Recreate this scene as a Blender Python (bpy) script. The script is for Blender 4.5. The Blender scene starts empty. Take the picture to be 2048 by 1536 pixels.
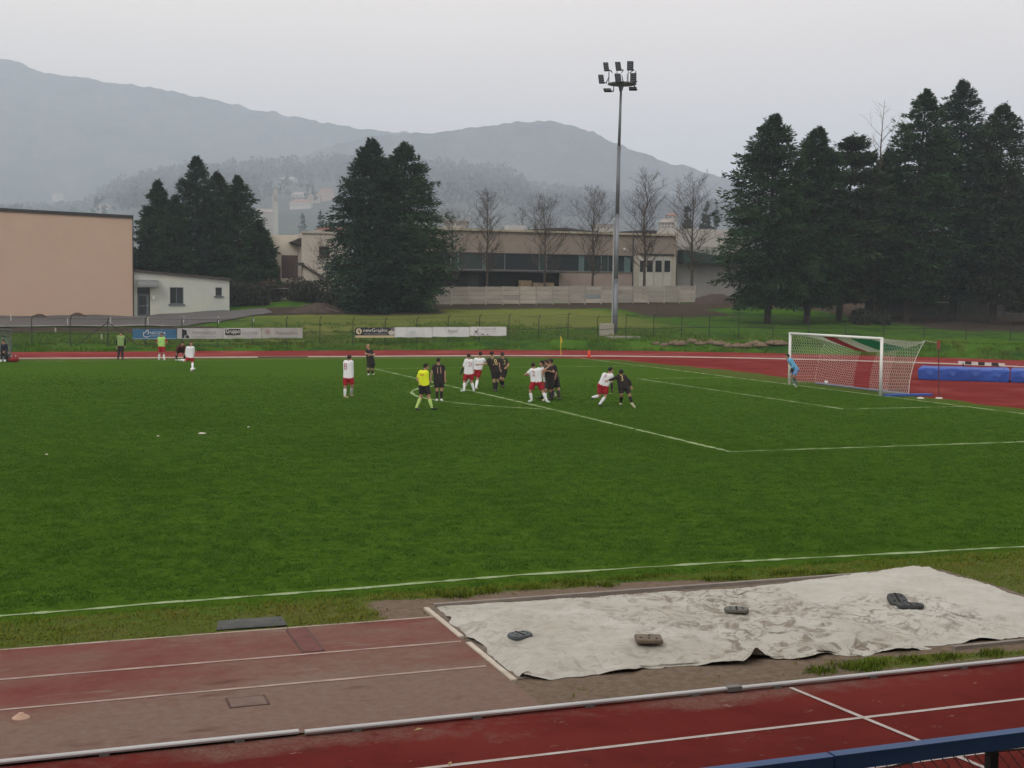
import bpy, bmesh, math, random
import numpy as np
from mathutils import Vector, Matrix, noise as mnoise
from mathutils.bvhtree import BVHTree

SC = bpy.context.scene
COL = SC.collection
R = random.Random(7)
NR = np.random.default_rng(7)

# ------------------------------------------------------------------ camera
# Solved from the pitch markings (goal line X = 0, goal centre at the origin, Y away from the stand).
FOC = 2632.08                                   # focal length in pixels of the 2048 px wide photograph
CAM = np.array([-33.99923, -51.38771, 4.158925])
TILT, ROLL, YAW = 0.0674092, 0.0103140, 0.3453451
_f = np.array([math.sin(YAW)*math.cos(TILT), math.cos(YAW)*math.cos(TILT), -math.sin(TILT)])
_r0 = np.array([math.cos(YAW), -math.sin(YAW), 0.0])
_u0 = np.cross(_r0, _f)
RT = math.cos(ROLL)*_r0 + math.sin(ROLL)*_u0
UP = -math.sin(ROLL)*_r0 + math.cos(ROLL)*_u0
FW = _f
cd = bpy.data.cameras.new('camera')
cd.sensor_width = 36.0
cd.lens = FOC/2048*36.0
cd.clip_start = 0.1
cd.clip_end = 30000
cam = bpy.data.objects.new('camera', cd)
cam.matrix_world = Matrix(((RT[0], UP[0], -FW[0], CAM[0]), (RT[1], UP[1], -FW[1], CAM[1]), (RT[2], UP[2], -FW[2], CAM[2]), (0, 0, 0, 1)))
COL.objects.link(cam)
SC.camera = cam

# ------------------------------------------------------------------ overcast sky, weak veiled sun, exposure
SUN_EL, SUN_AZ = math.radians(42), math.radians(230)          # azimuth measured from +Y towards +X
w = bpy.data.worlds.new('World')
SC.world = w
w.use_nodes = True
nt = w.node_tree
nt.nodes.clear()
out = nt.nodes.new('ShaderNodeOutputWorld')
bg = nt.nodes.new('ShaderNodeBackground')
sky = nt.nodes.new('ShaderNodeTexSky')
sky.sky_type = 'NISHITA'
sky.sun_disc = False
sky.sun_elevation = SUN_EL
sky.sun_rotation = SUN_AZ
sky.air_density = 1.0
sky.dust_density = 4.0
tc = nt.nodes.new('ShaderNodeTexCoord')
sep = nt.nodes.new('ShaderNodeSeparateXYZ')
ramp = nt.nodes.new('ShaderNodeValToRGB')                     # plain overcast: brighter towards the zenith all round
ramp.color_ramp.elements[0].position = 0.0
ramp.color_ramp.elements[0].color = (11.5, 9.8, 8.5, 1)
ramp.color_ramp.elements[1].position = 1.0
ramp.color_ramp.elements[1].color = (13.0, 12.3, 11.6, 1)
e = ramp.color_ramp.elements.new(0.22)
e.color = (14.0, 12.1, 10.6, 1)
cl = nt.nodes.new('ShaderNodeTexNoise')
cl.inputs['Scale'].default_value = 2.2
cl.inputs['Detail'].default_value = 5
mapn = nt.nodes.new('ShaderNodeMapping')
mapn.inputs['Scale'].default_value = (1, 1, 3.0)
mr = nt.nodes.new('ShaderNodeMapRange')
mr.inputs['From Min'].default_value = 0.3
mr.inputs['From Max'].default_value = 0.7
mr.inputs['To Min'].default_value = 0.94
mr.inputs['To Max'].default_value = 1.06
mul = nt.nodes.new('ShaderNodeMix'); mul.data_type = 'RGBA'; mul.blend_type = 'MULTIPLY'; mul.inputs[0].default_value = 1
mix = nt.nodes.new('ShaderNodeMix'); mix.data_type = 'RGBA'; mix.inputs[0].default_value = 0.93
L = nt.links.new
L(tc.outputs['Generated'], sep.inputs[0])
L(sep.outputs['Z'], ramp.inputs[0])
L(tc.outputs['Generated'], mapn.inputs[0]); L(mapn.outputs[0], cl.inputs['Vector'])
L(cl.outputs[0], mr.inputs[0])
L(ramp.outputs[0], mul.inputs[6]); L(mr.outputs[0], mul.inputs[7])
L(sky.outputs[0], mix.inputs[6]); L(mul.outputs[2], mix.inputs[7])
L(mix.outputs[2], bg.inputs[0])
bg.inputs[1].default_value = 0.1
L(bg.outputs[0], out.inputs[0])

sl = bpy.data.lights.new('sun', 'SUN')
sl.energy = 1.25
sl.angle = math.radians(18)
sl.color = (1.0, 0.97, 0.93)
so = bpy.data.objects.new('sun', sl)
sd = Vector((math.sin(SUN_AZ)*math.cos(SUN_EL), math.cos(SUN_AZ)*math.cos(SUN_EL), math.sin(SUN_EL)))
so.rotation_euler = sd.to_track_quat('Z', 'Y').to_euler()
so.location = (0, 0, 80)
COL.objects.link(so)
SC.view_settings.view_transform = 'Standard'
SC.view_settings.look = 'None'
SC.view_settings.exposure = 0.06
SC.view_settings.gamma = 1.0
SC.view_settings.use_curve_mapping = False
SC.cycles.use_denoising = True
SC.cycles.max_bounces = 6
SC.cycles.volume_bounces = 2
SC.cycles.transparent_max_bounces = 12

# ------------------------------------------------------------------ pixels of the photograph -> points of the place
def ray(x, y):
    return FW + RT*(x-1024)/FOC + UP*(768-y)/FOC
def atZ(x, y, z=0.0):
    d = ray(x, y); return CAM + d*((z-CAM[2])/d[2])
def atY(x, y, Y):
    d = ray(x, y); return CAM + d*((Y-CAM[1])/d[1])
def atD(x, y, D):
    return CAM + ray(x, y)*D
def sstep(a, b, x):
    t = np.clip((np.asarray(x, float)-a)/(b-a), 0, 1); return t*t*(3-2*t)
def gz(X, Y):
    """height of the ground: level field, a small bank beyond the track, then a steady rise to the wall"""
    X = np.asarray(X, float); Y = np.asarray(Y, float)
    lim = trk_outer(X)
    zf = np.clip(0.52+0.010*X, 0.3, 0.95)
    s = 0.042+0.025*sstep(-28, -8, X)
    z = zf*sstep(lim+0.3, lim+4.0, Y)+s*np.clip(Y-46, 0, 42)
    hole = sstep(0, 3, Y-lim)
    return np.where(Y > lim, z*hole+0.0, 0.0)-0.03*(1-hole)
TC = (-8.0, -2.9); TR0, TR1 = 36.5, 45.9
def trk_outer(X):
    """far edge of the running track"""
    X = np.asarray(X, float)
    d = np.clip(TR1**2-np.clip(X-TC[0], 0, TR1-0.01)**2, 0.01, None)
    return np.where(X < TC[0], TC[1]+TR1, TC[1]+np.sqrt(d))
def atG(x, y):
    """where the pixel's ray meets the ground"""
    d = ray(x, y); t = 20.0
    while t < 400:
        q = CAM+d*t
        if q[2] <= float(gz(q[0], q[1])): break
        t += 0.25
    return CAM+d*t

# ------------------------------------------------------------------ objects
def tag(o, label=None, cat=None, group=None, kind=None):
    if label: o['label'] = label
    if cat: o['category'] = cat; o['kind'] = 'thing'
    if group: o['group'] = group
    if kind: o['kind'] = kind
    return o
def empty(name, loc, label=None, cat=None, group=None):
    o = bpy.data.objects.new(name, None)
    o.location = Vector([float(v) for v in loc]); o.empty_display_size = 0.2
    COL.objects.link(o)
    return tag(o, label, cat, group)
def rootloc(o):
    while o.parent: o = o.parent
    return np.array(o.location)
class MB:
    """collects vertices and faces (world coordinates) and links them as one mesh object"""
    def __init__(s): s.v = []; s.f = []; s.n = 0; s.mi = []
    def add(s, v, f, m=0):
        b = s.n
        s.v.extend([tuple(map(float, p)) for p in v]); s.n += len(v)
        s.f.extend([tuple(i+b for i in q) for q in f]); s.mi.extend([m]*len(f))
        return s
    def box(s, c, sz, M=None, m=0):
        c = np.array(c, float); h = np.array(sz, float)/2
        P = np.array([(x, y, z) for x in (-1, 1) for y in (-1, 1) for z in (-1, 1)])*h
        if M is not None: P = P@np.array(M).T
        return s.add(P+c, [(0, 1, 3, 2), (4, 6, 7, 5), (0, 4, 5, 1), (2, 3, 7, 6), (0, 2, 6, 4), (1, 5, 7, 3)], m)
    def tube(s, pts, rad, n=8, cap=True, m=0):
        pts = [np.array(p, float) for p in pts]
        if not hasattr(rad, '__len__'): rad = [rad]*len(pts)
        t = pts[-1]-pts[0]; t /= np.linalg.norm(t)+1e-9
        a = np.cross(t, (0, 0, 1) if abs(t[2]) < .9 else (1, 0, 0)); a /= np.linalg.norm(a)
        V = []
        for i, p in enumerate(pts):
            d = pts[min(i+1, len(pts)-1)]-pts[max(i-1, 0)]; d = d/(np.linalg.norm(d)+1e-9)
            a = a-d*(a@d); a /= np.linalg.norm(a)+1e-9; b = np.cross(d, a)
            for k in range(n):
                th = 2*math.pi*k/n
                V.append(p+rad[i]*(math.cos(th)*a+math.sin(th)*b))
        F = []
        for i in range(len(pts)-1):
            for k in range(n):
                k2 = (k+1) % n
                F.append((i*n+k, i*n+k2, (i+1)*n+k2, (i+1)*n+k))
        if cap:
            F.append(tuple(range(n-1, -1, -1))); F.append(tuple((len(pts)-1)*n+k for k in range(n)))
        return s.add(V, F, m)
    def ball(s, c, r, n=12, k=8, M=None, m=0):
        c = np.array(c, float); r = np.array(r if hasattr(r, '__len__') else (r, r, r), float)
        V = [(0, 0, 1)]
        for i in range(1, k):
            a = math.pi*i/k
            V += [(math.sin(a)*math.cos(2*math.pi*j/n), math.sin(a)*math.sin(2*math.pi*j/n), math.cos(a)) for j in range(n)]
        V.append((0, 0, -1)); V = np.array(V)*r
        if M is not None: V = V@np.array(M).T
        F = [(0, 1+j, 1+(j+1) % n) for j in range(n)]
        for i in range(k-2):
            for j in range(n):
                F.append((1+i*n+j, 1+(i+1)*n+j, 1+(i+1)*n+(j+1) % n, 1+i*n+(j+1) % n))
        l = 1+(k-1)*n
        F += [(l, l-n+(j+1) % n, l-n+j) for j in range(n)]
        return s.add(V+c, F, m)
    def poly(s, pts, m=0): return s.add(pts, [tuple(range(len(pts)))], m)
    def prism(s, pts, h, m=0):
        """closed outline (3-D points) extruded by the vector h"""
        n = len(pts); P = [np.array(p, float) for p in pts]; Q = [p+np.array(h, float) for p in P]
        F = [tuple(range(n)), tuple(range(2*n-1, n-1, -1))]+[((i+1) % n, i, n+i, n+(i+1) % n) for i in range(n)]
        return s.add(P+Q, F, m)
    def build(s, name, mat, parent=None, loc=None, smooth=False, recalc=True, bevel=0):
        o0 = rootloc(parent) if parent else np.array(loc if loc is not None else (0, 0, 0), float)
        me = bpy.data.meshes.new(name)
        me.from_pydata([tuple(np.array(p)-o0) for p in s.v], [], s.f)
        if recalc:
            bm = bmesh.new(); bm.from_mesh(me)
            bmesh.ops.recalc_face_normals(bm, faces=bm.faces)
            if bevel: bmesh.ops.bevel(bm, geom=bm.edges[:], offset=bevel, segments=1, affect='EDGES', clamp_overlap=True)
            bm.to_mesh(me); bm.free()
        mats = mat if isinstance(mat, (list, tuple)) else [mat]
        for q in mats: me.materials.append(q)
        if len(mats) > 1 and len(s.mi) == len(me.polygons): me.polygons.foreach_set('material_index', s.mi)
        if smooth: me.polygons.foreach_set('use_smooth', [True]*len(me.polygons))
        o = bpy.data.objects.new(name, me)
        COL.objects.link(o)
        if parent: o.parent = parent
        else: o.location = Vector([float(q) for q in o0])
        return o
def npmesh(name, V, F, mat, parent=None, loc=None, smooth=False, attrs=None):
    """fast mesh from numpy arrays: V (n,3), F (m,3) or (m,4)"""
    o0 = rootloc(parent) if parent else np.array(loc if loc is not None else (0, 0, 0), float)
    V = (np.asarray(V, float)-o0).astype(np.float32); F = np.asarray(F, np.int32)
    me = bpy.data.meshes.new(name); k = F.shape[1]
    me.vertices.add(len(V)); me.vertices.foreach_set('co', V.ravel())
    me.loops.add(F.size); me.loops.foreach_set('vertex_index', F.ravel())
    me.polygons.add(len(F)); me.polygons.foreach_set('loop_start', np.arange(0, F.size, k, dtype=np.int32))
    me.polygons.foreach_set('use_smooth', np.full(len(F), smooth))
    for an, av in (attrs or {}).items():
        a = me.attributes.new(an, 'FLOAT', 'POINT'); a.data.foreach_set('value', np.asarray(av, np.float32).ravel())
    me.update(); me.validate()
    me.materials.append(mat)
    o = bpy.data.objects.new(name, me); COL.objects.link(o)
    if parent: o.parent = parent
    else: o.location = Vector([float(q) for q in o0])
    return o
def inst(src, name, off, parent=None):
    """copy of an object sharing its mesh, moved by off"""
    o = src.copy(); o.name = name; COL.objects.link(o)
    o.location = Vector(src.location)+Vector([float(q) for q in off])
    if parent: o.parent = parent
    return o
def grid(xs, ys, zf):
    X, Y = np.meshgrid(np.asarray(xs, float), np.asarray(ys, float))
    V = np.stack([X, Y, zf(X, Y)], -1).reshape(-1, 3)
    nx, ny = len(xs), len(ys)
    i = np.arange(nx-1)[None, :]+np.arange(ny-1)[:, None]*nx
    F = np.stack([i, i+1, i+nx+1, i+nx], -1).reshape(-1, 4)
    return V, F
def vnoise(x, y, seed=0):
    """smooth value noise, vectorised"""
    x = np.asarray(x, float); y = np.asarray(y, float)
    xi = np.floor(x).astype(np.int64); yi = np.floor(y).astype(np.int64); fx = x-xi; fy = y-yi
    fx = fx*fx*(3-2*fx); fy = fy*fy*(3-2*fy)
    def h(a, b):
        n = (a*374761393+b*668265263+seed*1442695041) & 0xFFFFFFFF
        n = ((n ^ (n >> 13))*1274126177) & 0xFFFFFFFF
        return ((n ^ (n >> 16)) & 0xFFFF)/65535.0
    return (h(xi, yi)*(1-fx)+h(xi+1, yi)*fx)*(1-fy)+(h(xi, yi+1)*(1-fx)+h(xi+1, yi+1)*fx)*fy
def fbm(x, y, seed=0, o=4):
    s = 0; a = 0.5
    for k in range(o): s = s+a*vnoise(np.asarray(x)*2**k, np.asarray(y)*2**k, seed+k*17); a *= 0.5
    return s/(1-0.5**o)

# ------------------------------------------------------------------ materials
def srgb(r, g, b):
    return tuple(((c/255)/12.92 if c/255 <= 0.04045 else ((c/255+0.055)/1.055)**2.4) for c in (r, g, b))
MATS = {}
def M(name, col, rough=0.7, col2=None, scale=3.0, amt=1.0, detail=4, bump=0.0, bscale=None, metal=0.0, spec=0.3, stretch=None, col3=None, scale3=0.4, alpha=1.0, trans=0.0):
    if name in MATS: return MATS[name]
    m = bpy.data.materials.new(name); m.use_nodes = True
    n = m.node_tree; b = n.nodes['Principled BSDF']; ln = n.links.new
    b.inputs['Roughness'].default_value = rough
    b.inputs['Metallic'].default_value = metal
    b.inputs['Specular IOR Level'].default_value = spec
    b.inputs['Alpha'].default_value = alpha
    b.inputs['Transmission Weight'].default_value = trans
    b.inputs['Base Color'].default_value = (*col, 1)
    if col2 is None and not bump:
        col2 = tuple(c*0.86 for c in col); scale = 6
    geo = n.nodes.new('ShaderNodeNewGeometry'); vec = geo.outputs['Position']
    if stretch:
        mp = n.nodes.new('ShaderNodeMapping'); mp.inputs['Scale'].default_value = stretch
        ln(vec, mp.inputs[0]); vec = mp.outputs[0]
    last = None
    if col2 is not None:
        t = n.nodes.new('ShaderNodeTexNoise'); t.inputs['Scale'].default_value = scale; t.inputs['Detail'].default_value = detail; t.inputs['Roughness'].default_value = 0.62
        ln(vec, t.inputs['Vector'])
        mp2 = n.nodes.new('ShaderNodeMapRange'); mp2.inputs['From Min'].default_value = 0.32; mp2.inputs['From Max'].default_value = 0.68; mp2.inputs['To Max'].default_value = amt
        ln(t.outputs[0], mp2.inputs[0])
        mx = n.nodes.new('ShaderNodeMix'); mx.data_type = 'RGBA'
        mx.inputs[6].default_value = (*col, 1); mx.inputs[7].default_value = (*col2, 1)
        ln(mp2.outputs[0], mx.inputs[0]); last = mx.outputs[2]
    if col3 is not None:
        t3 = n.nodes.new('ShaderNodeTexNoise'); t3.inputs['Scale'].default_value = scale3; t3.inputs['Detail'].default_value = 5
        ln(vec, t3.inputs['Vector'])
        mp3 = n.nodes.new('ShaderNodeMapRange'); mp3.inputs['From Min'].default_value = 0.48; mp3.inputs['From Max'].default_value = 0.66
        ln(t3.outputs[0], mp3.inputs[0])
        mx3 = n.nodes.new('ShaderNodeMix'); mx3.data_type = 'RGBA'; mx3.inputs[7].default_value = (*col3, 1)
        if last: ln(last, mx3.inputs[6])
        else: mx3.inputs[6].default_value = (*col, 1)
        ln(mp3.outputs[0], mx3.inputs[0]); last = mx3.outputs[2]
    if last: ln(last, b.inputs['Base Color'])
    if bump:
        tb = n.nodes.new('ShaderNodeTexNoise'); tb.inputs['Scale'].default_value = bscale or scale*2; tb.inputs['Detail'].default_value = 4
        ln(vec, tb.inputs['Vector'])
        bp = n.nodes.new('ShaderNodeBump'); bp.inputs['Strength'].default_value = bump; bp.inputs['Distance'].default_value = 0.02
        ln(tb.outputs[0], bp.inputs['Height']); ln(bp.outputs[0], b.inputs['Normal'])
    MATS[name] = m
    return m
def attr_mix(m, attr, col, col2, lo=0.35, hi=0.65, noise_scale=6.0, noise_amt=0.5, scale=8.0):
    """mixes a second noise-mottled colour into material m where a vertex mask is high; the edge is broken up by noise"""
    n = m.node_tree; b = n.nodes['Principled BSDF']; ln = n.links.new
    src = b.inputs['Base Color'].links[0].from_socket
    at = n.nodes.new('ShaderNodeAttribute'); at.attribute_name = attr
    geo = n.nodes.new('ShaderNodeNewGeometry')
    t = n.nodes.new('ShaderNodeTexNoise'); t.inputs['Scale'].default_value = noise_scale; t.inputs['Detail'].default_value = 6; t.inputs['Roughness'].default_value = 0.7
    ln(geo.outputs['Position'], t.inputs['Vector'])
    ma = n.nodes.new('ShaderNodeMath'); ma.operation = 'MULTIPLY_ADD'; ma.inputs[1].default_value = noise_amt*2; ma.inputs[2].default_value = -noise_amt
    ln(t.outputs[0], ma.inputs[0])
    ad = n.nodes.new('ShaderNodeMath'); ad.operation = 'ADD'
    ln(at.outputs['Fac'], ad.inputs[0]); ln(ma.outputs[0], ad.inputs[1])
    mr_ = n.nodes.new('ShaderNodeMapRange'); mr_.inputs['From Min'].default_value = lo; mr_.inputs['From Max'].default_value = hi
    ln(ad.outputs[0], mr_.inputs[0])
    t2 = n.nodes.new('ShaderNodeTexNoise'); t2.inputs['Scale'].default_value = scale; t2.inputs['Detail'].default_value = 7; t2.inputs['Roughness'].default_value = 0.7
    ln(geo.outputs['Position'], t2.inputs['Vector'])
    mr2 = n.nodes.new('ShaderNodeMapRange'); mr2.inputs['From Min'].default_value = 0.33; mr2.inputs['From Max'].default_value = 0.67
    ln(t2.outputs[0], mr2.inputs[0])
    c2 = n.nodes.new('ShaderNodeMix'); c2.data_type = 'RGBA'; c2.inputs[6].default_value = (*col, 1); c2.inputs[7].default_value = (*col2, 1)
    ln(mr2.outputs[0], c2.inputs[0])
    mx = n.nodes.new('ShaderNodeMix'); mx.data_type = 'RGBA'
    ln(mr_.outputs[0], mx.inputs[0]); ln(src, mx.inputs[6]); ln(c2.outputs[2], mx.inputs[7])
    ln(mx.outputs[2], b.inputs['Base Color'])
def fleck(m, col, scale, lo, hi, stretch=(1, 1, 1)):
    """scattered scuffs and grit on top of a material's colour"""
    n = m.node_tree; b = n.nodes['Principled BSDF']; ln = n.links.new
    src = b.inputs['Base Color'].links[0].from_socket
    geo = n.nodes.new('ShaderNodeNewGeometry'); mp = n.nodes.new('ShaderNodeMapping'); mp.inputs['Scale'].default_value = stretch
    t = n.nodes.new('ShaderNodeTexNoise'); t.inputs['Scale'].default_value = scale; t.inputs['Detail'].default_value = 3; t.inputs['Roughness'].default_value = 0.75
    ln(geo.outputs['Position'], mp.inputs[0]); ln(mp.outputs[0], t.inputs['Vector'])
    r_ = n.nodes.new('ShaderNodeMapRange'); r_.inputs['From Min'].default_value = lo; r_.inputs['From Max'].default_value = hi; ln(t.outputs[0], r_.inputs[0])
    mx = n.nodes.new('ShaderNodeMix'); mx.data_type = 'RGBA'; ln(r_.outputs[0], mx.inputs[0]); ln(src, mx.inputs[6]); mx.inputs[7].default_value = (*col, 1)
    ln(mx.outputs[2], b.inputs['Base Color'])
def foliage_mat(name, col, col2, col3=None):
    """leaf material: colour runs with a per-face random attribute"""
    if name in MATS: return MATS[name]
    m = bpy.data.materials.new(name); m.use_nodes = True
    n = m.node_tree; b = n.nodes['Principled BSDF']; ln = n.links.new
    at = n.nodes.new('ShaderNodeAttribute'); at.attribute_name = 'rnd'
    rp = n.nodes.new('ShaderNodeValToRGB')
    rp.color_ramp.elements[0].color = (*col, 1); rp.color_ramp.elements[1].color = (*col2, 1)
    if col3: q = rp.color_ramp.elements.new(0.9); q.color = (*col2, 1); rp.color_ramp.elements[2].color = (*col3, 1)
    ln(at.outputs['Fac'], rp.inputs[0]); ln(rp.outputs[0], b.inputs['Base Color'])
    b.inputs['Roughness'].default_value = 0.75; b.inputs['Specular IOR Level'].default_value = 0.15
    MATS[name] = m
    return m
def text_mesh(body, size, align='CENTER', shear=0.0, space=1.0):
    cu = bpy.data.curves.new('lettering', 'FONT'); cu.body = body; cu.size = size; cu.align_x = align; cu.align_y = 'CENTER'; cu.shear = shear; cu.space_character = space
    cu.resolution_u = 3
    ob = bpy.data.objects.new('lettering_tmp', cu)
    me = bpy.data.meshes.new_from_object(ob)
    bpy.data.objects.remove(ob)
    V = np.array([v.co[:] for v in me.vertices]); F = [tuple(p.vertices) for p in me.polygons]
    bpy.data.meshes.remove(me)
    return V, F

# ================================================================== THE SETTING
G1, G2, G3 = (0.034, 0.076, 0.007), (0.060, 0.112, 0.013), (0.040, 0.084, 0.010)
# --- terrain: one sheet to the foot of the hills
xs = np.concatenate([[-4600, -3000, -1800, -1000, -600, -350, -200, -130, -90], np.arange(-66, 84, 0.8), [90, 110, 140, 200, 300, 500, 800, 1300, 2000, 3000, 4600]])
ys = np.concatenate([[-420, -200, -100, -60, -40, -20, -8, 0], np.arange(4, 100, 0.8), [104, 110, 125, 150, 200, 300, 450, 700, 1100, 1700, 2600, 3600, 5000]])
def terr(X, Y):
    b = sstep(0.5, 3.5, Y-trk_outer(X))*sstep(140, 90, np.abs(X))
    return gz(X, Y)+b*((fbm(X*0.35, Y*0.35, 3)-0.5)*0.35+(fbm(X*1.3, Y*1.3, 9, 2)-0.5)*0.22*(1-sstep(50, 58, Y)*0.6))
V, F = grid(xs, ys, terr)
X, Y = V[:, 0], V[:, 1]
def band(v, a, b, s): return sstep(a-s, a+s, v)*(1-sstep(b-s, b+s, v))
dirt = np.clip(band(Y, 77, 84.5, 2.0)*sstep(-6, 4, X)*0.95+band(X, 23, 34, 2.5)*band(Y, 66, 86, 4)*0.9 + sstep(47, 52, Y)*sstep(43, 48, X)*0.85 + band(Y, 58.5, 64, 0.8)*(1-sstep(-22, -17, X))*0.95 + band(Y, 71, 82, 2)*band(X, -15, 4, 2)*0.9 + sstep(84, 90, Y)*0.4, 0, 1)
dry = np.clip(band(Y, 55, 78, 4)*sstep(-24, -10, X)*(1-sstep(18, 26, X))*0.62+band(Y, 46, 60, 3)*band(X, -30, -8, 5)*0.4+0.25*fbm(X*0.2, Y*0.2, 41), 0, 1)
mg = M('rough_grass_ground', (0.036, 0.092, 0.008), 0.9, (0.066, 0.130, 0.016), scale=1.6, detail=6, bump=0.6, bscale=6, spec=0.0, col3=(0.024, 0.060, 0.014), scale3=0.35)
attr_mix(mg, 'dry', (0.150, 0.155, 0.040), (0.095, 0.122, 0.028), 0.35, 0.75, 0.5, 0.35, 2.0)
attr_mix(mg, 'dirt', (0.070, 0.052, 0.040), (0.040, 0.031, 0.024), 0.4, 0.7, 0.9, 0.35, 1.5)
tag(npmesh('ground', V, F, mg, smooth=True, attrs={'dirt': dirt, 'dry': dry}), kind='structure')

# --- the grass pitch up to the near touchline and the worn verge in front of it
TOUCH_N, TOUCH_F = -33.44, 31.3
mp_ = M('pitch_grass', G1, 0.85, G2, scale=4.2, detail=5, bump=0.9, bscale=22, spec=0.0, col3=G3, scale3=0.16)
def red_edge(Y):
    return np.interp(Y, [-40, -16, -10.7, -4.6, 0.5, 5.4, 11.9, 17, 27.7, 33.6], [-9, -0.6, 1.5, 1.6, 1.6, 2.1, 3.2, 2.9, 1.6, -6])
ys = np.concatenate([np.arange(TOUCH_N-0.5, 33.4, 1.0), [33.55]])
V = []; Fq = []
us = np.concatenate([[-130, -80, -60], np.arange(-50, 0, 2.0)])
for y in ys:
    e_ = float(red_edge(y))+0.18*math.sin(y*1.7)+0.1*math.sin(y*5.1)
    V += [(x, y, 0.0) for x in us[us < -12]]+[(-12+(e_+12)*k/8, y, 0.0) for k in range(9)]
nx = int((us < -12).sum())+9
Fq = [(j*nx+i, j*nx+i+1, (j+1)*nx+i+1, (j+1)*nx+i) for j in range(len(ys)-1) for i in range(nx-1)]
V = np.array(V)
ed = np.clip(band(V[:, 1], 31.4, 36, 0.6)*1.1+sstep(-1.2, 1.2, V[:, 0])*0.55, 0, 1)
attr_mix(mp_, 'dry', (0.115, 0.098, 0.036), (0.080, 0.082, 0.024), 0.25, 0.85, 1.2, 0.4, 3.0)
pitch = tag(npmesh('pitch', V, Fq, mp_, attrs={'dry': ed}), kind='structure')

mv = M('verge_grass', (0.045, 0.090, 0.014), 0.9, (0.075, 0.115, 0.024), scale=7, detail=8, bump=0.9, bscale=25, spec=0.0, col3=(0.085, 0.095, 0.028), scale3=1.4)
V, F = grid(np.arange(-40, 4, 0.1), np.arange(-39.3, TOUCH_N-0.45, 0.1), lambda X, Y: 0.015*fbm(X*3, Y*3, 5)-0.002)
X, Y = V[:, 0], V[:, 1]
wob = 0.35*(fbm(X*1.1, Y*0.4, 8)-0.5)
vd = band(Y+wob-0.42*(1-sstep(-25.8, -23.2, X)), -38.95, -34.66, 0.14)*band(X, -29.9, -21.0, 0.3)+0.42*band(Y+wob, -38.75, -34.9, 0.3)*sstep(-21.2, -20.6, X)
vd = np.maximum(vd, band(Y+wob*1.4, -39.3, -37.8, 0.2)*sstep(-29.6, -29.2, X)*(1-0.75*sstep(-26.3, -24.8, X+wob*2)*band(Y+wob, -39.15, -38.65, 0.1)))
vd = np.maximum(vd, band(Y+wob, -35.9, -35.30, 0.10)*(X < -29.3)*0.8)
vd = np.maximum(vd, sstep(-34.9, -34.55, -Y*0-34.72+0*X)*0)
tri = sstep(0.0, 0.5, (X+29.9)-np.abs(Y+35.0)*0.9)*band(Y, -35.4, -34.7, 0.1)
vd = np.clip(np.maximum(vd, tri*0.8*(X < -28)), 0, 1)
vdry = np.clip(sstep(-33.95, -34.5, Y)*0.6+band(X, -31.5, -26, 1)*0.25, 0, 1)
attr_mix(mv, 'dry', (0.130, 0.120, 0.042), (0.070, 0.088, 0.022), 0.3, 1.0, 5.0, 0.5, 14)
attr_mix(mv, 'dirt', (0.185, 0.142, 0.108), (0.115, 0.086, 0.064), 0.42, 0.62, 7.0, 0.38, 9)
VERGE = (V, vd)
tag(npmesh('verge', V, F, mv, smooth=True, attrs={'dirt': vd, 'dry': vdry}), kind='structure')

# --- painted markings on the grass
PAINT = M('pitch_paint', (0.33, 0.38, 0.25), 0.9, (0.16, 0.25, 0.09), scale=5, detail=8, spec=0.0)
PAINTF = M('pitch_paint_faded', (0.30, 0.36, 0.19), 0.9, (0.15, 0.23, 0.08), scale=2.2, detail=7, spec=0.0)
LINES = []
def strip(pts, wd, z, name, mat, parent, step=0.4, wob=0.0, seed=0):
    """ribbon along a polyline with slightly uneven edges"""
    P = []
    for a, b in zip(pts[:-1], pts[1:]):
        a = np.array(a, float); b = np.array(b, float); n = max(1, int(np.linalg.norm(b-a)/step))
        P += [a+(b-a)*k/n for k in range(n)]
    P.append(np.array(pts[-1], float)); P = np.array(P)
    T = np.gradient(P, axis=0); T /= np.linalg.norm(T, axis=1)[:, None]+1e-9
    N = np.stack([-T[:, 1], T[:, 0]], 1)
    k = np.arange(len(P))*0.7+seed*31.7
    wv = wd/2*(1+wob*(vnoise(k, k*0+seed)-0.5)*2)
    off = wob*wd*0.5*(vnoise(k*0.6, k*0+seed+9)-0.5)
    A = P+N*(off+wv)[:, None]; B = P+N*(off-wv)[:, None]
    V = np.concatenate([np.c_[A, np.full(len(P), z)], np.c_[B, np.full(len(P), z)]]); n = len(P)
    F = [(i, i+n, i+n+1, i+1) for i in range(n-1)]
    return npmesh(name, V, F, mat, parent)
def pline(pts, wd=0.11, mat=PAINT, seed=0):
    LINES.append(np.array(pts, float))
    o = strip(pts, wd, 0.007, 'painted_line', mat, pitch, 0.16, 0.8, seed); return o
pline([(-60, -33.5), (-34.5, -33.6), (-32.3, -33.47), (-29.9, -33.38), (-27.2, -33.23), (-24.3, -33.27), (-21.7, -33.41), (-18.4, -33.6), (-9, -33.6)], 0.09, seed=1)
pline([(-70, 29.9), (-28, 30.2), (-15.5, 30.8), (-5.3, 31.2), (0, 31.47)], 0.12, PAINTF, 2)
pline([(0, 31.47), (0.1, 20), (0, 3.8)], 0.12, PAINT, 3)
pline([(0, 3.66), (0.05, -3.66), (0, -16), (0, -33)], 0.12, PAINT, 4)
pline([(0, 20.16), (-9, 20.1), (-16.5, 19.9)], 0.12, PAINTF, 5)
pline([(-16.5, 19.9), (-16.45, 7), (-16.35, -7), (-16.5, -20.16)], 0.12, PAINT, 6)
pline([(-16.5, -20.16), (-8, -20.2), (0, -20.16)], 0.12, PAINT, 7)
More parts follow.
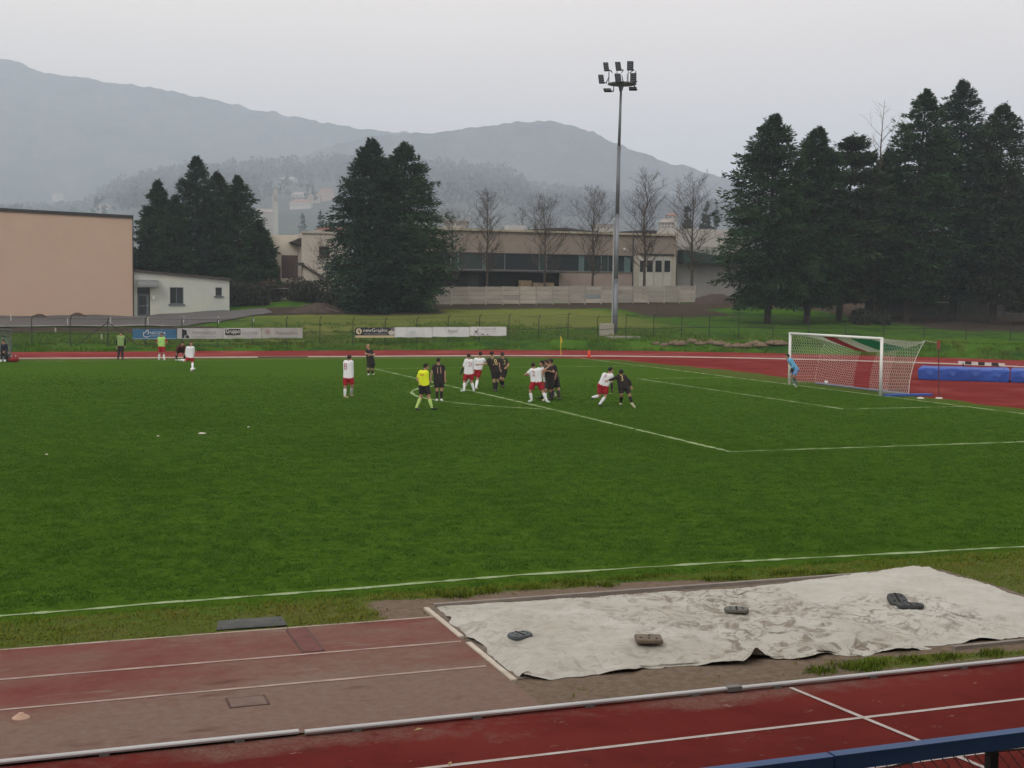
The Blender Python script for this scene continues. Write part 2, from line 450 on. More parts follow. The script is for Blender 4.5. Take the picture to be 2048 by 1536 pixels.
pline([(0, -9.16), (-5.5, -9.16)], 0.10, PAINT, 8)
pline([(-5.5, -9.16), (-5.5, 9.16)], 0.10, PAINT, 9)
pline([(-5.5, 9.16), (0, 9.16)], 0.10, PAINTF, 10)
arc = [(-10.6-8.9*math.cos(a), 8.9*math.sin(a)) for a in np.linspace(-0.87, 0.87, 29)]
pline(arc, 0.11, PAINT, 11)
spot = MB(); spot.poly([(-11+0.12*math.cos(a), 0.12*math.sin(a), 0.007) for a in np.linspace(0, 6.2, 12)]); spot.build('penalty_spot', PAINT, pitch)

# --- running track: far straight + bend (a ring), the red apron inside the bend, and the near straight
TRED = M('track_red', (0.205, 0.032, 0.030), 0.9, (0.160, 0.026, 0.027), scale=1.2, detail=7, spec=0.0, col3=(0.245, 0.062, 0.055), scale3=0.25)
LINE = M('lane_paint', (0.50, 0.46, 0.44), 0.7, (0.36, 0.29, 0.27), scale=4, spec=0.0)
def ringpts(r, n=80, x0=-130.0):
    P = [(x0, TC[1]+r)]+[(TC[0]+r*math.sin(a), TC[1]+r*math.cos(a)) for a in np.linspace(0, math.pi*0.62, n)]
    return np.array(P)
A, B = ringpts(TR0+0.05), ringpts(TR1)
n = len(A)
V = np.concatenate([np.c_[A, np.full(n, 0.004)], np.c_[B, np.full(n, 0.004)]])
far_track = tag(npmesh('running_track_far', V, [(i, i+1, i+1+n, i+n) for i in range(n-1)], TRED), kind='structure')
for k in range(1, 7):
    strip(ringpts(TR0+k*1.22, 60)[(1 if k > 8 else 0):], 0.05, 0.009, 'lane_line', M('lane_paint_faint', (0.26, 0.10, 0.09), 0.8, (0.21, 0.06, 0.055), scale=2), far_track, 2.0)
# red apron
ysr = np.arange(-38, 33.2, 0.7)
V = []
for y in ysr:
    a = float(red_edge(y))-0.3
    b = TC[0]+math.sqrt(max(TR0**2-(y-TC[1])**2, 0.01))
    V += [(a+(max(b, a+0.02)-a)*k/6, y, -0.004) for k in range(7)]
Fq = [(j*7+i, j*7+i+1, (j+1)*7+i+1, (j+1)*7+i) for j in range(len(ysr)-1) for i in range(6)]
APR = M('apron_red', (0.165, 0.026, 0.024), 0.9, (0.130, 0.022, 0.021), scale=0.9, detail=7, spec=0.0, col3=(0.19, 0.042, 0.036), scale3=0.3)
apron = tag(npmesh('track_apron', V, Fq, APR), kind='structure')
for rr in (31.0, 27.5): strip(np.array([(TC[0]+rr*math.sin(a), TC[1]+rr*math.cos(a)) for a in np.linspace(0.55, 1.75, 40)]), 0.05, 0.003, 'lane_line', MATS['lane_paint_faint'], apron, 1.0)
# white inner kerb of the far straight and bend
P = ringpts(TR0, 70); kb = MB()
for i in range(len(P)-1):
    a = np.array([*P[i], 0.0]); b = np.array([*P[i+1], 0.0]); t = b-a; t /= np.linalg.norm(t); q = np.array([-t[1], t[0], 0])*0.04
    kb.add([a-q, b-q, b+q, a+q, a-q+(0, 0, .06), b-q+(0, 0, .06), b+q+(0, 0, .06), a+q+(0, 0, .06)], [(0, 1, 5, 4), (1, 2, 6, 5), (2, 3, 7, 6), (3, 0, 4, 7), (4, 5, 6, 7)])
tag(kb.build('kerb_far', M('kerb_white', (0.62, 0.60, 0.56), 0.6, (0.48, 0.44, 0.40), scale=0.7), None), kind='structure')
# a dark worn strip of the kerb
tag(MB().box((-19.2, 33.52, 0.03), (3.2, 0.25, 0.05)).build('rubber_strip', M('dark_rubber', (0.03, 0.03, 0.03), 0.8), loc=(-19.2, 33.5, 0)), 'dark rubber strip lying along the far white kerb', 'strip')

TR2 = M('track_red_near', (0.132, 0.024, 0.020), 0.85, (0.100, 0.019, 0.017), scale=1.6, detail=8, bump=0.25, bscale=120, spec=0.0, col3=(0.140, 0.028, 0.023), scale3=0.45)
V, F = grid(np.arange(-60, 0, 0.15), np.concatenate([np.arange(-46.2, -39.36, 0.15), [-39.26]]), lambda X, Y: X*0+0.004)
dust = np.clip(sstep(-40.3, -39.5, V[:, 1])*0.62+0.55*sstep(.42, .8, fbm(V[:, 0]*0.8, V[:, 1]*1.6, 2, 5)), 0, 1)
attr_mix(TR2, 'dust', (0.18, 0.115, 0.095), (0.12, 0.052, 0.042), 0.55, 1.15, 5.0, 0.55, 22)
fleck(TR2, (0.22, 0.13, 0.11), 5.0, 0.66, 0.74, (.6, 1, 1)); fleck(TR2, (0.085, 0.020, 0.018), 2.2, 0.60, 0.75)
near_track = tag(npmesh('running_track', V, F, TR2, attrs={'dust': dust}), kind='structure')
strip([(-60, -40.51), (0, -40.51)], 0.055, 0.009, 'lane_line', LINE, near_track, 0.3, 0.10, 1)
strip([(-60, -41.72), (0, -41.72)], 0.055, 0.009, 'lane_line', LINE, near_track, 0.3, 0.10, 2)
strip([(-26.50, -39.42), (-26.35, -40.5), (-25.6, -46)], 0.055, 0.013, 'start_line', LINE, near_track, 0.3, 0.1, 3)

# --- long jump runway, dusty
RW = M('runway_rubber', (0.175, 0.058, 0.050), 0.92, (0.140, 0.046, 0.041), scale=1.4, detail=7, bump=0.3, bscale=90, spec=0.0)
V, F = grid(np.concatenate([[-110, -80, -60], np.arange(-45, -29.24, 0.12), [-29.26]]), np.concatenate([np.concatenate([[-39.29], np.arange(-39.2, -35.42, 0.1)]), [-35.40]]), lambda X, Y: X*0+0.022)
X, Y = V[:, 0], V[:, 1]
rd = np.clip(0.72+0.42*sstep(-37.3, -38.4, Y)+0.25*band(X, -32.4, -29.5, 1.0)*sstep(-36.6, -37.4, Y)-0.16*sstep(-31.5, -34.5, X)*sstep(-38.3, -37, Y)+1.0*(fbm(X*0.7, Y*2.2, 77, 5)-0.5), 0, 1.2)
attr_mix(RW, 'dust', (0.195, 0.140, 0.115), (0.165, 0.105, 0.086), 0.25, 1.1, 3.0, 0.40, 10)
fleck(RW, (0.20, 0.155, 0.13), 2.6, 0.60, 0.78, (.35, 1, 1)); fleck(RW, (0.085, 0.040, 0.034), 1.6, 0.60, 0.80, (.4, 1, 1))
runway = tag(npmesh('runway', V, F, RW, attrs={'dust': rd}), kind='structure')
PNK = M('runway_paint', (0.42, 0.33, 0.29), 0.8, (0.24, 0.15, 0.13), scale=3, detail=7)
strip([(-80, -35.43), (-29.3, -35.37)], 0.05, 0.027, 'lane_line', PNK, runway, 0.2, 0.3, 5)
strip([(-80, -36.63), (-29.3, -36.62)], 0.05, 0.027, 'lane_line', PNK, runway, 0.2, 0.3, 6)
strip([(-80, -37.71), (-29.35, -37.71)], 0.05, 0.027, 'lane_line', PNK, runway, 0.2, 0.3, 7)
JN = M('joint_dark', (0.11, 0.065, 0.055), 0.9, (0.07, 0.035, 0.03), scale=9)
def board(cx, cy, sx, sy, mat, nm):
    MB().box((cx, cy, 0.025), (sx, sy, 0.008)).build(nm, mat, runway)
    for dx, dy, wx, wy in ((-sx/2, 0, .025, sy+.03), (sx/2, 0, .025, sy+.03), (0, sy/2, sx, .02), (0, -sy/2, sx, .02)):
        MB().box((cx+dx, cy+dy, 0.0255), (wx, wy, 0.008)).build('board_joint', JN, runway)
board(-31.06, -36.0, 0.24, 1.06, M('board_red', (0.155, 0.055, 0.048), 0.9, (0.10, 0.04, 0.036), scale=4), 'take_off_board')
board(-32.06, -38.18, 0.38, 0.30, M('board_grey', (0.165, 0.118, 0.098), 0.9, (0.13, 0.085, 0.07), scale=5), 'take_off_board')

# --- sand in the jumping pit
SAND = M('pit_sand', (0.20, 0.165, 0.135), 0.95, (0.125, 0.10, 0.08), scale=9, detail=8, bump=0.8, bscale=40, spec=0.0)
V, F = grid(np.arange(-29.2, -20.8, 0.15), np.arange(-38.25, -34.8, 0.15), lambda X, Y: 0.006+0.012*fbm(X*2, Y*2, 4))
tag(npmesh('sand_pit', V, F, SAND, smooth=True), kind='structure')

# --- hills: real slopes with a wooded, bumpy skin
def pxD(x, y, D):
    q = atD(x, y, D); return q
def hill(name, ridge, Dr, D0, cols, rows, bump, mat, seed, base=3.0):
    rx = np.array([q[0] for q in ridge], float); ry = np.array([q[1] for q in ridge], float)
    px = np.linspace(rx[0], rx[-1], cols); py = np.interp(px, rx, ry)
    py = np.convolve(np.r_[np.full(4, py[0]), py, np.full(4, py[-1])], np.ones(9)/9, 'valid')
    V = []
    tt = np.concatenate([np.linspace(0, 1, rows), [1.06, 1.2, 1.5]])
    for t in tt:
        for x, y in zip(px, py):
            top = atD(x, y, Dr); dirn = (top-CAM); dirn[2] = 0; d1 = np.linalg.norm(dirn); dirn /= d1
            k = D0/Dr
            if t <= 1: d = d1*(k+(1-k)*t); z = base+(top[2]-base)*(t**1.15)
            else: d = d1*(1+(t-1)*0.8); z = base+(top[2]-base)*(1-(t-1)*0.5)
            V.append((CAM[0]+dirn[0]*d, CAM[1]+dirn[1]*d, z))
    V = np.array(V); nT = len(tt)
    tcol = np.repeat(tt, cols)
    sc = 1/(Dr*0.0085)
    env = sstep(0.0, 0.25, tcol)
    V[:, 2] += env*bump*((fbm(V[:, 0]*sc, V[:, 1]*sc, seed, 3)-0.5)*2.2)
    V[:, 2] += env*bump*((fbm(V[:, 0]*sc*0.12, V[:, 1]*sc*0.12, seed+5, 3)-0.5)*3.5)*(tcol < 0.97)
    i = np.arange(cols-1)[None, :]+np.arange(nT-1)[:, None]*cols
    F = np.stack([i, i+1, i+cols+1, i+cols], -1).reshape(-1, 4)
    return tag(npmesh(name, V, F, mat), kind='structure')
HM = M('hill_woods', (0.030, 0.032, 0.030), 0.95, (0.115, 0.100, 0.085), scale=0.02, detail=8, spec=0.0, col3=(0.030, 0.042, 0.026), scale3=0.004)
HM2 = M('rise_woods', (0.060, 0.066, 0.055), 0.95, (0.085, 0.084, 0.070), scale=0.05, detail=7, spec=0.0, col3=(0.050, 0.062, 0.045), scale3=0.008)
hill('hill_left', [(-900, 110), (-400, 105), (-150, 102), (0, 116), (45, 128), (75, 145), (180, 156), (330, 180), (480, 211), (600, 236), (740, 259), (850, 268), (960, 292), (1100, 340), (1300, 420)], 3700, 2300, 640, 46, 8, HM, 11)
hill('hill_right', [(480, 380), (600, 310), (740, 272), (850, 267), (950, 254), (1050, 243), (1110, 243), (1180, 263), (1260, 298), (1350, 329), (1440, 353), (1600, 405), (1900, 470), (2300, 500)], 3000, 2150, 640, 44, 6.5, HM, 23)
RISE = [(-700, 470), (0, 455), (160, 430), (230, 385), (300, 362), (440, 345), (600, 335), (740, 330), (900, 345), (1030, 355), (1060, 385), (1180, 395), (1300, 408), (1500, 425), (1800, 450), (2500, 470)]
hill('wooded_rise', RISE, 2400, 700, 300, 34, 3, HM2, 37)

# ================================================================== BUILDINGS
def facade(root, Y, rects, name, mat, depth, pad=0.0):
    """boxes given by pixel corners (x0,y0,x1,y1) on the plane Y; depth>0 goes back, <0 stands proud"""
    outs = []
    for (x0, y0, x1, y1) in rects:
        a = atY(x0, y1, Y); b = atY(x1, y0, Y)
        m = MB(); m.box(((a[0]+b[0])/2, Y+depth/2, (a[2]+b[2])/2), (abs(b[0]-a[0])+pad, abs(depth), abs(b[2]-a[2])+pad))
        outs.append(m.build(name, mat, root))
    return outs
def wall_with_holes(X0, X1, z0, ztop, Y, holes, depth=0.3):
    """front wall as a grid of boxes with rectangular openings; ztop is a function of X (rows end level below it, the strip above is cut to the slope)"""
    zt = min(ztop(X0), ztop(X1))
    m = MB()
    xc = sorted({X0, X1, *[h[0] for h in holes], *[h[1] for h in holes]})
    zc = sorted({z0, zt-0.05, *[h[2] for h in holes], *[h[3] for h in holes]})
    for i in range(len(xc)-1):
        for j in range(len(zc)-1):
            cx, cz = (xc[i]+xc[i+1])/2, (zc[j]+zc[j+1])/2
            if any(h[0] < cx < h[1] and h[2] < cz < h[3] for h in holes): continue
            m.add([(xc[i], Y, zc[j]), (xc[i+1], Y, zc[j]), (xc[i+1], Y, zc[j+1]), (xc[i], Y, zc[j+1])], [(0, 1, 2, 3)])
    m.add([(X0, Y, zt-0.05), (X1, Y, zt-0.05), (X1, Y, ztop(X1)), (X0, Y, ztop(X0))], [(0, 1, 2, 3)])
    for h in holes:   # reveals
        a, b, c, d = h
        m.add([(a, Y, c), (b, Y, c), (b, Y, d), (a, Y, d), (a, Y+depth, c), (b, Y+depth, c), (b, Y+depth, d), (a, Y+depth, d)], [(0, 4, 5, 1), (1, 5, 6, 2), (2, 6, 7, 3), (3, 7, 4, 0)])
    return m
def shell(m, X0, X1, z0, zl, zr, Y, D):
    """side walls, back and (flat or single-pitch) roof behind a front wall"""
    m.add([(X0, Y, z0), (X0, Y+D, z0), (X0, Y+D, zl), (X0, Y, zl)], [(0, 1, 2, 3)])
    m.add([(X1, Y, z0), (X1, Y+D, z0), (X1, Y+D, zr), (X1, Y, zr)], [(0, 1, 2, 3)])
    m.add([(X0, Y+D, z0), (X1, Y+D, z0), (X1, Y+D, zr), (X0, Y+D, zl)], [(0, 1, 2, 3)])
    m.add([(X0, Y, zl), (X1, Y, zr), (X1, Y+D, zr), (X0, Y+D, zl)], [(0, 1, 2, 3)])
GLASS = M('window_glass', (0.020, 0.024, 0.026), 0.12, (0.03, 0.035, 0.036), scale=0.6, spec=0.6)
DARK = M('dark_metal', (0.022, 0.022, 0.024), 0.55, spec=0.4)
# --- large beige hall on the left
YB = 80.0
BEI = M('beige_render', (0.465, 0.342, 0.270), 0.9, (0.435, 0.316, 0.246), scale=0.5, detail=6, bump=0.1, bscale=30, spec=0.1, col3=(0.45, 0.322, 0.25), scale3=0.08)
a, b = atY(-260, 640, YB), atY(266, 634, YB)
tl, tr_ = atY(-260, 408, YB), atY(266, 437, YB)
z0 = 0.9
hall = empty('sports_hall', ((a[0]+b[0])/2, YB, z0), 'tall beige rendered hall with a dark roof edge and no windows', 'building')
m = MB(); m.add([(a[0], YB, z0), (b[0], YB, z0), (b[0], YB, tr_[2]), (a[0], YB, tl[2])], [(0, 1, 2, 3)])
shell(m, a[0], b[0], z0, tl[2]-.02, tr_[2]-.02, YB, 26)
m.build('wall', BEI, hall, recalc=False)
m = MB(); m.add([(a[0]-.2, YB-.12, tl[2]), (b[0]+.12, YB-.12, tr_[2]), (b[0]+.12, YB-.12, tr_[2]+.30), (a[0]-.2, YB-.12, tl[2]+.30), (a[0]-.2, YB+26.2, tl[2]), (b[0]+.12, YB+26.2, tr_[2]), (b[0]+.12, YB+26.2, tr_[2]+.30), (a[0]-.2, YB+26.2, tl[2]+.30)], [(0, 1, 2, 3), (4, 7, 6, 5), (0, 4, 5, 1), (3, 2, 6, 7), (0, 3, 7, 4), (1, 5, 6, 2)])
m.build('roof', DARK, hall)
MB().tube([(b[0]+.06, YB-.06, z0), (b[0]+.06, YB-.06, tr_[2])], 0.05, 6).build('downpipe', DARK, hall)
# --- grey annex with door, canopy and two windows
YA = 80.4
GRY = M('grey_render', (0.46, 0.485, 0.45), 0.9, (0.405, 0.425, 0.395), scale=0.8, detail=7, bump=0.1, bscale=20, spec=0.1, col3=(0.48, 0.475, 0.41), scale3=0.3)
def atr(x0, y0, x1, y1, Y):
    p, q = atY(x0, y1, Y), atY(x1, y0, Y); return [p[0], q[0], p[2], q[2]]
aL, aR = atY(267, 634, YA), atY(459, 630, YA); zt0, zt1 = atY(267, 543, YA)[2], atY(459, 561, YA)[2]
zt = lambda X: zt0+(zt1-zt0)*(X-aL[0])/(aR[0]-aL[0])
annex = empty('annex', ((aL[0]+aR[0])/2, YA, 1.0), 'low pale grey annex with sloping dark roof beside the beige hall', 'building')
door = atr(275, 575, 300, 632, YA); w1 = atr(340, 575, 367, 608, YA); w2 = atr(431, 575, 444, 592, YA)
m = wall_with_holes(aL[0], aR[0], 0.9, zt, YA, [door, w1, w2], 0.35)
shell(m, aL[0], aR[0], 0.9, zt0-.03, zt1-.03, YA, 9)
m.build('wall', GRY, annex, recalc=False)
m = MB(); m.add([(aL[0], YA-.25, zt0), (aR[0]+.15, YA-.25, zt1), (aR[0]+.15, YA-.25, zt1+.2), (aL[0], YA-.25, zt0+.2), (aL[0], YA+9.2, zt0), (aR[0]+.15, YA+9.2, zt1), (aR[0]+.15, YA+9.2, zt1+.2), (aL[0], YA+9.2, zt0+.2)], [(0, 1, 2, 3), (4, 7, 6, 5), (0, 4, 5, 1), (3, 2, 6, 7), (0, 3, 7, 4), (1, 5, 6, 2)])
m.build('roof', M('roof_brown', (0.06, 0.045, 0.045), 0.7), annex)
FRM = M('window_frame_grey', (0.10, 0.12, 0.14), 0.5)
def window(root, w, Y, n=1, fr=0.06, fm=FRM, glass=GLASS, sill=True, rec=0.18):
    x0, x1, zb, zt_ = w
    f = MB()
    for (cx, cz, sx, sz) in ((x0+fr/2, (zb+zt_)/2, fr, zt_-zb), (x1-fr/2, (zb+zt_)/2, fr, zt_-zb), ((x0+x1)/2, zb+fr/2, x1-x0-2*fr, fr), ((x0+x1)/2, zt_-fr/2, x1-x0-2*fr, fr)):
        f.box((cx, Y+rec, cz), (sx, 0.06, sz))
    for k in range(1, n): f.box((x0+(x1-x0)*k/n, Y+rec, (zb+zt_)/2), (fr, 0.06, zt_-zb-2*fr))
    wo = f.build('window', fm, root)
    for k in range(n):
        c = MB(); c.box((x0+(x1-x0)*(k+.5)/n, Y+rec+0.02, (zb+zt_)/2), ((x1-x0)/n-fr, 0.02, zt_-zb-2*fr)); c.build('pane', glass, wo)
    if sill: MB().box(((x0+x1)/2, Y-0.04, zb-0.06), (x1-x0+.3, 0.2, 0.12)).build('sill', fm, wo)
    return wo
window(annex, w1, YA, 2, 0.08); window(annex, w2, YA, 1, 0.06)
x0, x1, zb, zt_ = door
d = MB(); d.box(((x0+x1)/2, YA+.22, zb+1.05), (x1-x0-.16, .06, 2.1)); dl = d.build('door', FRM, annex)
MB().box(((x0+x1)/2-.08, YA+.18, zb+1.5), ((x1-x0)*.55, .03, .9)).build('pane', GLASS, dl)
MB().box(((x0+x1)/2-.08, YA+.18, zb+.55), ((x1-x0)*.55, .03, .75)).build('pane', GLASS, dl)
MB().box((x1-.22, YA+.15, zb+1.05), (.05, .08, .25)).build('handle', M('steel', (0.4, 0.4, 0.4), 0.35, metal=0.8), dl)
MB().box(((x0+x1)/2, YA+.24, (zb+2.15+zt_)/2), (x1-x0, .04, zt_-zb-2.15)).build('transom', GLASS, annex)
# curved canopy over the door
ca, cb = atY(275, 573, YA), atY(316, 573, YA); zc = atY(280, 560, YA)[2]
m = MB(); X0c, X1c = ca[0]-.05, cb[0]
prof = [(YA-.02, zc+.02)]+[(YA-1.0*math.sin(t), ca[2]+(zc-ca[2])*math.cos(t)) for t in np.linspace(0.15, 1.57, 8)]
for i in range(len(prof)-1):
    (y0, q0), (y1, q1) = prof[i], prof[i+1]
    m.add([(X0c, y0, q0), (X1c, y0, q0), (X1c, y1, q1), (X0c, y1, q1), (X0c, y0, q0-.05), (X1c, y0, q0-.05), (X1c, y1, q1-.05), (X0c, y1, q1-.05)], [(0, 1, 2, 3), (4, 7, 6, 5), (0, 3, 7, 4), (1, 5, 6, 2), (2, 6, 7, 3)])
m.build('canopy', M('canopy_grey', (0.16, 0.17, 0.17), 0.5), annex)
q = atY(307, 595, YA); MB().box((q[0], YA-.06, q[2]), (.22, .12, .36), ).build('meter_box', M('white_plastic', (0.7, 0.7, 0.68), 0.5), annex)
# asphalt lane in front of the hall
ASP = M('asphalt', (0.105, 0.098, 0.098), 0.9, (0.082, 0.077, 0.077), scale=0.9, detail=8, spec=0.15, col3=(0.11, 0.10, 0.095), scale3=0.12)
V, F = grid(np.arange(-110, -12, 1.0), np.arange(65.2, 80.3, 0.9), lambda X, Y: gz(X, Y)*0)
V[:, 1] = np.where(V[:, 0] > -22, 79.5-(79.5-V[:, 1])*(1-0.075*(V[:, 0]+22)), V[:, 1])
V[:, 2] = terr(V[:, 0], V[:, 1])+0.04+0.05*sstep(65, 67, V[:, 1])
tag(npmesh('asphalt_lane', V, F, ASP, smooth=True), kind='structure')
V, F = grid(np.arange(-110, -22, 1.0), np.array([64.3, 64.9, 65.5]), lambda X, Y: terr(X, Y)+0.12)
tag(npmesh('lane_edge', V, F, M('pale_gravel', (0.20, 0.19, 0.18), 0.95, (0.14, 0.13, 0.125), scale=2), smooth=True), kind='structure')

# --- precast concrete wall in front of the factory
YW = 83.6
CON = [M('concrete_%d' % k, c, 0.9, tuple(v*0.72 for v in c), scale=1.2, detail=8, bump=0.2, bscale=10, spec=0.1, stretch=(0.5, 1, 2.0), col3=tuple(v*0.80 for v in c), scale3=0.5) for k, c in enumerate([(0.44, 0.41, 0.35), (0.385, 0.36, 0.31), (0.48, 0.45, 0.385), (0.34, 0.32, 0.285)])]
wx0, wx1 = atY(868, 600, YW)[0], atY(1389, 600, YW)[0]
nb = 16; sp = (wx1-wx0)/nb; hs = 0.47
cw = empty('concrete_wall', ((wx0+wx1)/2, YW, 3.0), 'precast concrete slab wall below the factory windows', 'wall')
def wbase(X): return 3.08+0.016*(X-wx0)
sm = {}
for i in range(nb):
    xm = wx0+(i+.5)*sp; zb_ = wbase(xm)
    for j in range(4):
        k = R.choice((0, 0, 1, 1, 2, 3) if j < 3 else (1, 1, 3, 0))
        if i in (9,) and j == 1: kk = M('concrete_blue', (0.24, 0.28, 0.30), 0.9, (0.2, 0.22, 0.23), scale=1)
        else: kk = CON[k]
        MB().box((xm, YW+R.uniform(-.012, .012), zb_+hs*(j+.5)), (sp-.10, 0.05, hs-.022)).build('slab', kk, cw)
for i in range(nb+1):
    xm = wx0+i*sp
    MB().box((xm, YW-.02, wbase(xm)+hs*2-.15), (0.12, 0.13, hs*4+.36)).build('post', CON[R.choice((0, 2, 2, 3))], cw)

# --- long factory behind the wall
YF = 96.0
BRN = M('factory_brown', (0.295, 0.245, 0.205), 0.9, (0.25, 0.21, 0.18), scale=0.5, detail=6, spec=0.1, stretch=(1, 1, 3))
PNKW = M('factory_pinkish', (0.36, 0.28, 0.25), 0.9, (0.31, 0.24, 0.215), scale=0.6, detail=6, spec=0.1)
fac = empty('factory', (20, YF, 3.2), 'long low brown factory with a green glass window band', 'building')
fx0, fx1 = atY(840, 560, YF)[0], atY(1351, 560, YF)[0]
zr = atY(1000, 463, YF)[2]; zwt = atY(1000, 506, YF)[2]; zwb = atY(1000, 541, YF)[2]
zwr = lambda x: atY(x, 541, YF)[2]
m = MB(); m.add([(fx0, YF, zwt), (fx1, YF, zwt), (fx1, YF, zr), (fx0, YF, zr)], [(0, 1, 2, 3)]); shell(m, fx0, fx1, 3, zr-.03, zr-.03, YF, 30)
m.build('upper_wall', BRN, fac, recalc=False)
xd = atY(1266, 540, YF)[0]; xs_ = atY(1118, 560, YF)[0]
m = MB(); m.add([(xs_, YF, 3), (xd, YF, 3), (xd, YF, zwb), (xs_, YF, zwb)], [(0, 1, 2, 3)]); m.build('lower_wall', PNKW, fac, recalc=False)
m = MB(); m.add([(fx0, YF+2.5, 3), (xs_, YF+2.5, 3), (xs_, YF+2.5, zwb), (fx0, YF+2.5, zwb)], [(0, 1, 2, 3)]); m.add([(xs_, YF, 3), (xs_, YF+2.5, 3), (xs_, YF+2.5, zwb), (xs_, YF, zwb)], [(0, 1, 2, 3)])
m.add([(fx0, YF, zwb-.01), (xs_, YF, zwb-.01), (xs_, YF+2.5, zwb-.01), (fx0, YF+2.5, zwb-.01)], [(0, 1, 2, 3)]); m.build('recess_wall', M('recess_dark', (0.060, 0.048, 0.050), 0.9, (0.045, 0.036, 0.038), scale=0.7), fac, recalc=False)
MB().box(((fx0+xs_)/2, YF-.7, zwb-.08), (xs_-fx0+.6, 1.6, .16)).build('canopy', M('canopy_dark', (0.075, 0.075, 0.08), 0.6), fac)
MB().box(((fx0+fx1)/2, YF-.12, zr+.12), (fx1-fx0+.3, .35, .24)).build('parapet', M('parapet_cream', (0.40, 0.36, 0.27), 0.8), fac)
for (xa, xb) in ((908, 928),): 
    q = atY(xa, 545, YF+2.4)
q0 = atY(935, 548, YF+2.4); q1 = atY(957, 575, YF+2.4); MB().box(((q0[0]+q1[0])/2, YF+2.45, (q0[2]+q1[2]-1)/2), (q1[0]-q0[0], .08, q0[2]-q1[2]+1)).build('door', M('door_mauve', (0.13, 0.115, 0.13), 0.7), fac)
# glazing: panes between mullions
TEAL = [M('glass_teal_%d' % k, c, 0.25, tuple(v*0.8 for v in c), scale=0.3, spec=0.5) for k, c in enumerate([(0.020, 0.040, 0.040), (0.026, 0.032, 0.036), (0.030, 0.062, 0.060), (0.12, 0.20, 0.20)])]
cuts = [840, 902, 917, 966, 971, 1010, 1079, 1094, 1159, 1168, 1203, 1217, 1232, 1250, 1262]
kinds = [0, 2, 0, 3, 1, 1, 2, 1, 3, 0, 2, 1, 1, 3]
for i in range(len(cuts)-1):
    p, q = atY(cuts[i], 507, YF), atY(cuts[i+1], 541, YF)
    MB().box(((p[0]+q[0])/2, YF+.12, (zwt+zwb)/2), (q[0]-p[0]-.08, .04, zwt-zwb-.1)).build('pane', TEAL[kinds[i]], fac)
    MB().box((p[0], YF+.08, (zwt+zwb)/2), (.09, .12, zwt-zwb)).build('mullion', M('mullion', (0.14, 0.18, 0.18), 0.5), fac)
MB().box(((fx0+xd)/2, YF+.04, zwt-.04), (xd-fx0, .16, .09)).build('window_head', DARK, fac)
MB().box(((fx0+xd)/2, YF-.02, zwb+.05), (xd-fx0, .2, .12)).build('window_sill', M('sill_pale', (0.20, 0.19, 0.17), 0.8), fac)
# end bay with the white folding doors
px = atY(1266, 520, YF)[0]
m = MB(); m.add([(px, YF-.03, 3), (fx1, YF-.03, 3), (fx1, YF-.03, zwt), (px, YF-.03, zwt)], [(0, 1, 2, 3)]); m.build('end_wall', M('factory_cream', (0.46, 0.42, 0.35), 0.9, (0.40, 0.36, 0.30), scale=0.7), fac, recalc=False)
MB().tube([(px-.05, YF-.1, 3.2), (px-.05, YF-.1, zr-.3)], .07, 6).build('downpipe', DARK, fac)
MB().box(((px+fx1)/2+.3, YF-.15, zwt+.22), (fx1-px-1.4, .3, .18)).build('door_rail', DARK, fac)
DW = M('door_white', (0.52, 0.50, 0.46), 0.7, (0.45, 0.43, 0.40), scale=1.2)
for (xa, xb) in ((1277, 1290), (1291, 1306), (1308, 1324), (1326, 1341)):
    p, q = atY(xa, 511, YF), atY(xb, 580, YF)
    dl = MB().box(((p[0]+q[0])/2, YF-.10, (p[2]+3.2)/2), (q[0]-p[0]-.05, .08, p[2]-3.2)).build('door_leaf', DW, fac)
    g0, g1 = atY(xa+2, 521, YF), atY(xb-2, 544, YF)
    MB().box(((g0[0]+g1[0])/2, YF-.15, (g0[2]+g1[2])/2), (g1[0]-g0[0], .04, g0[2]-g1[2])).build('pane', GLASS, dl)
# low wavy roof and roof vent behind the parapet
pts = [(1010, 463), (1060, 459), (1105, 456), (1135, 455), (1160, 459), (1205, 464), (1240, 463), (1290, 460), (1340, 462)]
m = MB()
for (xa, ya), (xb, yb) in zip(pts[:-1], pts[1:]):
    p, q = atY(xa, ya, YF+8), atY(xb, yb, YF+8); dz = np.array((0, 0, -.32)); bk = np.array((0, 10, 0))
    m.add([p, q, q+dz, p+dz, p+bk, q+bk], [(0, 1, 2, 3), (0, 4, 5, 1)])
m.build('wavy_roof', M('roof_dark', (0.055, 0.052, 0.055), 0.8), fac, recalc=False)
p = atY(1030, 455, YF+5); MB().box((p[0], YF+5, p[2]-.2), (2.2, 1.5, .9)).build('roof_vent', M('vent_white', (0.42, 0.42, 0.42), 0.6), fac)
p = atY(1248, 499, YF); MB().ball((p[0], YF-.12, p[2]), .16, 8, 6).build('wall_lamp', M('white_plastic', (0.7, 0.7, 0.68), 0.5), fac)
for k, (xx, yy, s) in enumerate(((1050, 568, 1.3), (1070, 570, .8), (1082, 571, .7), (1098, 570, .9))):
    p = atY(xx, yy, YF-3); tag(MB().box((p[0], YF-3, p[2]), (s, .9, .55+.3*(k == 0)), ).box((p[0], YF-3, (p[2]-.3+3.2)/2), (s*.9, .8, max(.1, p[2]-.3-3.2))).build('crate', M('timber_pale', (0.26, 0.19, 0.12), 0.9, (0.2, 0.14, 0.09), scale=4), loc=(p[0], YF-3, 3.2)), ('largest pale timber crate above the concrete wall', 'timber crate just right of the largest one above the concrete wall', 'smallest timber crate above the concrete wall under the canopy', 'rightmost timber crate above the concrete wall')[k], 'crate', 'timber crates under the factory canopy')
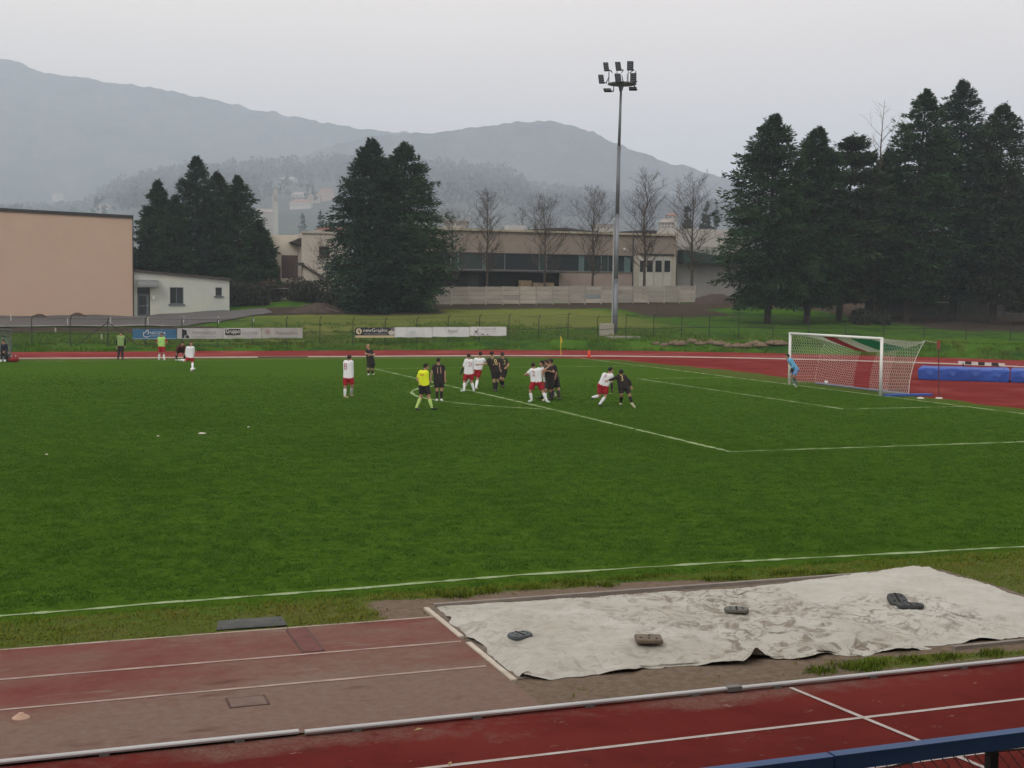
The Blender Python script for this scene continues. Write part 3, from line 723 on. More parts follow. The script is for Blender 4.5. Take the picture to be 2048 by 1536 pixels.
# --- grey building with the green canopy at the right end of the factory
GW = M('grey_shed', (0.30, 0.29, 0.275), 0.9, (0.26, 0.25, 0.24), scale=0.8)
YG = 98.0; g0, g1 = atY(1353, 600, YG), atY(1500, 600, YG)
shd = empty('grey_shed', ((g0[0]+g1[0])/2, YG, 3), 'grey shed with pale upper wall and dark green canopy right of the factory', 'building')
zt_ = atY(1400, 458, YG)[2]; zm = atY(1400, 493, YG)[2]; zl_ = atY(1400, 527, YG)[2]
m = MB(); m.add([(g0[0], YG, 3), (g1[0], YG, 3), (g1[0], YG, zm), (g0[0], YG, zm)], [(0, 1, 2, 3)]); m.build('lower_wall', GW, shd, recalc=False)
m = MB(); m.add([(g0[0], YG, zm), (g1[0], YG, zm), (g1[0], YG, zt_), (g0[0], YG, zt_)], [(0, 1, 2, 3)]); shell(m, g0[0], g1[0], 3, zt_-.03, zt_-.03, YG, 12); m.build('upper_wall', M('shed_white', (0.46, 0.44, 0.40), 0.85), shd, recalc=False)
m = MB(); c0, c1 = g0[0], g1[0]; zc0 = atY(1355, 500, YG)[2]; zc1 = atY(1440, 512, YG)[2]
m.prism([(c0, YG-1.6, zl_), (c1, YG-1.6, zl_), (c1, YG-1.6, zl_+.25), (c0, YG-1.6, zc0)], (0, 1.5, 0)); m.build('canopy', M('green_sheet', (0.016, 0.045, 0.034), 0.5), shd)
# --- white building with the stair, left of the big firs
WH = M('white_render', (0.62, 0.56, 0.47), 0.9, (0.56, 0.51, 0.43), scale=0.5, spec=0.1)
WH2 = M('pale_render', (0.50, 0.455, 0.40), 0.9, (0.45, 0.41, 0.36), scale=0.5, spec=0.1)
YH = 95.0; h0, h1 = atY(500, 560, YH), atY(606, 560, YH); ht = atY(560, 470, YH)[2]
wb = empty('white_building', ((h0[0]+h1[0])/2, YH, 2.6), 'flat roofed white building with brown garage panel between the fir groups', 'building')
m = MB(); m.add([(h0[0], YH, 2.6), (h1[0], YH, 2.6), (h1[0], YH, ht), (h0[0], YH, ht)], [(0, 1, 2, 3)]); shell(m, h0[0], h1[0], 2.6, ht-.02, ht-.02, YH, 12); m.build('wall', WH, wb, recalc=False)
facade(wb, YH, [(563, 511, 604, 556)], 'garage_panel', M('brown_panel', (0.105, 0.070, 0.066), 0.8, (0.085, 0.058, 0.056), scale=2), -.08)
facade(wb, YH, [(500, 534, 561, 560)], 'plinth', M('plinth_red', (0.10, 0.062, 0.050), 0.9), -.06)
YH2 = 92.5; k0, k1 = atY(604, 560, YH2), atY(700, 560, YH2); kt = atY(640, 467, YH2)[2]
m = MB(); w_ = atr(638, 493, 659, 512, YH2); mm = wall_with_holes(k0[0], k1[0], 2.4, lambda X: kt, YH2, [w_], .3); shell(mm, k0[0], k1[0], 2.4, kt-.03, kt-.03, YH2, 14); mm.build('front_wall', WH2, wb, recalc=False)
window(wb, w_, YH2, 1, .1, M('brown_frame', (0.07, 0.05, 0.045), 0.7))
MB().box(((k0[0]+k1[0])/2, YH2-.03, kt+.1), (k1[0]-k0[0]+.2, .3, .2)).build('parapet', M('parapet_pale', (0.42, 0.39, 0.35), 0.8), wb)
p0, p1, p2, p3 = atY(583, 484, YH-2.2), atY(604, 475, YH-2.2), atY(604, 492, YH-2.2), atY(592, 488, YH-2.2)
MB().prism([p0, p1, p2-(0, 0, .0), p3], (0, 2.1, 0)).build('porch_roof', M('porch_dark', (0.05, 0.04, 0.04), 0.8), wb)
# outside stair of separate steps with a sloping wall below
s0, s1 = atY(606, 530, YH2-1.2), atY(660, 563, YH2-1.2); ns = 12
for i in range(ns):
    t = i/(ns-1); xx = s0[0]+(s1[0]-s0[0])*t; zz = s0[2]+(s1[2]-s0[2])*t
    MB().box((xx, YH2-.7, zz), (abs(s1[0]-s0[0])/ns+.12, 1.3, .14)).build('step', M('step_dark', (0.07, 0.055, 0.05), 0.9), wb)
MB().prism([(s0[0], YH2-1.1, 2.4), (s1[0], YH2-1.1, 2.4), (s1[0], YH2-1.1, s1[2]-.15), (s0[0], YH2-1.1, s0[2]-.15)], (0, .3, 0)).build('stair_wall', WH2, wb)
p, q = atY(587, 528, YH2-.8), atY(606, 532, YH2-.8); MB().box(((p[0]+q[0])/2, YH2-.8, p[2]), (q[0]-p[0], 1.3, .3)).build('landing', MATS['step_dark'], wb)
p, q = atY(660, 464, 108), atY(632, 468, 108)
rf = empty('red_roof_house', (p[0], 112, 3), 'low house with flat red roof edge behind the white building', 'house')
q0, q1 = atY(633, 470, 112), atY(700, 453, 112)
MB().box(((q0[0]+q1[0])/2, 114, (q0[2]+3)/2+.4), (q1[0]-q0[0], 5, q0[2]-3+.4)).build('wall', M('shed_white', (0.46, 0.44, 0.40), 0.85), rf)
MB().box(((q0[0]+q1[0])/2+.7, 113.5, q0[2]+.75), (q1[0]-q0[0], 6, .35)).build('roof', M('roof_terracotta', (0.30, 0.16, 0.115), 0.9, (0.22, 0.12, 0.09), scale=2), rf)
# small open timber shelter in the shrubs, dirt heap and boards
tim = M('timber_grey', (0.12, 0.105, 0.09), 0.9, (0.08, 0.07, 0.06), scale=5)
q = atG(560, 604); shl = empty('timber_shelter', q, 'small open timber shelter half hidden in shrubs left of the big firs', 'shelter')
D_ = (q-CAM)@FW
for (xa, ya, xb, yb) in ((540, 575, 535, 604), (543, 575, 541, 604), (579, 574, 577, 604), (585, 577, 582, 604)):
    MB().tube([atD(xa, ya, D_), atD(xb, yb+1, D_)], .06, 6).build('post', tim, shl)
MB().tube([atD(543, 577, D_-.1), atD(578, 577, D_-.1)], .07, 6).build('beam', M('timber_light', (0.22, 0.2, 0.18), 0.8), shl)
a_, b_ = atD(536, 573, D_), atD(590, 573, D_); MB().box((a_+b_)/2+np.array((0, .6, .12)), (np.linalg.norm(b_-a_), 1.8, .14)).build('roof', M('roof_moss', (0.05, 0.055, 0.04), 0.9), shl)
def mound(name, c, rx, ry, h, mat, label, cat, seed, n=26):
    th = np.linspace(0, 2*math.pi, n, endpoint=False); V = [(c[0], c[1], c[2]+h)]; F = []
    for k, s in enumerate((0.25, 0.5, 0.75, 1.0)):
        for t in th:
            j = 1+0.35*(vnoise(np.array(t*2+k*3.1), np.array(seed*1.7))-0.5)
            V.append((c[0]+rx*s*j*math.cos(t), c[1]+ry*s*j*math.sin(t), c[2]+h*(1-s**1.6)+(0.25*h*(vnoise(np.array(t*5+k), np.array(seed+4.))-0.5) if s < 1 else -.12)))
    F = [(0, 1+i, 1+(i+1) % n) for i in range(n)]
    for k in range(3):
        for i in range(n): F.append((1+k*n+i, 1+(k+1)*n+i, 1+(k+1)*n+(i+1) % n, 1+k*n+(i+1) % n))
    o = MB().add(V, F).build(name, mat, loc=c, smooth=True); tag(o, label, cat); return o
SOIL = M('soil_heap', (0.085, 0.062, 0.052), 0.95, (0.05, 0.038, 0.032), scale=2.2, detail=8, bump=0.8, bscale=5, spec=0.05)
for (xx, yy, rx, h, lb) in ((640, 624, 2.9, .9, 'brown soil heap with boards at the foot of the big firs'), (1432, 607, 3.2, 1.1, 'reddish brown soil heap at the right end of the concrete wall'), (80, 637, .9, .42, 'small brown soil heap in front of the beige hall, the left of two'), (156, 635, .9, .45, 'small brown soil heap in front of the beige hall, the right of two')):
    c = atG(xx, yy); mound('soil_heap', c, rx, rx*.6, h, SOIL, lb, 'soil heap', int(xx))
for k, (xa, ya, xb, yb) in enumerate(((608, 610, 640, 622), (632, 621, 660, 622), (652, 617, 678, 624))):
    q = atG(xa, yb); D_ = (q-CAM)@FW-1.8; a_, b_ = atD(xa, ya, D_), atD(xb, yb, D_)
    b_[2] = max(b_[2], float(terr(b_[0], b_[1]))+.05)
    tag(MB().tube([a_, b_], .07, 4).build('board', tim, loc=a_), ('leftmost loose grey board leaning on the soil heap', 'lowest loose grey board lying across the soil heap', 'rightmost loose grey board on the soil heap by the firs')[k], 'board')
# wall in the shade behind the right-hand firs and the pale roof beyond
SHW = M('concrete_shade_dark', (0.10, 0.10, 0.092), 0.95, (0.06, 0.062, 0.055), scale=1.2, detail=8, spec=0)  # slab concrete with the firs' shade put into its colour
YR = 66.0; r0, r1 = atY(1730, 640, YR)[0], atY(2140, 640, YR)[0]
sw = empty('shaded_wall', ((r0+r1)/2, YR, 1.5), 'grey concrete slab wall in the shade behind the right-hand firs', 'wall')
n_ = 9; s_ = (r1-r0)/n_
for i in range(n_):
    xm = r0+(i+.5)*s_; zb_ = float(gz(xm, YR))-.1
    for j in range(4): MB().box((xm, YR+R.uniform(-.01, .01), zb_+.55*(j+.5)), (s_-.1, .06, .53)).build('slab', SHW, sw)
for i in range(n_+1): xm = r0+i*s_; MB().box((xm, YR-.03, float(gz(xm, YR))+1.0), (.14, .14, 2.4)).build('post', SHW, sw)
p, q = atY(1930, 610, 84), atY(2120, 590, 84)
lh = empty('low_shed', ((p[0]+q[0])/2, 86, 2), 'low cream shed glimpsed behind the right-hand firs', 'shed')
MB().box(((p[0]+q[0])/2, 87, 2.9), (q[0]-p[0], 5, 3.6)).build('wall', M('cream_wall', (0.42, 0.38, 0.30), 0.9), lh)
MB().prism([(p[0]-.5, 84, 4.7), (q[0]+.5, 84, 4.7), (q[0]+.5, 87, 6.0), (p[0]-.5, 87, 6.0)], (0, 0, .12)).build('roof', M('roof_greyish', (0.16, 0.145, 0.14), 0.9), lh)

# --- the grandstand the photograph was taken from (behind and above the camera, out of the frame; built to shade the near rail)
gs = empty('grandstand', (-30, -55, 0), 'covered concrete grandstand along the near side of the track', 'grandstand')
STC = M('added_stand_concrete', (0.30, 0.29, 0.27), 0.9, (0.24, 0.23, 0.215), scale=1)
MB().box((-30, -47.0, 0.45), (70, 1.0, 0.9)).build('added_stand_walkway', STC, gs)
for k in range(13): MB().box((-30, -47.9-.8*k, (0.9+.24*(k+1))/2), (70, .8, 0.9+.24*(k+1))).build('added_stand_tier', STC, gs)
MB().box((-30, -58.4, 4.6), (70, .3, 9.2)).build('added_stand_back_wall', STC, gs)
MB().box((-30, -53.4, 9.0), (72, 10.4, .35)).build('roof', M('added_stand_roof', (0.16, 0.16, 0.16), 0.8), gs)  # roof of the added unseen stand, shades the near rail
for k in range(7): MB().tube([(-62+k*10.6, -57.6, 3.5), (-62+k*10.6, -57.6, 8.9)], .18, 8).build('added_stand_column', STC, gs)

# ================================================================== VILLAGE ON THE SLOPE
def rise_depth(x, y):
    """distance at which the pixel's ray meets the wooded rise"""
    rx = [q[0] for q in RISE]; ry = [q[1] for q in RISE]
    top = atD(x, np.interp(x, rx, ry), 2400)
    for D in np.arange(705, 2400, 5.0):
        t = (D-700)/1700; zs = 3+(top[2]-3)*t**1.15
        if atD(x, y, D)[2] <= zs: return D
    return 2350.0
def house(xc, yb, wpx, hpx, D, wallc, roofc, label, name='village_house', rows=2, colsn=4, cat='house', flat=False, group='houses in the village on the hazy slope'):
    if D > 600: D = rise_depth(xc, yb)-8
    k = D/FOC; w_ = wpx*k; h_ = hpx*k; c = atD(xc, yb, D)
    rt = empty(name, c, label, cat, group)
    yaw = -YAW+0.1*math.sin(xc); ca_, sa_ = math.cos(yaw), math.sin(yaw)
    Mx = np.array([[ca_, -sa_, 0], [sa_, ca_, 0], [0, 0, 1]])
    dp = max(6.0, w_*.7)
    T = lambda q: Mx@np.array(q, float)+c
    m = MB(); m.box(T((0, dp/2, h_/2-4)), (w_, dp, h_+8), Mx); m.build('wall', M('vw_%d_%d' % (int(wallc[0]*100), int(wallc[2]*100)), wallc, 0.9), rt)
    rm = M('vr_%d_%d' % (int(roofc[0]*100), int(roofc[2]*100)), roofc, 0.9)
    if flat: MB().box(T((0, dp/2, h_+.25)), (w_+.6, dp+.6, .5), Mx).build('roof', rm, rt)
    else:
        rh = w_*.16+.6; m = MB()
        P = [T(q) for q in ((-w_/2-.5, -.5, h_), (w_/2+.5, -.5, h_), (w_/2+.5, dp+.5, h_), (-w_/2-.5, dp+.5, h_), (-w_*.3, dp/2, h_+rh), (w_*.3, dp/2, h_+rh))]
        m.add(P, [(0, 1, 5, 4), (2, 3, 4, 5), (1, 2, 5), (3, 0, 4), (3, 2, 1, 0)]); m.build('roof', rm, rt)
    gm = M('village_window', (0.16, 0.16, 0.16), 0.5)
    for r_ in range(rows):
        for c_ in range(colsn):
            xx = -w_/2+w_*(c_+.5)/colsn; zz = h_*(r_+.5)/rows
            MB().box(T((xx, -.05, zz)), (min(1.3, w_/colsn*.5), .1, min(1.6, h_/rows*.5)), Mx).build('window', gm, rt)
    return rt
W1, W2, W3 = (0.42, 0.39, 0.34), (0.37, 0.29, 0.22), (0.39, 0.27, 0.22)
RF, RF2 = (0.26, 0.14, 0.10), (0.30, 0.26, 0.24)
VH = [(205, 425, 26, 12, 900, W1, RF, 'cream village house with red roof above the beige hall roof', 2, 4, False),
 (115, 396, 22, 7, 1150, W1, RF2, 'pale long house highest above the beige hall, far left', 1, 4, False),
 (600, 415, 42, 10, 980, W1, RF, 'long cream village house with arcaded front right of the church', 1, 7, False),
 (575, 366, 34, 7, 1080, W1, RF2, 'pale house highest on the slope between the fir groups', 1, 4, False),
 (628, 405, 24, 14, 960, W2, RF, 'ochre village house on the slope, left of the pink one', 2, 3, False),
 (652, 402, 28, 20, 950, W3, RF, 'pink village house with red roof nearest the big firs', 3, 3, False),
 (598, 395, 30, 6, 1050, W1, RF2, 'low pale house between the church and the ochre house', 1, 4, False),
 (1070, 395, 26, 8, 1000, W1, RF, 'cream house on the slope above the factory, right of the tall wood', 1, 3, False),
 (1215, 425, 26, 8, 700, W1, RF2, 'pale house on the slope just left of the floodlight mast', 1, 4, False),
 (1258, 418, 20, 7, 720, W1, RF, 'small pale house on the slope just right of the floodlight mast', 1, 3, False),
 (1335, 457, 26, 12, 420, W1, RF2, 'white house behind the bare trees right of the mast', 2, 4, False),
 (1206, 458, 40, 7, 400, W1, RF2, 'long white house just above the factory roof left of the mast', 1, 6, True),
 (910, 452, 44, 8, 330, W1, RF2, 'whitish block beside the big firs behind the factory roof', 1, 6, True),
 (1345, 445, 18, 14, 520, W1, RF, 'pale narrow house right of the mast above the factory', 2, 2, False)]
for (xc, yb, wp, hp, D, wc, rc, lb, rw, cn, fl) in VH: house(xc, yb, wp, hp, D, wc, rc, lb, rows=rw, colsn=cn, flat=fl)
# church with bell tower
DC = 1100.0
ch = empty('church', atD(543, 470, DC), 'pale village church with bell tower beside the left fir group', 'church')
k = DC/FOC; CW = M('church_stone', (0.36, 0.33, 0.285), 0.9, (0.32, 0.30, 0.26), scale=0.2)
c = atD(552, 470, DC)
MB().box(c+np.array((0, 3, 80*k/2)), (9.5*k, 9.5*k, 80*k)).build('bell_tower', CW, ch)
bt = MB().box(c+np.array((0, 3, 82*k)), (11.5*k, 11.5*k, 1.0)).box(c+np.array((0, 3, 87*k)), (6.5*k, 6.5*k, 9*k)).build('belfry', CW, ch)
m = MB(); t = c+np.array((0, 3, 91*k)); s_ = 4*k
m.add([t+np.array(q) for q in ((-s_, -s_, 0), (s_, -s_, 0), (s_, s_, 0), (-s_, s_, 0), (0, 0, 8*k))], [(0, 1, 4), (1, 2, 4), (2, 3, 4), (3, 0, 4), (0, 3, 2, 1)]); m.build('spire', M('roof_slate', (0.2, 0.17, 0.15), 0.9), ch)
for dx in (-2.1, 2.1): MB().box(c+np.array((dx*k, 3-4.8*k, 71*k)), (2.4*k, .6, 9*k)).build('belfry_opening', M('village_window', (0.16, 0.16, 0.16), 0.5), ch)
c2 = atD(533, 470, DC+6)
MB().box(c2+np.array((0, 8, 46*k/2)), (30*k, 12, 46*k)).build('nave', CW, ch)
m = MB(); t = c2+np.array((0, 8, 46*k)); w_ = 16*k
m.add([t+np.array(q) for q in ((-w_, -6.5, 0), (w_, -6.5, 0), (w_, 6.5, 0), (-w_, 6.5, 0), (-w_, 0, 7*k), (w_, 0, 7*k))], [(0, 1, 5, 4), (2, 3, 4, 5), (1, 2, 5), (3, 0, 4), (0, 3, 2, 1)]); m.build('roof', M('roof_pale', (0.30, 0.24, 0.21), 0.9), ch)

# ================================================================== TREES
BARK = M('bark_dark', (0.050, 0.040, 0.033), 0.95, (0.030, 0.025, 0.021), scale=6, bump=0.5, bscale=14, spec=0.05)
FIRS = [foliage_mat('fir_green', (0.003, 0.009, 0.003), (0.040, 0.086, 0.034)), foliage_mat('fir_bluish', (0.003, 0.009, 0.005), (0.034, 0.074, 0.040)),
        foliage_mat('fir_brownish', (0.005, 0.009, 0.004), (0.046, 0.068, 0.030), (0.070, 0.056, 0.030))]
def quads(P, D, W, ln, wd):
    """n narrow leaf quads: base P, direction D, side W"""
    C = P+D*(ln*0.5)[:, None]+W*wd[:, None]*0.5; E = P+D*(ln*0.5)[:, None]-W*wd[:, None]*0.5
    T = P+D*ln[:, None]
    n = len(P)
    V = np.stack([P, C, T, E], 1).reshape(-1, 3)
    i = np.arange(n)*4
    F = np.concatenate([np.stack([i, i+1, i+2], 1), np.stack([i, i+2, i+3], 1)])
    return V, F
def conifer(base, H, Rad, seed, label, mat, bare=0.06, nb=330, sprays=34, leaf=0.44, power=0.75, droop=0.35, lean=(0, 0), name='fir_tree', group='dark firs round the sports ground', openness=0.0, flat=0.0):
    g = np.random.default_rng(seed)
    base = np.array(base, float)
    rt = empty(name, base, label, 'tree', group)
    tp = base+np.array((lean[0], lean[1], H))
    zs = np.linspace(0, 1, 9)
    MB().tube([base+(tp-base)*z-np.array((0, 0, .3 if z == 0 else 0)) for z in zs], [max(.02, 0.018*H*(1-z)**0.9+.01) for z in zs], 7).build('trunk', BARK, rt)
    t = bare+(1-bare)*np.sort(g.random(nb)**1.15)*0.985                 # height fraction of each branch
    az = g.random(nb)*2*math.pi
    lump = 0.66+0.62*fbm(np.cos(az)*1.6+7+seed, np.sin(az)*1.6+t*9, seed, 3)
    if flat:
        lay = np.floor(t*11)/11; t = np.where(t > .45, np.clip(lay+0.055*g.random(nb), bare, .98), t)
    uu = np.clip((1-t)/(1-bare), 0, 1)
    prof = (1-(1-uu)**(1.0+2.3*(1-power)))*(0.50+0.50*sstep(bare-.04, bare+0.30, t))
    r = np.maximum(Rad*prof*lump*(0.72+0.42*g.random(nb)**1.3), 0.22*(1-t)*Rad+0.10)
    n = nb*sprays
    bi = np.repeat(np.arange(nb), sprays)
    s = g.random(n)**0.62                                                # along the branch, more towards the tip
    dirx, diry = np.cos(az)[bi], np.sin(az)[bi]
    rr = r[bi]*s
    up = 0.25*(t[bi]-0.3)
    z = base[2]+t[bi]*H+up*rr-droop*rr*s*(1-t[bi]*0.7)+0.12*rr*s**3
    side = (g.random(n)-.5)*0.62*rr*(1-0.55*s)
    lx = base[0]+lean[0]*t[bi]; ly = base[1]+lean[1]*t[bi]
    P = np.stack([lx+dirx*rr-diry*side, ly+diry*rr+dirx*side, z-np.abs(side)*0.25+g.normal(0, .11, n)], 1)
    D = np.stack([dirx*0.75-diry*np.sign(side)*0.45, diry*0.75+dirx*np.sign(side)*0.45, -0.45+0.70*t[bi]+0*s], 1)+g.normal(0, .36, (n, 3))
    D /= np.linalg.norm(D, axis=1)[:, None]
    Wd = np.cross(D, g.normal(0, 1, (n, 3))); Wd /= np.linalg.norm(Wd, axis=1)[:, None]+1e-9
    small = (0.55+0.45*np.clip(r[bi]/(Rad*.6), 0, 1))
    ln = leaf*(0.55+0.9*g.random(n))*small; wd = ln*(0.20+0.16*g.random(n))
    # top leader
    k = 26; tt = g.random(k)*0.05
    P2 = np.stack([tp[0]+g.normal(0, .06, k), tp[1]+g.normal(0, .06, k), tp[2]-tt*H], 1); a2 = g.random(k)*6.28
    D2 = np.stack([np.cos(a2)*.7, np.sin(a2)*.7, np.full(k, .45)], 1); D2 /= np.linalg.norm(D2, axis=1)[:, None]
    W2 = np.cross(D2, g.normal(0, 1, (k, 3))); W2 /= np.linalg.norm(W2, axis=1)[:, None]
    P = np.concatenate([P, P2]); D = np.concatenate([D, D2]); Wd = np.concatenate([Wd, W2]); ln = np.concatenate([ln, np.full(k, .4)*(0.6+.6*g.random(k))]); wd = np.concatenate([wd, np.full(k, .1)])
    V, F = quads(P, D, Wd, ln, wd)
    br = np.concatenate([g.random(nb)[bi], np.full(k, .5)])
    rnd = np.repeat(np.clip(0.20*g.random(len(P))+0.40*br+0.55*fbm(P[:, 0]*.6, P[:, 2]*.6+P[:, 1]*.3, seed+3, 2)-0.10, 0, 1), 4)
    npmesh('crown', V, F, mat, rt, attrs={'rnd': rnd})
    # a few limbs
    m = MB()
    for q in range(0, nb, max(1, nb//40)):
        a = np.array((base[0]+lean[0]*t[q], base[1]+lean[1]*t[q], base[2]+t[q]*H)); b = a+np.array((math.cos(az[q])*r[q]*.8, math.sin(az[q])*r[q]*.8, -droop*r[q]*.6*(1-t[q]*.7)))
        m.tube([a, (a+b)/2+np.array((0, 0, .05*r[q])), b], [.06*(1-t[q])+.02, .04*(1-t[q])+.015, .01], 4)
    m.build('limb', BARK, rt, recalc=False)['kind'] = 'stuff'
    return rt
def place_tree(xt, yt, xb, yb, rpx, Y=None, D=None, **kw):
    if D is None:
        b = atY(xb, yb, Y); D = (b-CAM)@FW
    b = atD(xb, yb, D); b[2] = float(gz(b[0], b[1]))-.05
    top = atD(xt, yt, D); H = top[2]-b[2]
    sx = atD(xt, yb, D)-atD(xb, yb, D)
    return conifer(b, H, rpx*D/FOC, lean=(float(sx[0]), float(sx[1])), **kw)
# left group behind the annex
for k, (xt, yt, xb, rp, Y, lb, mt) in enumerate((
        (318, 362, 316, 56, 97, 'leftmost fir of the group behind the grey annex', 0),
        (352, 392, 352, 42, 94, 'slim short fir between the two taller ones behind the annex', 0),
        (394, 314, 398, 72, 97, 'tallest fir of the group behind the grey annex', 1),
        (436, 345, 438, 60, 99, 'fir just right of the tallest one behind the annex', 2),
        (476, 353, 478, 68, 96, 'broad fir on the right of the group behind the annex', 0),
        (518, 442, 512, 44, 94, 'rightmost low fir of the group behind the annex', 0))):
    place_tree(xt, yt, xb, 618, rp, Y, seed=100+k, label=lb, mat=FIRS[mt], bare=.04, nb=500, sprays=50, power=.22, droop=.25)
# the big pair in the middle
place_tree(742, 279, 735, 622, 90, 74, seed=200, label='left of the two big firs in the middle', mat=FIRS[1], bare=.03, nb=680, sprays=58, power=.16, droop=.3)
place_tree(808, 287, 805, 622, 108, 75, seed=201, label='right, broader one of the two big firs in the middle', mat=FIRS[0], bare=.03, nb=760, sprays=60, power=.18, droop=.32)
# right-hand row
for k, (xt, yt, xb, yb, rp, Y, lb, mt, kw) in enumerate((
        (1540, 231, 1535, 645, 116, 58, 'leftmost tall fir of the right-hand row', 0, dict(power=.24, droop=.36)),
        (1627, 256, 1613, 645, 97, 59, 'slender fir, second trunk of the right-hand row', 0, dict(power=.18, droop=.35)),
        (1700, 268, 1677, 646, 88, 60, 'flat-topped pine, third trunk of the right-hand row', 2, dict(power=-.5, droop=.10, flat=1)),
        (1770, 300, 1752, 644, 78, 66, 'brownish fir between the pine and the tall firs on the right', 2, dict(power=.15, droop=.3)),
        (1840, 182, 1812, 645, 106, 60, 'tall fir left of the tallest one on the right', 0, dict(power=.18, droop=.35)),
        (1912, 164, 1905, 648, 112, 61, 'tallest fir of the right-hand row', 1, dict(power=.18, droop=.35)),
        (1992, 211, 1985, 650, 104, 58, 'ragged brownish fir at the right edge, next to the tallest', 2, dict(power=.0, droop=.3)),
        (2085, 300, 2080, 650, 120, 57, 'fir cut by the right edge of the picture', 2, dict(power=.15, droop=.3)))):
    place_tree(xt, yt, xb, yb, rp, Y, seed=300+k, label=lb, mat=FIRS[mt], bare=.12, nb=720, sprays=60, leaf=.46, **kw)
# small conifers far off
for k, (xt, yt, yb, rp, D, lb) in enumerate(((642, 420, 470, 15, 420, 'lone small conifer seen over the white building'), (605, 425, 470, 26, 700, 'hazy round conifer left of the lone small one'),
        (1374, 412, 465, 15, 300, 'left small conifer behind the bare trees by the right-hand row'), (1412, 404, 465, 22, 310, 'right small conifer behind the bare trees by the right-hand row'), (1432, 418, 465, 14, 330, 'small conifer touching the right-hand row behind the shed'))):
    place_tree(xt, yt, xt, yb, rp, D=D, seed=400+k, label=lb, mat=FIRS[1], bare=.02, nb=150, sprays=24, leaf=1.1, power=.7, group='small far conifers')
# --- leafless trees
TWIG = M('twig_brown', (0.085, 0.065, 0.052), 0.95, (0.058, 0.045, 0.037), scale=3, spec=0.05)
def bare_tree(base, H, Rad, seed, label, name='bare_tree', dens=1.0, forks=0.22, group='leafless trees', up=1.0, mat=TWIG):
    g = random.Random(seed); base = np.array(base, float)
    rt = empty(name, base, label, 'tree', group)
    pts = [base+np.array((g.gauss(0, .03*H)*z*.3, g.gauss(0, .03*H)*z*.3, z*H)) for z in np.linspace(0, 1, 10)]
    pts[0][2] -= .3
    MB().tube(pts, [max(.012, .013*H*(1-z)+.006) for z in np.linspace(0, 1, 10)], 6).build('trunk', mat, rt)
    m = MB()
    def twig(p, d, ln, rad, lev):
        n = 4 if lev < 2 else 2; q = [p]; dd = d.copy()
        for i in range(n):
            dd = dd+np.array((g.gauss(0, .13), g.gauss(0, .13), g.gauss(.05, .08)*up)); dd /= np.linalg.norm(dd)
            q.append(q[-1]+dd*ln/n)
        m.tube(q, [rad*(1-.75*i/n) for i in range(n+1)], 3 if lev else 4, cap=False)
        if lev < 3:
            for k in range(int((6, 4, 3)[lev]*dens+.5)):
                t = g.uniform(.2, 1); i = min(n-1, int(t*n)); pp = q[i]+(q[i+1]-q[i])*(t*n-i)
                a = g.uniform(0, 6.28); v = dd+0.85*np.array((math.cos(a), math.sin(a), g.uniform(-.2, .5)))
                v /= np.linalg.norm(v); twig(pp, v, ln*g.uniform(.35, .6), max(rad*.5, .008), lev+1)
    nb = int(34*dens)
    for i in range(nb):
        t = forks+(1-forks)*(i+g.random())/nb*.95
        k = t*9; j = min(8, int(k)); p = pts[j]+(pts[j+1]-pts[j])*(k-j)
        e_ = math.sin(math.pi*min(1, max(.05, ((t-forks)/(1-forks))*.72+.22)))
        a = i*2.4+g.random(); el = .75+.5*t*up
        d = np.array((math.cos(a), math.sin(a), el)); d /= np.linalg.norm(d)
        twig(p, d, Rad*e_*g.uniform(1.0, 1.45), .010*H*(1-t)*.45+.012, 1 if dens < .8 else 0 if i % 4 == 0 else 1)
    o = m.build('crown', mat, rt, recalc=False)
    return rt
for k, (xt, yt, rp, Y, lb) in enumerate(((977, 381, 38, 89, 'leafless tree in front of the factory, first from the big firs'), (1092, 400, 46, 89, 'leafless tree in front of the factory, second from the big firs'),
        (1188, 386, 46, 89, 'leafless tree just left of the floodlight mast'), (1291, 348, 50, 89, 'tallest leafless tree, just right of the floodlight mast'),
        (1386, 362, 52, 90, 'leafless tree next to the right-hand firs'))):
    b = atY(xt-3, 590, Y); b[2] = float(gz(b[0], b[1])); D = (b-CAM)@FW
    bare_tree(b, atD(xt, yt, D)[2]-b[2], rp*D/FOC, 500+k, lb, group='leafless trees in front of the factory', dens=1.3)
b = atY(905, 600, 86); D = (b-CAM)@FW; b[2] = float(gz(b[0], b[1])); bare_tree(b, 9.5, 3.2, 520, 'leafless tree half hidden behind the right side of the big firs', up=.6)
b = atG(1752, 640); D = (b-CAM)@FW; bare_tree(b, atD(1758, 205, D)[2]-b[2], 2.4, 521, 'thin leafless larch rising above the right-hand row', dens=.6, forks=.5, up=.5)
b = atY(655, 590, 86); b[2] = float(gz(b[0], b[1])); bare_tree(b, 6.0, 2.6, 522, 'small leafless tree in front of the outside stair', forks=.12, up=.5, dens=.9)
b = atY(1046, 470, 130); b[2] = 3.3; D = (b-CAM)@FW; bare_tree(b, atD(1046, 418, D)[2]-3.3, 2.6, 523, 'brown leafless tree above the factory roof by the roof vent', up=.4)
b = atY(1070, 470, 134); b[2] = 3.3; D = (b-CAM)@FW; bare_tree(b, atD(1066, 424, D)[2]-3.3, 2.3, 524, 'brown leafless tree right of the one by the roof vent', up=.4)
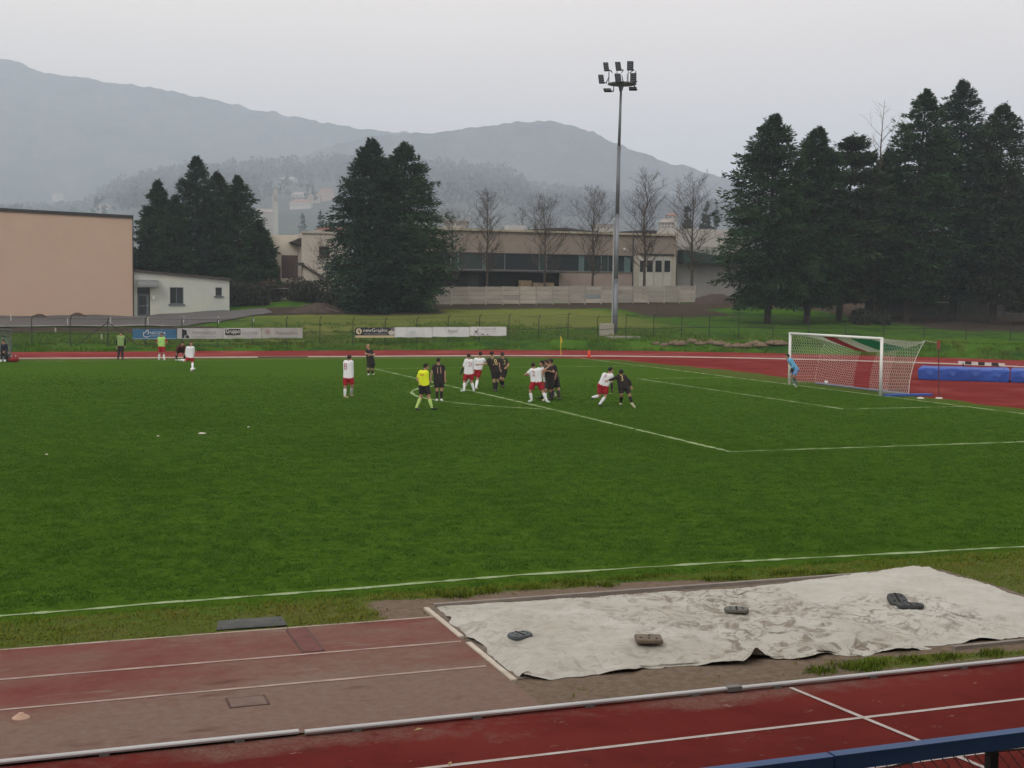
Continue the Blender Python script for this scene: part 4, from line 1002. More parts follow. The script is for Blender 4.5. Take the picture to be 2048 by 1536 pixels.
# --- shrubs at the foot of the left group and between the fir groups
def shrub(c, rx, h, seed, label, mat, name='shrub', n=1500, leaf=.28):
    g = np.random.default_rng(seed); c = np.array(c, float)
    P = g.normal(0, 1, (n, 3)); P /= np.linalg.norm(P, axis=1)[:, None]; P *= (0.45+0.55*g.random(n)**.4)[:, None]
    lum = .7+.6*fbm(P[:, 0]*2+seed, P[:, 2]*2+P[:, 1], seed, 2)
    P = P*lum[:, None]*np.array((rx, rx*.8, h*.55)); P[:, 2] = np.abs(P[:, 2]+h*.45)
    D = g.normal(0, 1, (n, 3))+np.array((0, 0, .6)); D /= np.linalg.norm(D, axis=1)[:, None]
    W = np.cross(D, g.normal(0, 1, (n, 3))); W /= np.linalg.norm(W, axis=1)[:, None]
    ln = leaf*(.5+g.random(n)); V, F = quads(P+c, D, W, ln, ln*.5)
    rt = empty(name, c, label, 'shrub', 'shrubs below the trees')
    npmesh('foliage', V, F, mat, rt, attrs={'rnd': np.repeat(g.random(n), 4)})
    m = MB()
    rr = random.Random(seed)
    for i in range(7): a = rr.uniform(0, 6.28); m.tube([c-np.array((0, 0, .1)), c+np.array((math.cos(a)*rx*.5, math.sin(a)*rx*.4, h*.8))], [.04, .01], 4, cap=False)
    m.build('stem', BARK, rt, recalc=False)['kind'] = 'stuff'
SH1 = foliage_mat('shrub_dark', (0.014, 0.019, 0.013), (0.040, 0.046, 0.028)); SH2 = foliage_mat('shrub_brown', (0.035, 0.026, 0.020), (0.085, 0.060, 0.044))
for k, (x, y, rx, h, mt, lb) in enumerate(((482, 612, 2.2, 2.6, SH1, 'dark shrub just right of the grey annex'), (512, 611, 1.6, 1.9, SH1, 'dark shrub left of the timber shelter'), (535, 578, 1.8, 1.6, SH2, 'brown shrub by the white building, left of the white rail'),
        (595, 574, 1.6, 1.7, SH2, 'reddish brown shrub below the outside stair'), (610, 604, 1.8, 2.0, SH1, 'dark shrub right of the timber shelter'), (640, 606, 2.2, 2.4, SH1, 'dark shrub against the left side of the big firs'), (672, 616, 1.9, 1.6, SH1, 'low dark shrub under the left big fir'),
        (1722, 650, 1.1, 1.5, SH1, 'dark low shrub between the trunks of the right-hand row, larger one'), (1762, 650, .9, 1.1, SH1, 'dark low shrub between the trunks of the right-hand row, smaller one'))):
    if y < 590: c = atY(x, y, 90); c[2] = float(gz(c[0], c[1])); h += .8
    else: c = atG(x, y)
    shrub(c, rx, h, 600+k, lb, mt)
# --- far woods on the slope: reads as one mass
def far_wood(name, label, ridge, D0, D1, count, seed, hmin=9, hmax=17, t0=0.0):
    g = np.random.default_rng(seed); rx = [q[0] for q in ridge]; ry = [q[1] for q in ridge]
    px = rx[0]+(rx[-1]-rx[0])*g.random(count); t = t0+(1-t0)*g.random(count)**.8
    VV, FF, RR, off = [], [], [], 0
    for x, tq in zip(px, t):
        if (515 < x < 690 or 60 < x < 240) and tq < .80 and g.random() < .9: continue
        D = D0+(D1-D0)*tq; yb = np.interp(x, rx, ry)
        ybase = 470+(yb-470)*tq
        b = atD(x, ybase, D)-np.array((0, 0, 4)); H = g.uniform(hmin, hmax); cone = g.random() < .45; rad = H*(.20 if cone else .30)
        n = 46
        th = g.random(n)*6.28; zt = g.random(n)
        r = rad*((1-zt)**.8+.05 if cone else np.sqrt(np.clip(1-(2*zt-1)**2, .05, 1))*(.6+.5*g.random(n)))
        P = np.stack([b[0]+r*np.cos(th), b[1]+r*np.sin(th), b[2]+H*(.2+.8*zt)], 1)
        Dv = np.stack([np.cos(th)*.6, np.sin(th)*.6, g.normal(.3, .4, n)], 1); Dv /= np.linalg.norm(Dv, axis=1)[:, None]
        W = np.cross(Dv, g.normal(0, 1, (n, 3))); W /= np.linalg.norm(W, axis=1)[:, None]
        ln = H*.26*(.6+.7*g.random(n)); V, F = quads(P, Dv, W, ln, ln*.75)
        VV.append(V); FF.append(F+off); RR.append(np.full(len(V), g.random())); off += len(V)
    o = npmesh(name, np.concatenate(VV), np.concatenate(FF), foliage_mat('far_wood', (0.045, 0.052, 0.042), (0.075, 0.074, 0.062)), attrs={'rnd': np.concatenate(RR)})
    o['label'] = label; o['kind'] = 'stuff'
far_wood('far_woods', 'hazy mixed wood covering the slope behind the village', [(-50, 440), (160, 425), (230, 380), (300, 358), (440, 338), (600, 330), (740, 326), (900, 340), (1030, 352), (1060, 384), (1180, 396), (1300, 408), (1480, 424)], 720, 2430, 1900, 9, 13, 27, .45)

# ================================================================== PEOPLE
# Joints read off the photograph: (x, y, metres further from / nearer to the camera than the feet). 'l'/'r' = left/right in the picture.
SKIN = M('skin', (0.42, 0.235, 0.160), 0.6, (0.36, 0.20, 0.135), scale=9, spec=0.3)
SKIN2 = M('skin_tan', (0.33, 0.18, 0.12), 0.6, (0.27, 0.145, 0.10), scale=9, spec=0.3)
CL = {'white': M('kit_white', (0.70, 0.71, 0.74), 0.85, (0.62, 0.63, 0.67), scale=5), 'red': M('kit_red', (0.36, 0.010, 0.022), 0.8, (0.27, 0.008, 0.018), scale=6),
      'black': M('kit_black', (0.016, 0.014, 0.014), 0.85, (0.026, 0.021, 0.019), scale=5), 'brown': M('kit_blackbrown', (0.026, 0.020, 0.017), 0.85, (0.016, 0.013, 0.012), scale=4),
      'yellow': M('referee_yellow', (0.72, 0.80, 0.02), 0.8, (0.60, 0.70, 0.015), scale=6), 'lime': M('sock_lime', (0.48, 0.62, 0.20), 0.85, (0.40, 0.54, 0.16), scale=6),
      'sky': M('keeper_sky', (0.13, 0.36, 0.56), 0.8, (0.09, 0.28, 0.46), scale=5), 'skydk': M('keeper_shorts', (0.17, 0.30, 0.55), 0.8, (0.13, 0.24, 0.46), scale=5), 'greyblue': M('keeper_socks', (0.20, 0.29, 0.31), 0.85),
      'bib': M('bib_green', (0.34, 0.60, 0.17), 0.85, (0.27, 0.50, 0.13), scale=6), 'bibdk': M('bib_olive', (0.22, 0.33, 0.12), 0.85, (0.17, 0.26, 0.09), scale=6), 'dkgreen': M('jacket_green', (0.010, 0.026, 0.016), 0.8),
      'navy': M('jacket_navy', (0.012, 0.015, 0.028), 0.8), 'darkred': M('track_darkred', (0.13, 0.020, 0.018), 0.85, (0.06, 0.02, 0.018), scale=3)}
HAIR = {'dark': M('hair_dark', (0.010, 0.008, 0.008), 0.7), 'brown': M('hair_brown', (0.030, 0.016, 0.013), 0.7), 'blond': M('hair_blond', (0.34, 0.25, 0.13), 0.7)}
BOOT = {'white': M('boot_white', (0.62, 0.64, 0.60), 0.6), 'black': M('boot_black', (0.012, 0.014, 0.013), 0.5), 'cream': M('boot_cream', (0.60, 0.55, 0.42), 0.6), 'gold': M('boot_gold', (0.32, 0.26, 0.14), 0.6), 'mint': M('boot_mint', (0.50, 0.62, 0.55), 0.6)}
NUMRED = M('number_red', (0.36, 0.06, 0.09), 0.8); NUMGOLD = M('number_gold', (0.60, 0.46, 0.20), 0.7); NUMPINK = M('number_pink', (0.50, 0.30, 0.24), 0.8)
EYE = M('eye_dark', (0.02, 0.016, 0.014), 0.3); LIP = M('lip', (0.24, 0.10, 0.08), 0.6)
ZF = {1: (660, 680, 10.971), 2: (810, 700, 11.818), 3: (910, 690, 13.962), 4: (1030, 700, 12.8), 5: (1160, 720, 13.962), 6: (0, 640, 15.36), 7: (200, 640, 9.309), 8: (1540, 690, 13.964)}
def cap(m, a, b, ra, rb, ca=True, cb=True, n=12):
    """tapered limb piece; rounded ends where asked, flat where a garment ends"""
    a = np.array(a, float); b = np.array(b, float); t = b-a; L_ = np.linalg.norm(t)
    if L_ < 1e-4: return m.ball(a, ra, n, 8)
    t /= L_
    pts, rad = [], []
    if ca:
        for q in (1.0, .92, .7, .38): pts.append(a-t*ra*q); rad.append(max(.002, ra*math.sqrt(max(0, 1-q*q))))
    pts.append(a); rad.append(ra)
    pts.append((a+b)/2); rad.append((ra+rb)/2)
    pts.append(b); rad.append(rb)
    if cb:
        for q in (.38, .7, .92, 1.0): pts.append(b+t*rb*q); rad.append(max(.002, rb*math.sqrt(max(0, 1-q*q))))
    return m.tube(pts, rad, n)
PEOPLE = []
def lerp(a, b, t): return a+(b-a)*t
def person(zf, J, base, label, face, shirt, shorts, socks, boots, hair='dark', sleeve=.55, trousers=False, skin=SKIN, num=None, bib=None, gloves=None, seated=False, girth=1.0, group=None, sleeve_m=None):
    x0, y0, s = ZF[zf]
    bx, by = x0+base[0]/s, y0+base[1]/s
    g = atZ(bx, by, 0.0); D = (g-CAM)@FW
    P = {}
    for k, (x, y, *dz) in J.items():
        P[k] = atD(x0+x/s, y0+y/s, D+(dz[0] if dz else 0.0))
    for q in 'lr':                                                 # feet: planted ones sit on the grass
        for k, zmin, zs in (('t'+q, .030, .16), ('a'+q, .085, .22)):
            if P[k][2] < zs and not seated:
                x, y = x0+J[k][0]/s, y0+J[k][1]/s
                P2 = atZ(x, y, max(zmin, min(P[k][2], zmin+.03)) if P[k][2] > 0 else zmin)
                dd = (P2-P[k]); d_ = np.linalg.norm(dd); P[k] = P[k]+dd*min(1, 1.0/max(d_, 1e-6))
            P[k][2] = max(P[k][2], zmin)
        # keep a foot a foot long
        ft = P['t'+q]-P['a'+q]; fl = np.linalg.norm(ft)
        P['t'+q] = P['a'+q]+ft*min(max(fl, .17), .22)/max(fl, 1e-6); P['t'+q][2] = max(P['t'+q][2], .030)
    root = empty('person', (g[0], g[1], 0.0), label, 'person', group)
    fd = RT*face[0]+np.array((FW[0], FW[1], 0))*face[1]; fd[2] = 0; fd /= np.linalg.norm(fd); sd_ = np.cross(fd, (0, 0, 1.0))
    hd = P['h']; nk = P['n']
    G_ = girth
    chest = (P['sl']+P['sr'])/2; pel = (P['pl']+P['pr'])/2
    Mh = np.stack([sd_, fd, np.array((0, 0, 1.0))], 1)
    def torso(m, e=0.0, low=0.0):
        dn = pel-chest; dn = dn/np.linalg.norm(dn)
        for a, b in (('sl', 'pl'), ('sr', 'pr')):
            A_ = lerp(P[a], chest, .28); B_ = lerp(P[b], pel, .10)
            cap(m, A_, lerp(A_, B_, .55), .092*G_+e, .080*G_+e); cap(m, lerp(A_, B_, .55), B_+dn*low, .080*G_+e, .096*G_+e, True, low == 0)
        cap(m, lerp(P['sl'], chest, .08), lerp(P['sr'], chest, .08), .062+e, .062+e)
        cap(m, chest+dn*.03, pel+dn*low, .098*G_+e, .098*G_+e, True, low == 0)
    b = MB(); torso(b)
    cap(b, P['pl'], P['pr'], .10*G_, .10*G_)
    cap(b, chest+(0, 0, .02), hd-(0, 0, .05), .058, .052)
    b.ball(hd, (.076, .094, .112), 14, 10, Mh); b.ball(hd+fd*.035-np.array((0, 0, .062)), (.056, .060, .056), 12, 8, Mh)
    b.ball(hd+fd*.098-np.array((0, 0, .012)), (.013, .020, .024), 8, 6, Mh)
    for q in (-1, 1): b.ball(hd+sd_*.077*q-np.array((0, 0, .01)), (.014, .022, .032), 8, 6, Mh)
    for q in 'lr':
        cap(b, P['s'+q], P['e'+q], .054, .044); cap(b, P['e'+q], P['w'+q], .043, .029)
        hv = P['w'+q]-P['e'+q]; hv = hv/np.linalg.norm(hv); b.ball(P['w'+q]+hv*.055, (.042, .022, .048), 10, 7, np.stack([np.cross(fd, hv)/max(np.linalg.norm(np.cross(fd, hv)), .1), fd, hv], 1))
        cap(b, P['p'+q], P['k'+q], .088*G_, .060); cap(b, P['k'+q], lerp(P['k'+q], P['a'+q], .35), .058, .060); cap(b, lerp(P['k'+q], P['a'+q], .35), P['a'+q], .060, .038)
        cap(b, P['a'+q]-(0, 0, .03), P['t'+q], .042, .033)
    fing = MB()
    for q in 'lr':
        hv = P['w'+q]-P['e'+q]; hv /= np.linalg.norm(hv); wv = np.cross(hv, fd); wv = wv/max(np.linalg.norm(wv), .05); c0 = P['w'+q]+hv*.085
        for k, (o_, l_) in enumerate(((-.028, .062), (-.010, .075), (.010, .070), (.028, .055))):
            a0 = c0+wv*o_; a1 = a0+hv*l_*.55; a2 = a1+(hv*.6-fd*.0+fd*.6)*l_*.45
            cap(fing, a0-hv*.02, a1, .0095, .009, n=6); cap(fing, a1, a2, .009, .007, n=6)
        th0 = P['w'+q]+hv*.03+wv*.03; cap(fing, th0, th0+hv*.045+wv*.03, .012, .009, n=6)
    parts = [('body', b, skin, .019, fing)]
    sm = CL[shirt]
    m = MB(); torso(m, .026, .018)
    if sleeve:
        for q in 'lr':
            e1 = lerp(P['s'+q], P['e'+q], min(1, sleeve))
            cap(m, P['s'+q], e1, .070, .066 if sleeve < 1 else .056, True, sleeve > 1)
            if sleeve > 1: cap(m, P['e'+q], lerp(P['e'+q], P['w'+q], .96), .056, .042, True, False)
    parts.append(('shirt', m, sm, .020, None))
    m = MB(); c_ = CL[shorts]
    cap(m, P['pl'], P['pr'], .122*G_, .122*G_)
    for q in 'lr':
        if trousers:
            cap(m, P['p'+q], P['k'+q], .108*G_, .078); cap(m, P['k'+q], lerp(P['k'+q], P['a'+q], .97), .078, .060, True, False)
        else:
            cap(m, P['p'+q], lerp(P['p'+q], P['k'+q], .78), .112*G_, .104*G_, True, False)
    parts.append(('trousers' if trousers else 'shorts', m, c_, .020, None))
    if not trousers:
        for q in 'lr':
            m = MB(); a0 = lerp(P['k'+q], P['a'+q], .17); cap(m, a0, lerp(P['k'+q], P['a'+q], .4), .062, .067, False, True); cap(m, lerp(P['k'+q], P['a'+q], .4), P['a'+q], .067, .046)
            parts.append(('sock', m, CL[socks], .017, None))
    for q in 'lr':
        m = MB(); cap(m, P['a'+q]-(0, 0, .035), P['t'+q], .050, .042); m.ball(P['a'+q]-(0, 0, .03), (.05, .05, .045), 10, 7)
        m.v = [(x, y, max(z, .004)) for x, y, z in m.v]
        parts.append(('boot', m, BOOT[boots], .014, None))
    if bib:
        m = MB(); torso(m, .036, -.03); parts.append(('bib', m, CL[bib], .020, None))
    if gloves:
        for q in gloves:
            m = MB(); a0 = lerp(P['e'+q], P['w'+q], .25 if len(gloves) == 1 else .75); hv = P['w'+q]-P['e'+q]; hv /= np.linalg.norm(hv); cap(m, a0, P['w'+q]+hv*.08, .046, .046); cap(m, P['w'+q]+hv*.05, P['w'+q]+hv*.16, .046, .03)
            parts.append(('glove', m, CL['black'], .014, None))
    m = MB(); m.ball(hd-fd*.020+np.array((0, 0, .030)), (.088, .098, .098), 14, 10, Mh); m.ball(hd+fd*.03+np.array((0, 0, .082)), (.066, .062, .036), 12, 8, Mh)
    if hair == 'blond': m.ball(hd-fd*.03-np.array((0, 0, .02)), (.090, .075, .11), 12, 8, Mh)
    parts.append(('hair', m, HAIR[hair], .016, None))
    obs = {}
    for nm, mb, mt, vox, extra in parts:
        o = mb.build(nm, mt, root, recalc=True)
        md = o.modifiers.new('r', 'REMESH'); md.mode = 'VOXEL'; md.voxel_size = vox; md.use_smooth_shade = True
        sm_ = o.modifiers.new('s', 'SMOOTH'); sm_.factor = .5; sm_.iterations = 4 if nm not in ('boot', 'hair') else 2
        PEOPLE.append((o, extra)); obs[nm] = o
    if (face[1] < .35):
        for q in (-1, 1): MB().ball(hd+sd_*.032*q+fd*.083+np.array((0, 0, .012)), (.014, .012, .009), 8, 6, Mh).build('eye', EYE, root, smooth=True)
        MB().ball(hd+fd*.090-np.array((0, 0, .055)), (.024, .008, .008), 8, 6, Mh).build('mouth', LIP, root, smooth=True)
    return root, P, obs, num, zf, D
NUMS = []
def add(*a, **k):
    r = person(*a, **k)
    if r[3]: NUMS.append(r)
WT = 'players in white shirts and red shorts'; BT = 'players in black kit'
def JJ(h, n, l, r, pl, pr, legl, legr):
    """head, neck, left arm (shoulder, elbow, wrist), right arm, hips, left leg (knee, ankle, toe), right leg"""
    d = {'h': h, 'n': n, 'pl': pl, 'pr': pr}
    for q, arm, leg in (('l', l, legl), ('r', r, legr)):
        d['s'+q], d['e'+q], d['w'+q] = arm; d['k'+q], d['a'+q], d['t'+q] = leg
    return d
wkit = dict(shirt='white', shorts='red', socks='white', group=WT); bkit = dict(shirt='brown', shorts='black', socks='black', group=BT)
add(1, JJ((430, 392), (410, 462), ((330, 500, .05), (318, 620, .14), (345, 740, .2)), ((478, 500), (492, 650), (500, 790)), (345, 850), (462, 850), ((335, 1030), (325, 1225), (390, 1265, .05)), ((490, 1010, .03), (460, 1195, .05), (540, 1262, .05))),
    (400, 1275), 'white number 8 player standing farthest left of the wall of players, red shorts', (.6, .8), **wkit, boots='gold', hair='brown', sleeve=1.2, num=('8', (338, 590), .36, NUMRED))
add(1, JJ((828, 142), (845, 205), ((812, 245), (775, 305, -.1), (850, 310, -.24)), ((915, 255), (978, 325, -.1), (885, 335, -.24)), (855, 520), (945, 520), ((835, 635, -.05), (855, 740), (805, 792, -.1)), ((915, 640, .05), (945, 735, .1), (985, 745, .05))),
    (880, 790), 'blond player in black kit with arms folded, standing by the penalty area corner', (-.6, -.8), **bkit, boots='white', hair='blond', sleeve=.7)
add(2, JJ((500, 392), (498, 470), ((360, 545), (290, 680, .05), (345, 780, -.05)), ((515, 550, -.03), (512, 715, -.05), (512, 880, -.05)), (395, 850), (510, 850), ((385, 1090, .05), (268, 1370, .05), (335, 1415, .05)), ((562, 1110, -.03), (635, 1365, -.05), (740, 1385, -.05))),
    (480, 1425), 'referee in bright yellow shirt and black shorts walking to the right', (.9, .35), shirt='yellow', shorts='black', socks='lime', boots='black', sleeve=.75, num=('', (400, 590), .2, NUMRED))
add(2, JJ((788, 252), (790, 325), ((680, 400), (632, 545), (610, 680)), ((905, 400), (945, 555), (945, 690)), (745, 750), (865, 750), ((755, 930), (757, 1155), (735, 1200, -.05)), ((870, 925), (857, 1150), (875, 1195, -.05))),
    (805, 1205), 'black number 11 player seen from behind, right of the referee', (0, 1), **bkit, boots='white', num=('11', (808, 490), .34, NUMPINK))
add(3, JJ((380, 312), (385, 390), ((300, 450), (242, 610, .03), (190, 730, .03)), ((480, 465), (500, 600, .15), (515, 700, .25)), (315, 830), (460, 830), ((262, 1030), (258, 1250), (195, 1283, .03)), ((465, 1020), (520, 1245), (530, 1300, -.05))),
    (380, 1300), 'white number 21 player with a black glove, left of the four at the box edge', (-.4, .9), **wkit, boots='mint', hair='brown', sleeve=.9, gloves='l', num=('21', (435, 545), .26, NUMRED))
add(3, JJ((705, 255), (690, 330), ((560, 420), (525, 540, .1), (560, 650, .2)), ((810, 425), (850, 500, .08), (760, 560, .15)), (580, 700), (685, 700), ((480, 900, -.02), (325, 1090, .1), (290, 1130, .1)), ((630, 960), (585, 1190), (660, 1205, .05))),
    (610, 1215), 'white number 11 player held by the black number 18', (-.3, .95), **wkit, boots='cream', hair='brown', sleeve=.6, num=('11', (640, 420), .24, NUMRED))
add(3, JJ((1025, 243), (1050, 330), ((920, 440), (870, 530, .0), (660, 548, .05)), ((1180, 430), (1235, 540), (1250, 670)), (1075, 750), (1190, 750), ((1090, 990), (1095, 1240), (1100, 1290, -.03)), ((1190, 980, .1), (1150, 1225, .1), (1160, 1275, .05))),
    (1100, 1300), 'black number 18 player reaching for the white number 11', (0, 1), **bkit, boots='black', hair='brown', girth=1.05, num=('18', (1100, 485), .36, NUMGOLD))
add(3, JJ((1325, 268), (1322, 345), ((1250, 420, .12), (1245, 560, .12), (1270, 690, .0)), ((1435, 440), (1495, 560), (1430, 620, -.12)), (1295, 750, .1), (1390, 750), ((1265, 930), (1300, 1115, .1), (1275, 1195, .05)), ((1335, 950), (1345, 1130), (1375, 1195))),
    (1320, 1215), 'black number 2 player just right of number 18', (.1, 1), **bkit, boots='black', hair='brown', num=('2', (1385, 490), .30, NUMGOLD))
add(4, JJ((465, 395), (470, 475), ((395, 545), (258, 640), (330, 655, .18)), ((640, 515), (740, 520, .05), (860, 425, .08)), (470, 835), (630, 835), ((390, 1060), (425, 1270), (335, 1335, -.05)), ((705, 1060), (815, 1295), (905, 1350, -.05))),
    (600, 1345), 'white number 2 player with arms spread and legs wide apart', (.2, .95), **wkit, boots='mint', hair='brown', num=('2', (475, 610), .30, NUMRED))
add(4, JJ((690, 342), (715, 410), ((720, 465, .1), (700, 570, .05), (705, 645, -.05)), ((820, 470, .25), (850, 600, .25), (800, 640, .1)), (800, 830, .2), (890, 830, .25), ((785, 1060, .2), (765, 1250, .2), (715, 1295, .15)), ((925, 1010, .25), (1030, 1150, .35), (935, 1265, .3))),
    (830, 1285), 'white player nearly hidden in the tangle of three, dark hair, facing left', (-1, .1), **wkit, boots='cream')
add(4, JJ((800, 322), (835, 400), ((790, 460, -.1), (760, 570, -.25), (690, 640, -.25)), ((935, 470, -.05), (1000, 570, -.15), (815, 530, -.3)), (850, 830), (955, 830, .05), ((790, 1040, -.1), (690, 1200, .0), (590, 1225, .05)), ((900, 1050, .05), (905, 1235, .05), (845, 1280, .0))),
    (860, 1285), 'black player in the middle of the tangle, facing left with bent arms', (-1, -.2), **bkit, boots='black', hair='brown', skin=SKIN2)
add(4, JJ((912, 290), (935, 370), ((915, 430, .35), (900, 560, .35), (860, 600, .3)), ((1020, 450, .2), (1055, 590, .15), (1035, 690, .1)), (970, 780, .3), (1065, 780, .2), ((980, 1010, .35), (950, 1235, .35), (900, 1270, .3)), ((1115, 1010, .15), (1140, 1235, .15), (1150, 1290, .1))),
    (1100, 1275), 'black player at the right back of the tangle of three', (-.8, .4), **bkit, boots='black', hair='brown')
add(5, JJ((858, 285), (818, 350), ((660, 430), (640, 560, .15), (740, 610, .22)), ((890, 450), (880, 610), (895, 790)), (565, 710), (720, 745), ((555, 1000, .05), (355, 1045, .1), (290, 1165, .1)), ((715, 1010), (550, 1235), (590, 1280, -.03))),
    (560, 1290), 'white number 5 player sprinting to the right, one foot off the ground', (.9, .35), **wkit, boots='black', gloves='r', num=('5', (715, 430), .26, NUMRED))
add(5, JJ((1150, 348), (1150, 420), ((1060, 470), (930, 525, -.03), (795, 570, -.05)), ((1265, 490), (1390, 600), (1425, 730)), (1140, 770), (1300, 770), ((1160, 970), (1135, 1200), (1035, 1365, -.05)), ((1385, 970), (1440, 1180), (1525, 1320, -.05))),
    (1250, 1365), 'black number 3 player in long sleeves pushing the white number 5', (0, 1), **bkit, boots='cream', sleeve=1.3, num=('3', (1170, 510), .30, NUMGOLD))
add(8, JJ((480, 322), (520, 385), ((545, 440, -.12), (640, 570, -.18), (600, 680, -.22)), ((585, 425, .12), (670, 570, .12), (640, 690, .02)), (745, 690, -.1), (725, 690, .1), ((665, 880, -.1), (735, 1140, -.1), (620, 1225, -.15)), ((600, 870, .2), (690, 1080, .25), (600, 1160, .25))),
    (700, 1245), 'goalkeeper in sky blue crouching by the far post with hands on knees', (-1, -.05), shirt='sky', shorts='skydk', socks='greyblue', boots='white', sleeve=1.2, gloves='lr')
add(7, JJ((1700, 435), (1690, 480), ((1622, 525), (1600, 610), (1608, 690)), ((1738, 525), (1752, 600, .1), (1725, 670, .15)), (1655, 705), (1710, 710), ((1590, 765, -.05), (1515, 740, .15), (1475, 745, .1)), ((1722, 790), (1722, 890), (1775, 905, .0))),
    (1730, 910), 'white player about to kick the ball by the far touchline', (.35, -.9), **wkit, boots='mint', hair='brown', sleeve=1.1)
add(7, JJ((1540, 445, -.2), (1515, 480, -.1), ((1470, 495, .0), (1425, 560, -.05), (1425, 610, -.05)), ((1575, 500, .0), (1592, 570, -.05), (1575, 620, -.05)), (1465, 570, .38), (1540, 570, .38), ((1430, 625, .08), (1418, 735, .1), (1390, 765, -.05)), ((1565, 630, .08), (1580, 725, .1), (1600, 758, -.05))),
    (1490, 765), 'substitute in dark red top bending over with hands on knees by the touchline', (.1, -1), shirt='darkred', shorts='black', socks='black', boots='white', trousers=True, sleeve=1.2, group='substitutes at the far touchline')
add(7, JJ((1142, 278), (1145, 328), ((1090, 350), (1045, 405, .03), (1092, 470, -.05)), ((1200, 350), (1252, 405, .03), (1200, 465, -.05)), (1118, 505), (1178, 505), ((1108, 620), (1100, 722), (1085, 750, -.05)), ((1188, 625), (1195, 722), (1222, 748, -.05))),
    (1150, 750), 'substitute in light green bib and red shorts, hands on hips', (0, -1), shirt='red', shorts='red', socks='white', boots='white', sleeve=.9, bib='bib', skin=SKIN2, group='substitutes at the far touchline')
add(7, JJ((390, 262), (390, 305), ((338, 322), (312, 405), (318, 485)), ((445, 322), (470, 405), (466, 485)), (362, 495), (415, 495), ((350, 612), (338, 715), (318, 740, -.05)), ((415, 612), (420, 715), (440, 738, -.05))),
    (380, 740), 'man in dark tracksuit and olive green bib standing by the far touchline', (0, -1), shirt='dkgreen', shorts='black', socks='black', boots='black', trousers=True, sleeve=1.3, bib='bibdk', group='substitutes at the far touchline')
add(6, JJ((100, 680), (112, 738), ((60, 790), (42, 890), (100, 965, -.22)), ((195, 790), (230, 890), (145, 970, -.22)), (80, 1040, .12), (175, 1040, .12), ((55, 1055, -.35), (45, 1215, -.35), (25, 1272, -.45)), ((180, 1055, -.35), (165, 1215, -.35), (140, 1268, -.45))),
    (100, 1285), 'person in navy jacket sitting on the bench in the far dugout', (.05, -1), shirt='navy', shorts='black', socks='black', boots='white', trousers=True, sleeve=1.3, seated=True)
# turn the voxel bodies into plain meshes, then print the numbers on the cloth
dg = bpy.context.evaluated_depsgraph_get()
dg.update()
for o, extra in PEOPLE:
    me = bpy.data.meshes.new_from_object(o.evaluated_get(dg))
    old = o.data; mats = list(old.materials)
    if extra is not None:
        tmp = extra.build('tmp', mats[0], o.parent, smooth=True); bm = bmesh.new(); bm.from_mesh(me); bm.from_mesh(tmp.data); bm.to_mesh(me); bm.free(); td = tmp.data; bpy.data.objects.remove(tmp); bpy.data.meshes.remove(td)
    me.materials.clear()
    for q in mats: me.materials.append(q)
    me.polygons.foreach_set('use_smooth', [True]*len(me.polygons)); me.polygons.foreach_set('material_index', [0]*len(me.polygons))
    o.modifiers.clear(); o.data = me; bpy.data.meshes.remove(old); me.name = o.name
for root, P, obs, num, zf, D in NUMS:
    txt, (nx_, ny_), size, nm = num
    x0, y0, s = ZF[zf]; o0 = np.array(root.location)
    me = obs['shirt'].data
    bv = BVHTree.FromPolygons([v.co for v in me.vertices], [tuple(p.vertices) for p in me.polygons])
    acr = P['sr']-P['sl']; acr /= np.linalg.norm(acr); dn = (P['pl']+P['pr'])/2-(P['sl']+P['sr'])/2; dn /= np.linalg.norm(dn)
    c = atD(x0+nx_/s, y0+ny_/s, D)
    acr = acr-FW*(acr@FW)*.5; upv = -dn
    def stick(V, F, name, mat, off=.007):
        W = []
        for v in V:
            q = c+acr*v[0]+upv*v[1]; d = q-CAM; d /= np.linalg.norm(d)
            h_ = bv.ray_cast(Vector(q-d*1.5-o0), Vector(d))
            W.append(np.array(h_[0])+o0-d*off if h_[0] is not None else None)
        good = [w_ for w_ in W if w_ is not None]
        if not good: return
        W = [w_ if w_ is not None else good[0] for w_ in W]
        Fk = [f_ for f_ in F if all(np.linalg.norm(W[f_[0]]-W[i]) < .5 for i in f_)]
        MB().add(W, Fk).build(name, mat, root, recalc=False)
    if txt:
        V, F = text_mesh(txt, size, space=.9)
        V[:, 0] = V[:, 0]*.80
        V[:, 1] *= 1.05
        stick(V, F, 'shirt_number', nm)
    else:
        for dy, w_ in ((.03, .16), (-.02, .14)):
            V = [(x, dy+y, 0) for x in np.linspace(-w_/2, w_/2, 6) for y in (-.014, .014)]; F = [(2*i, 2*i+1, 2*i+3, 2*i+2) for i in range(5)]
            stick(np.array(V), F, 'shirt_print', M('print_orange', (0.55, 0.30, 0.05), .8))

# ================================================================== GOAL
GWH = M('goal_white', (0.74, 0.74, 0.72), 0.45, (0.66, 0.66, 0.64), scale=2)
goal = empty('football_goal', (0, 0, 0), 'white football goal with red white and green top net', 'goal')
MB().tube([(0, -3.66, 0), (0, -3.66, 2.50)], .065, 12).build('post', GWH, goal, smooth=True)
MB().tube([(0, 3.66, 0), (0, 3.66, 2.50)], .065, 12).build('post', GWH, goal, smooth=True)
MB().tube([(0, -3.72, 2.46), (0, 3.72, 2.46)], .060, 12).build('crossbar', GWH, goal, smooth=True)
def goal_x(z, v):
    """depth of the back net at height fraction v (0 ground, 1 top): hollow curve"""
    return 1.45+0.75*v**2.2
def back_top(u):
    """height of the back top edge, u 0 far post .. 1 near post: tied up at the corners, sagging between"""
    return 2.35-0.62*(math.sin(math.pi*min(1, max(0, u)))**0.7)-0.10*u*0
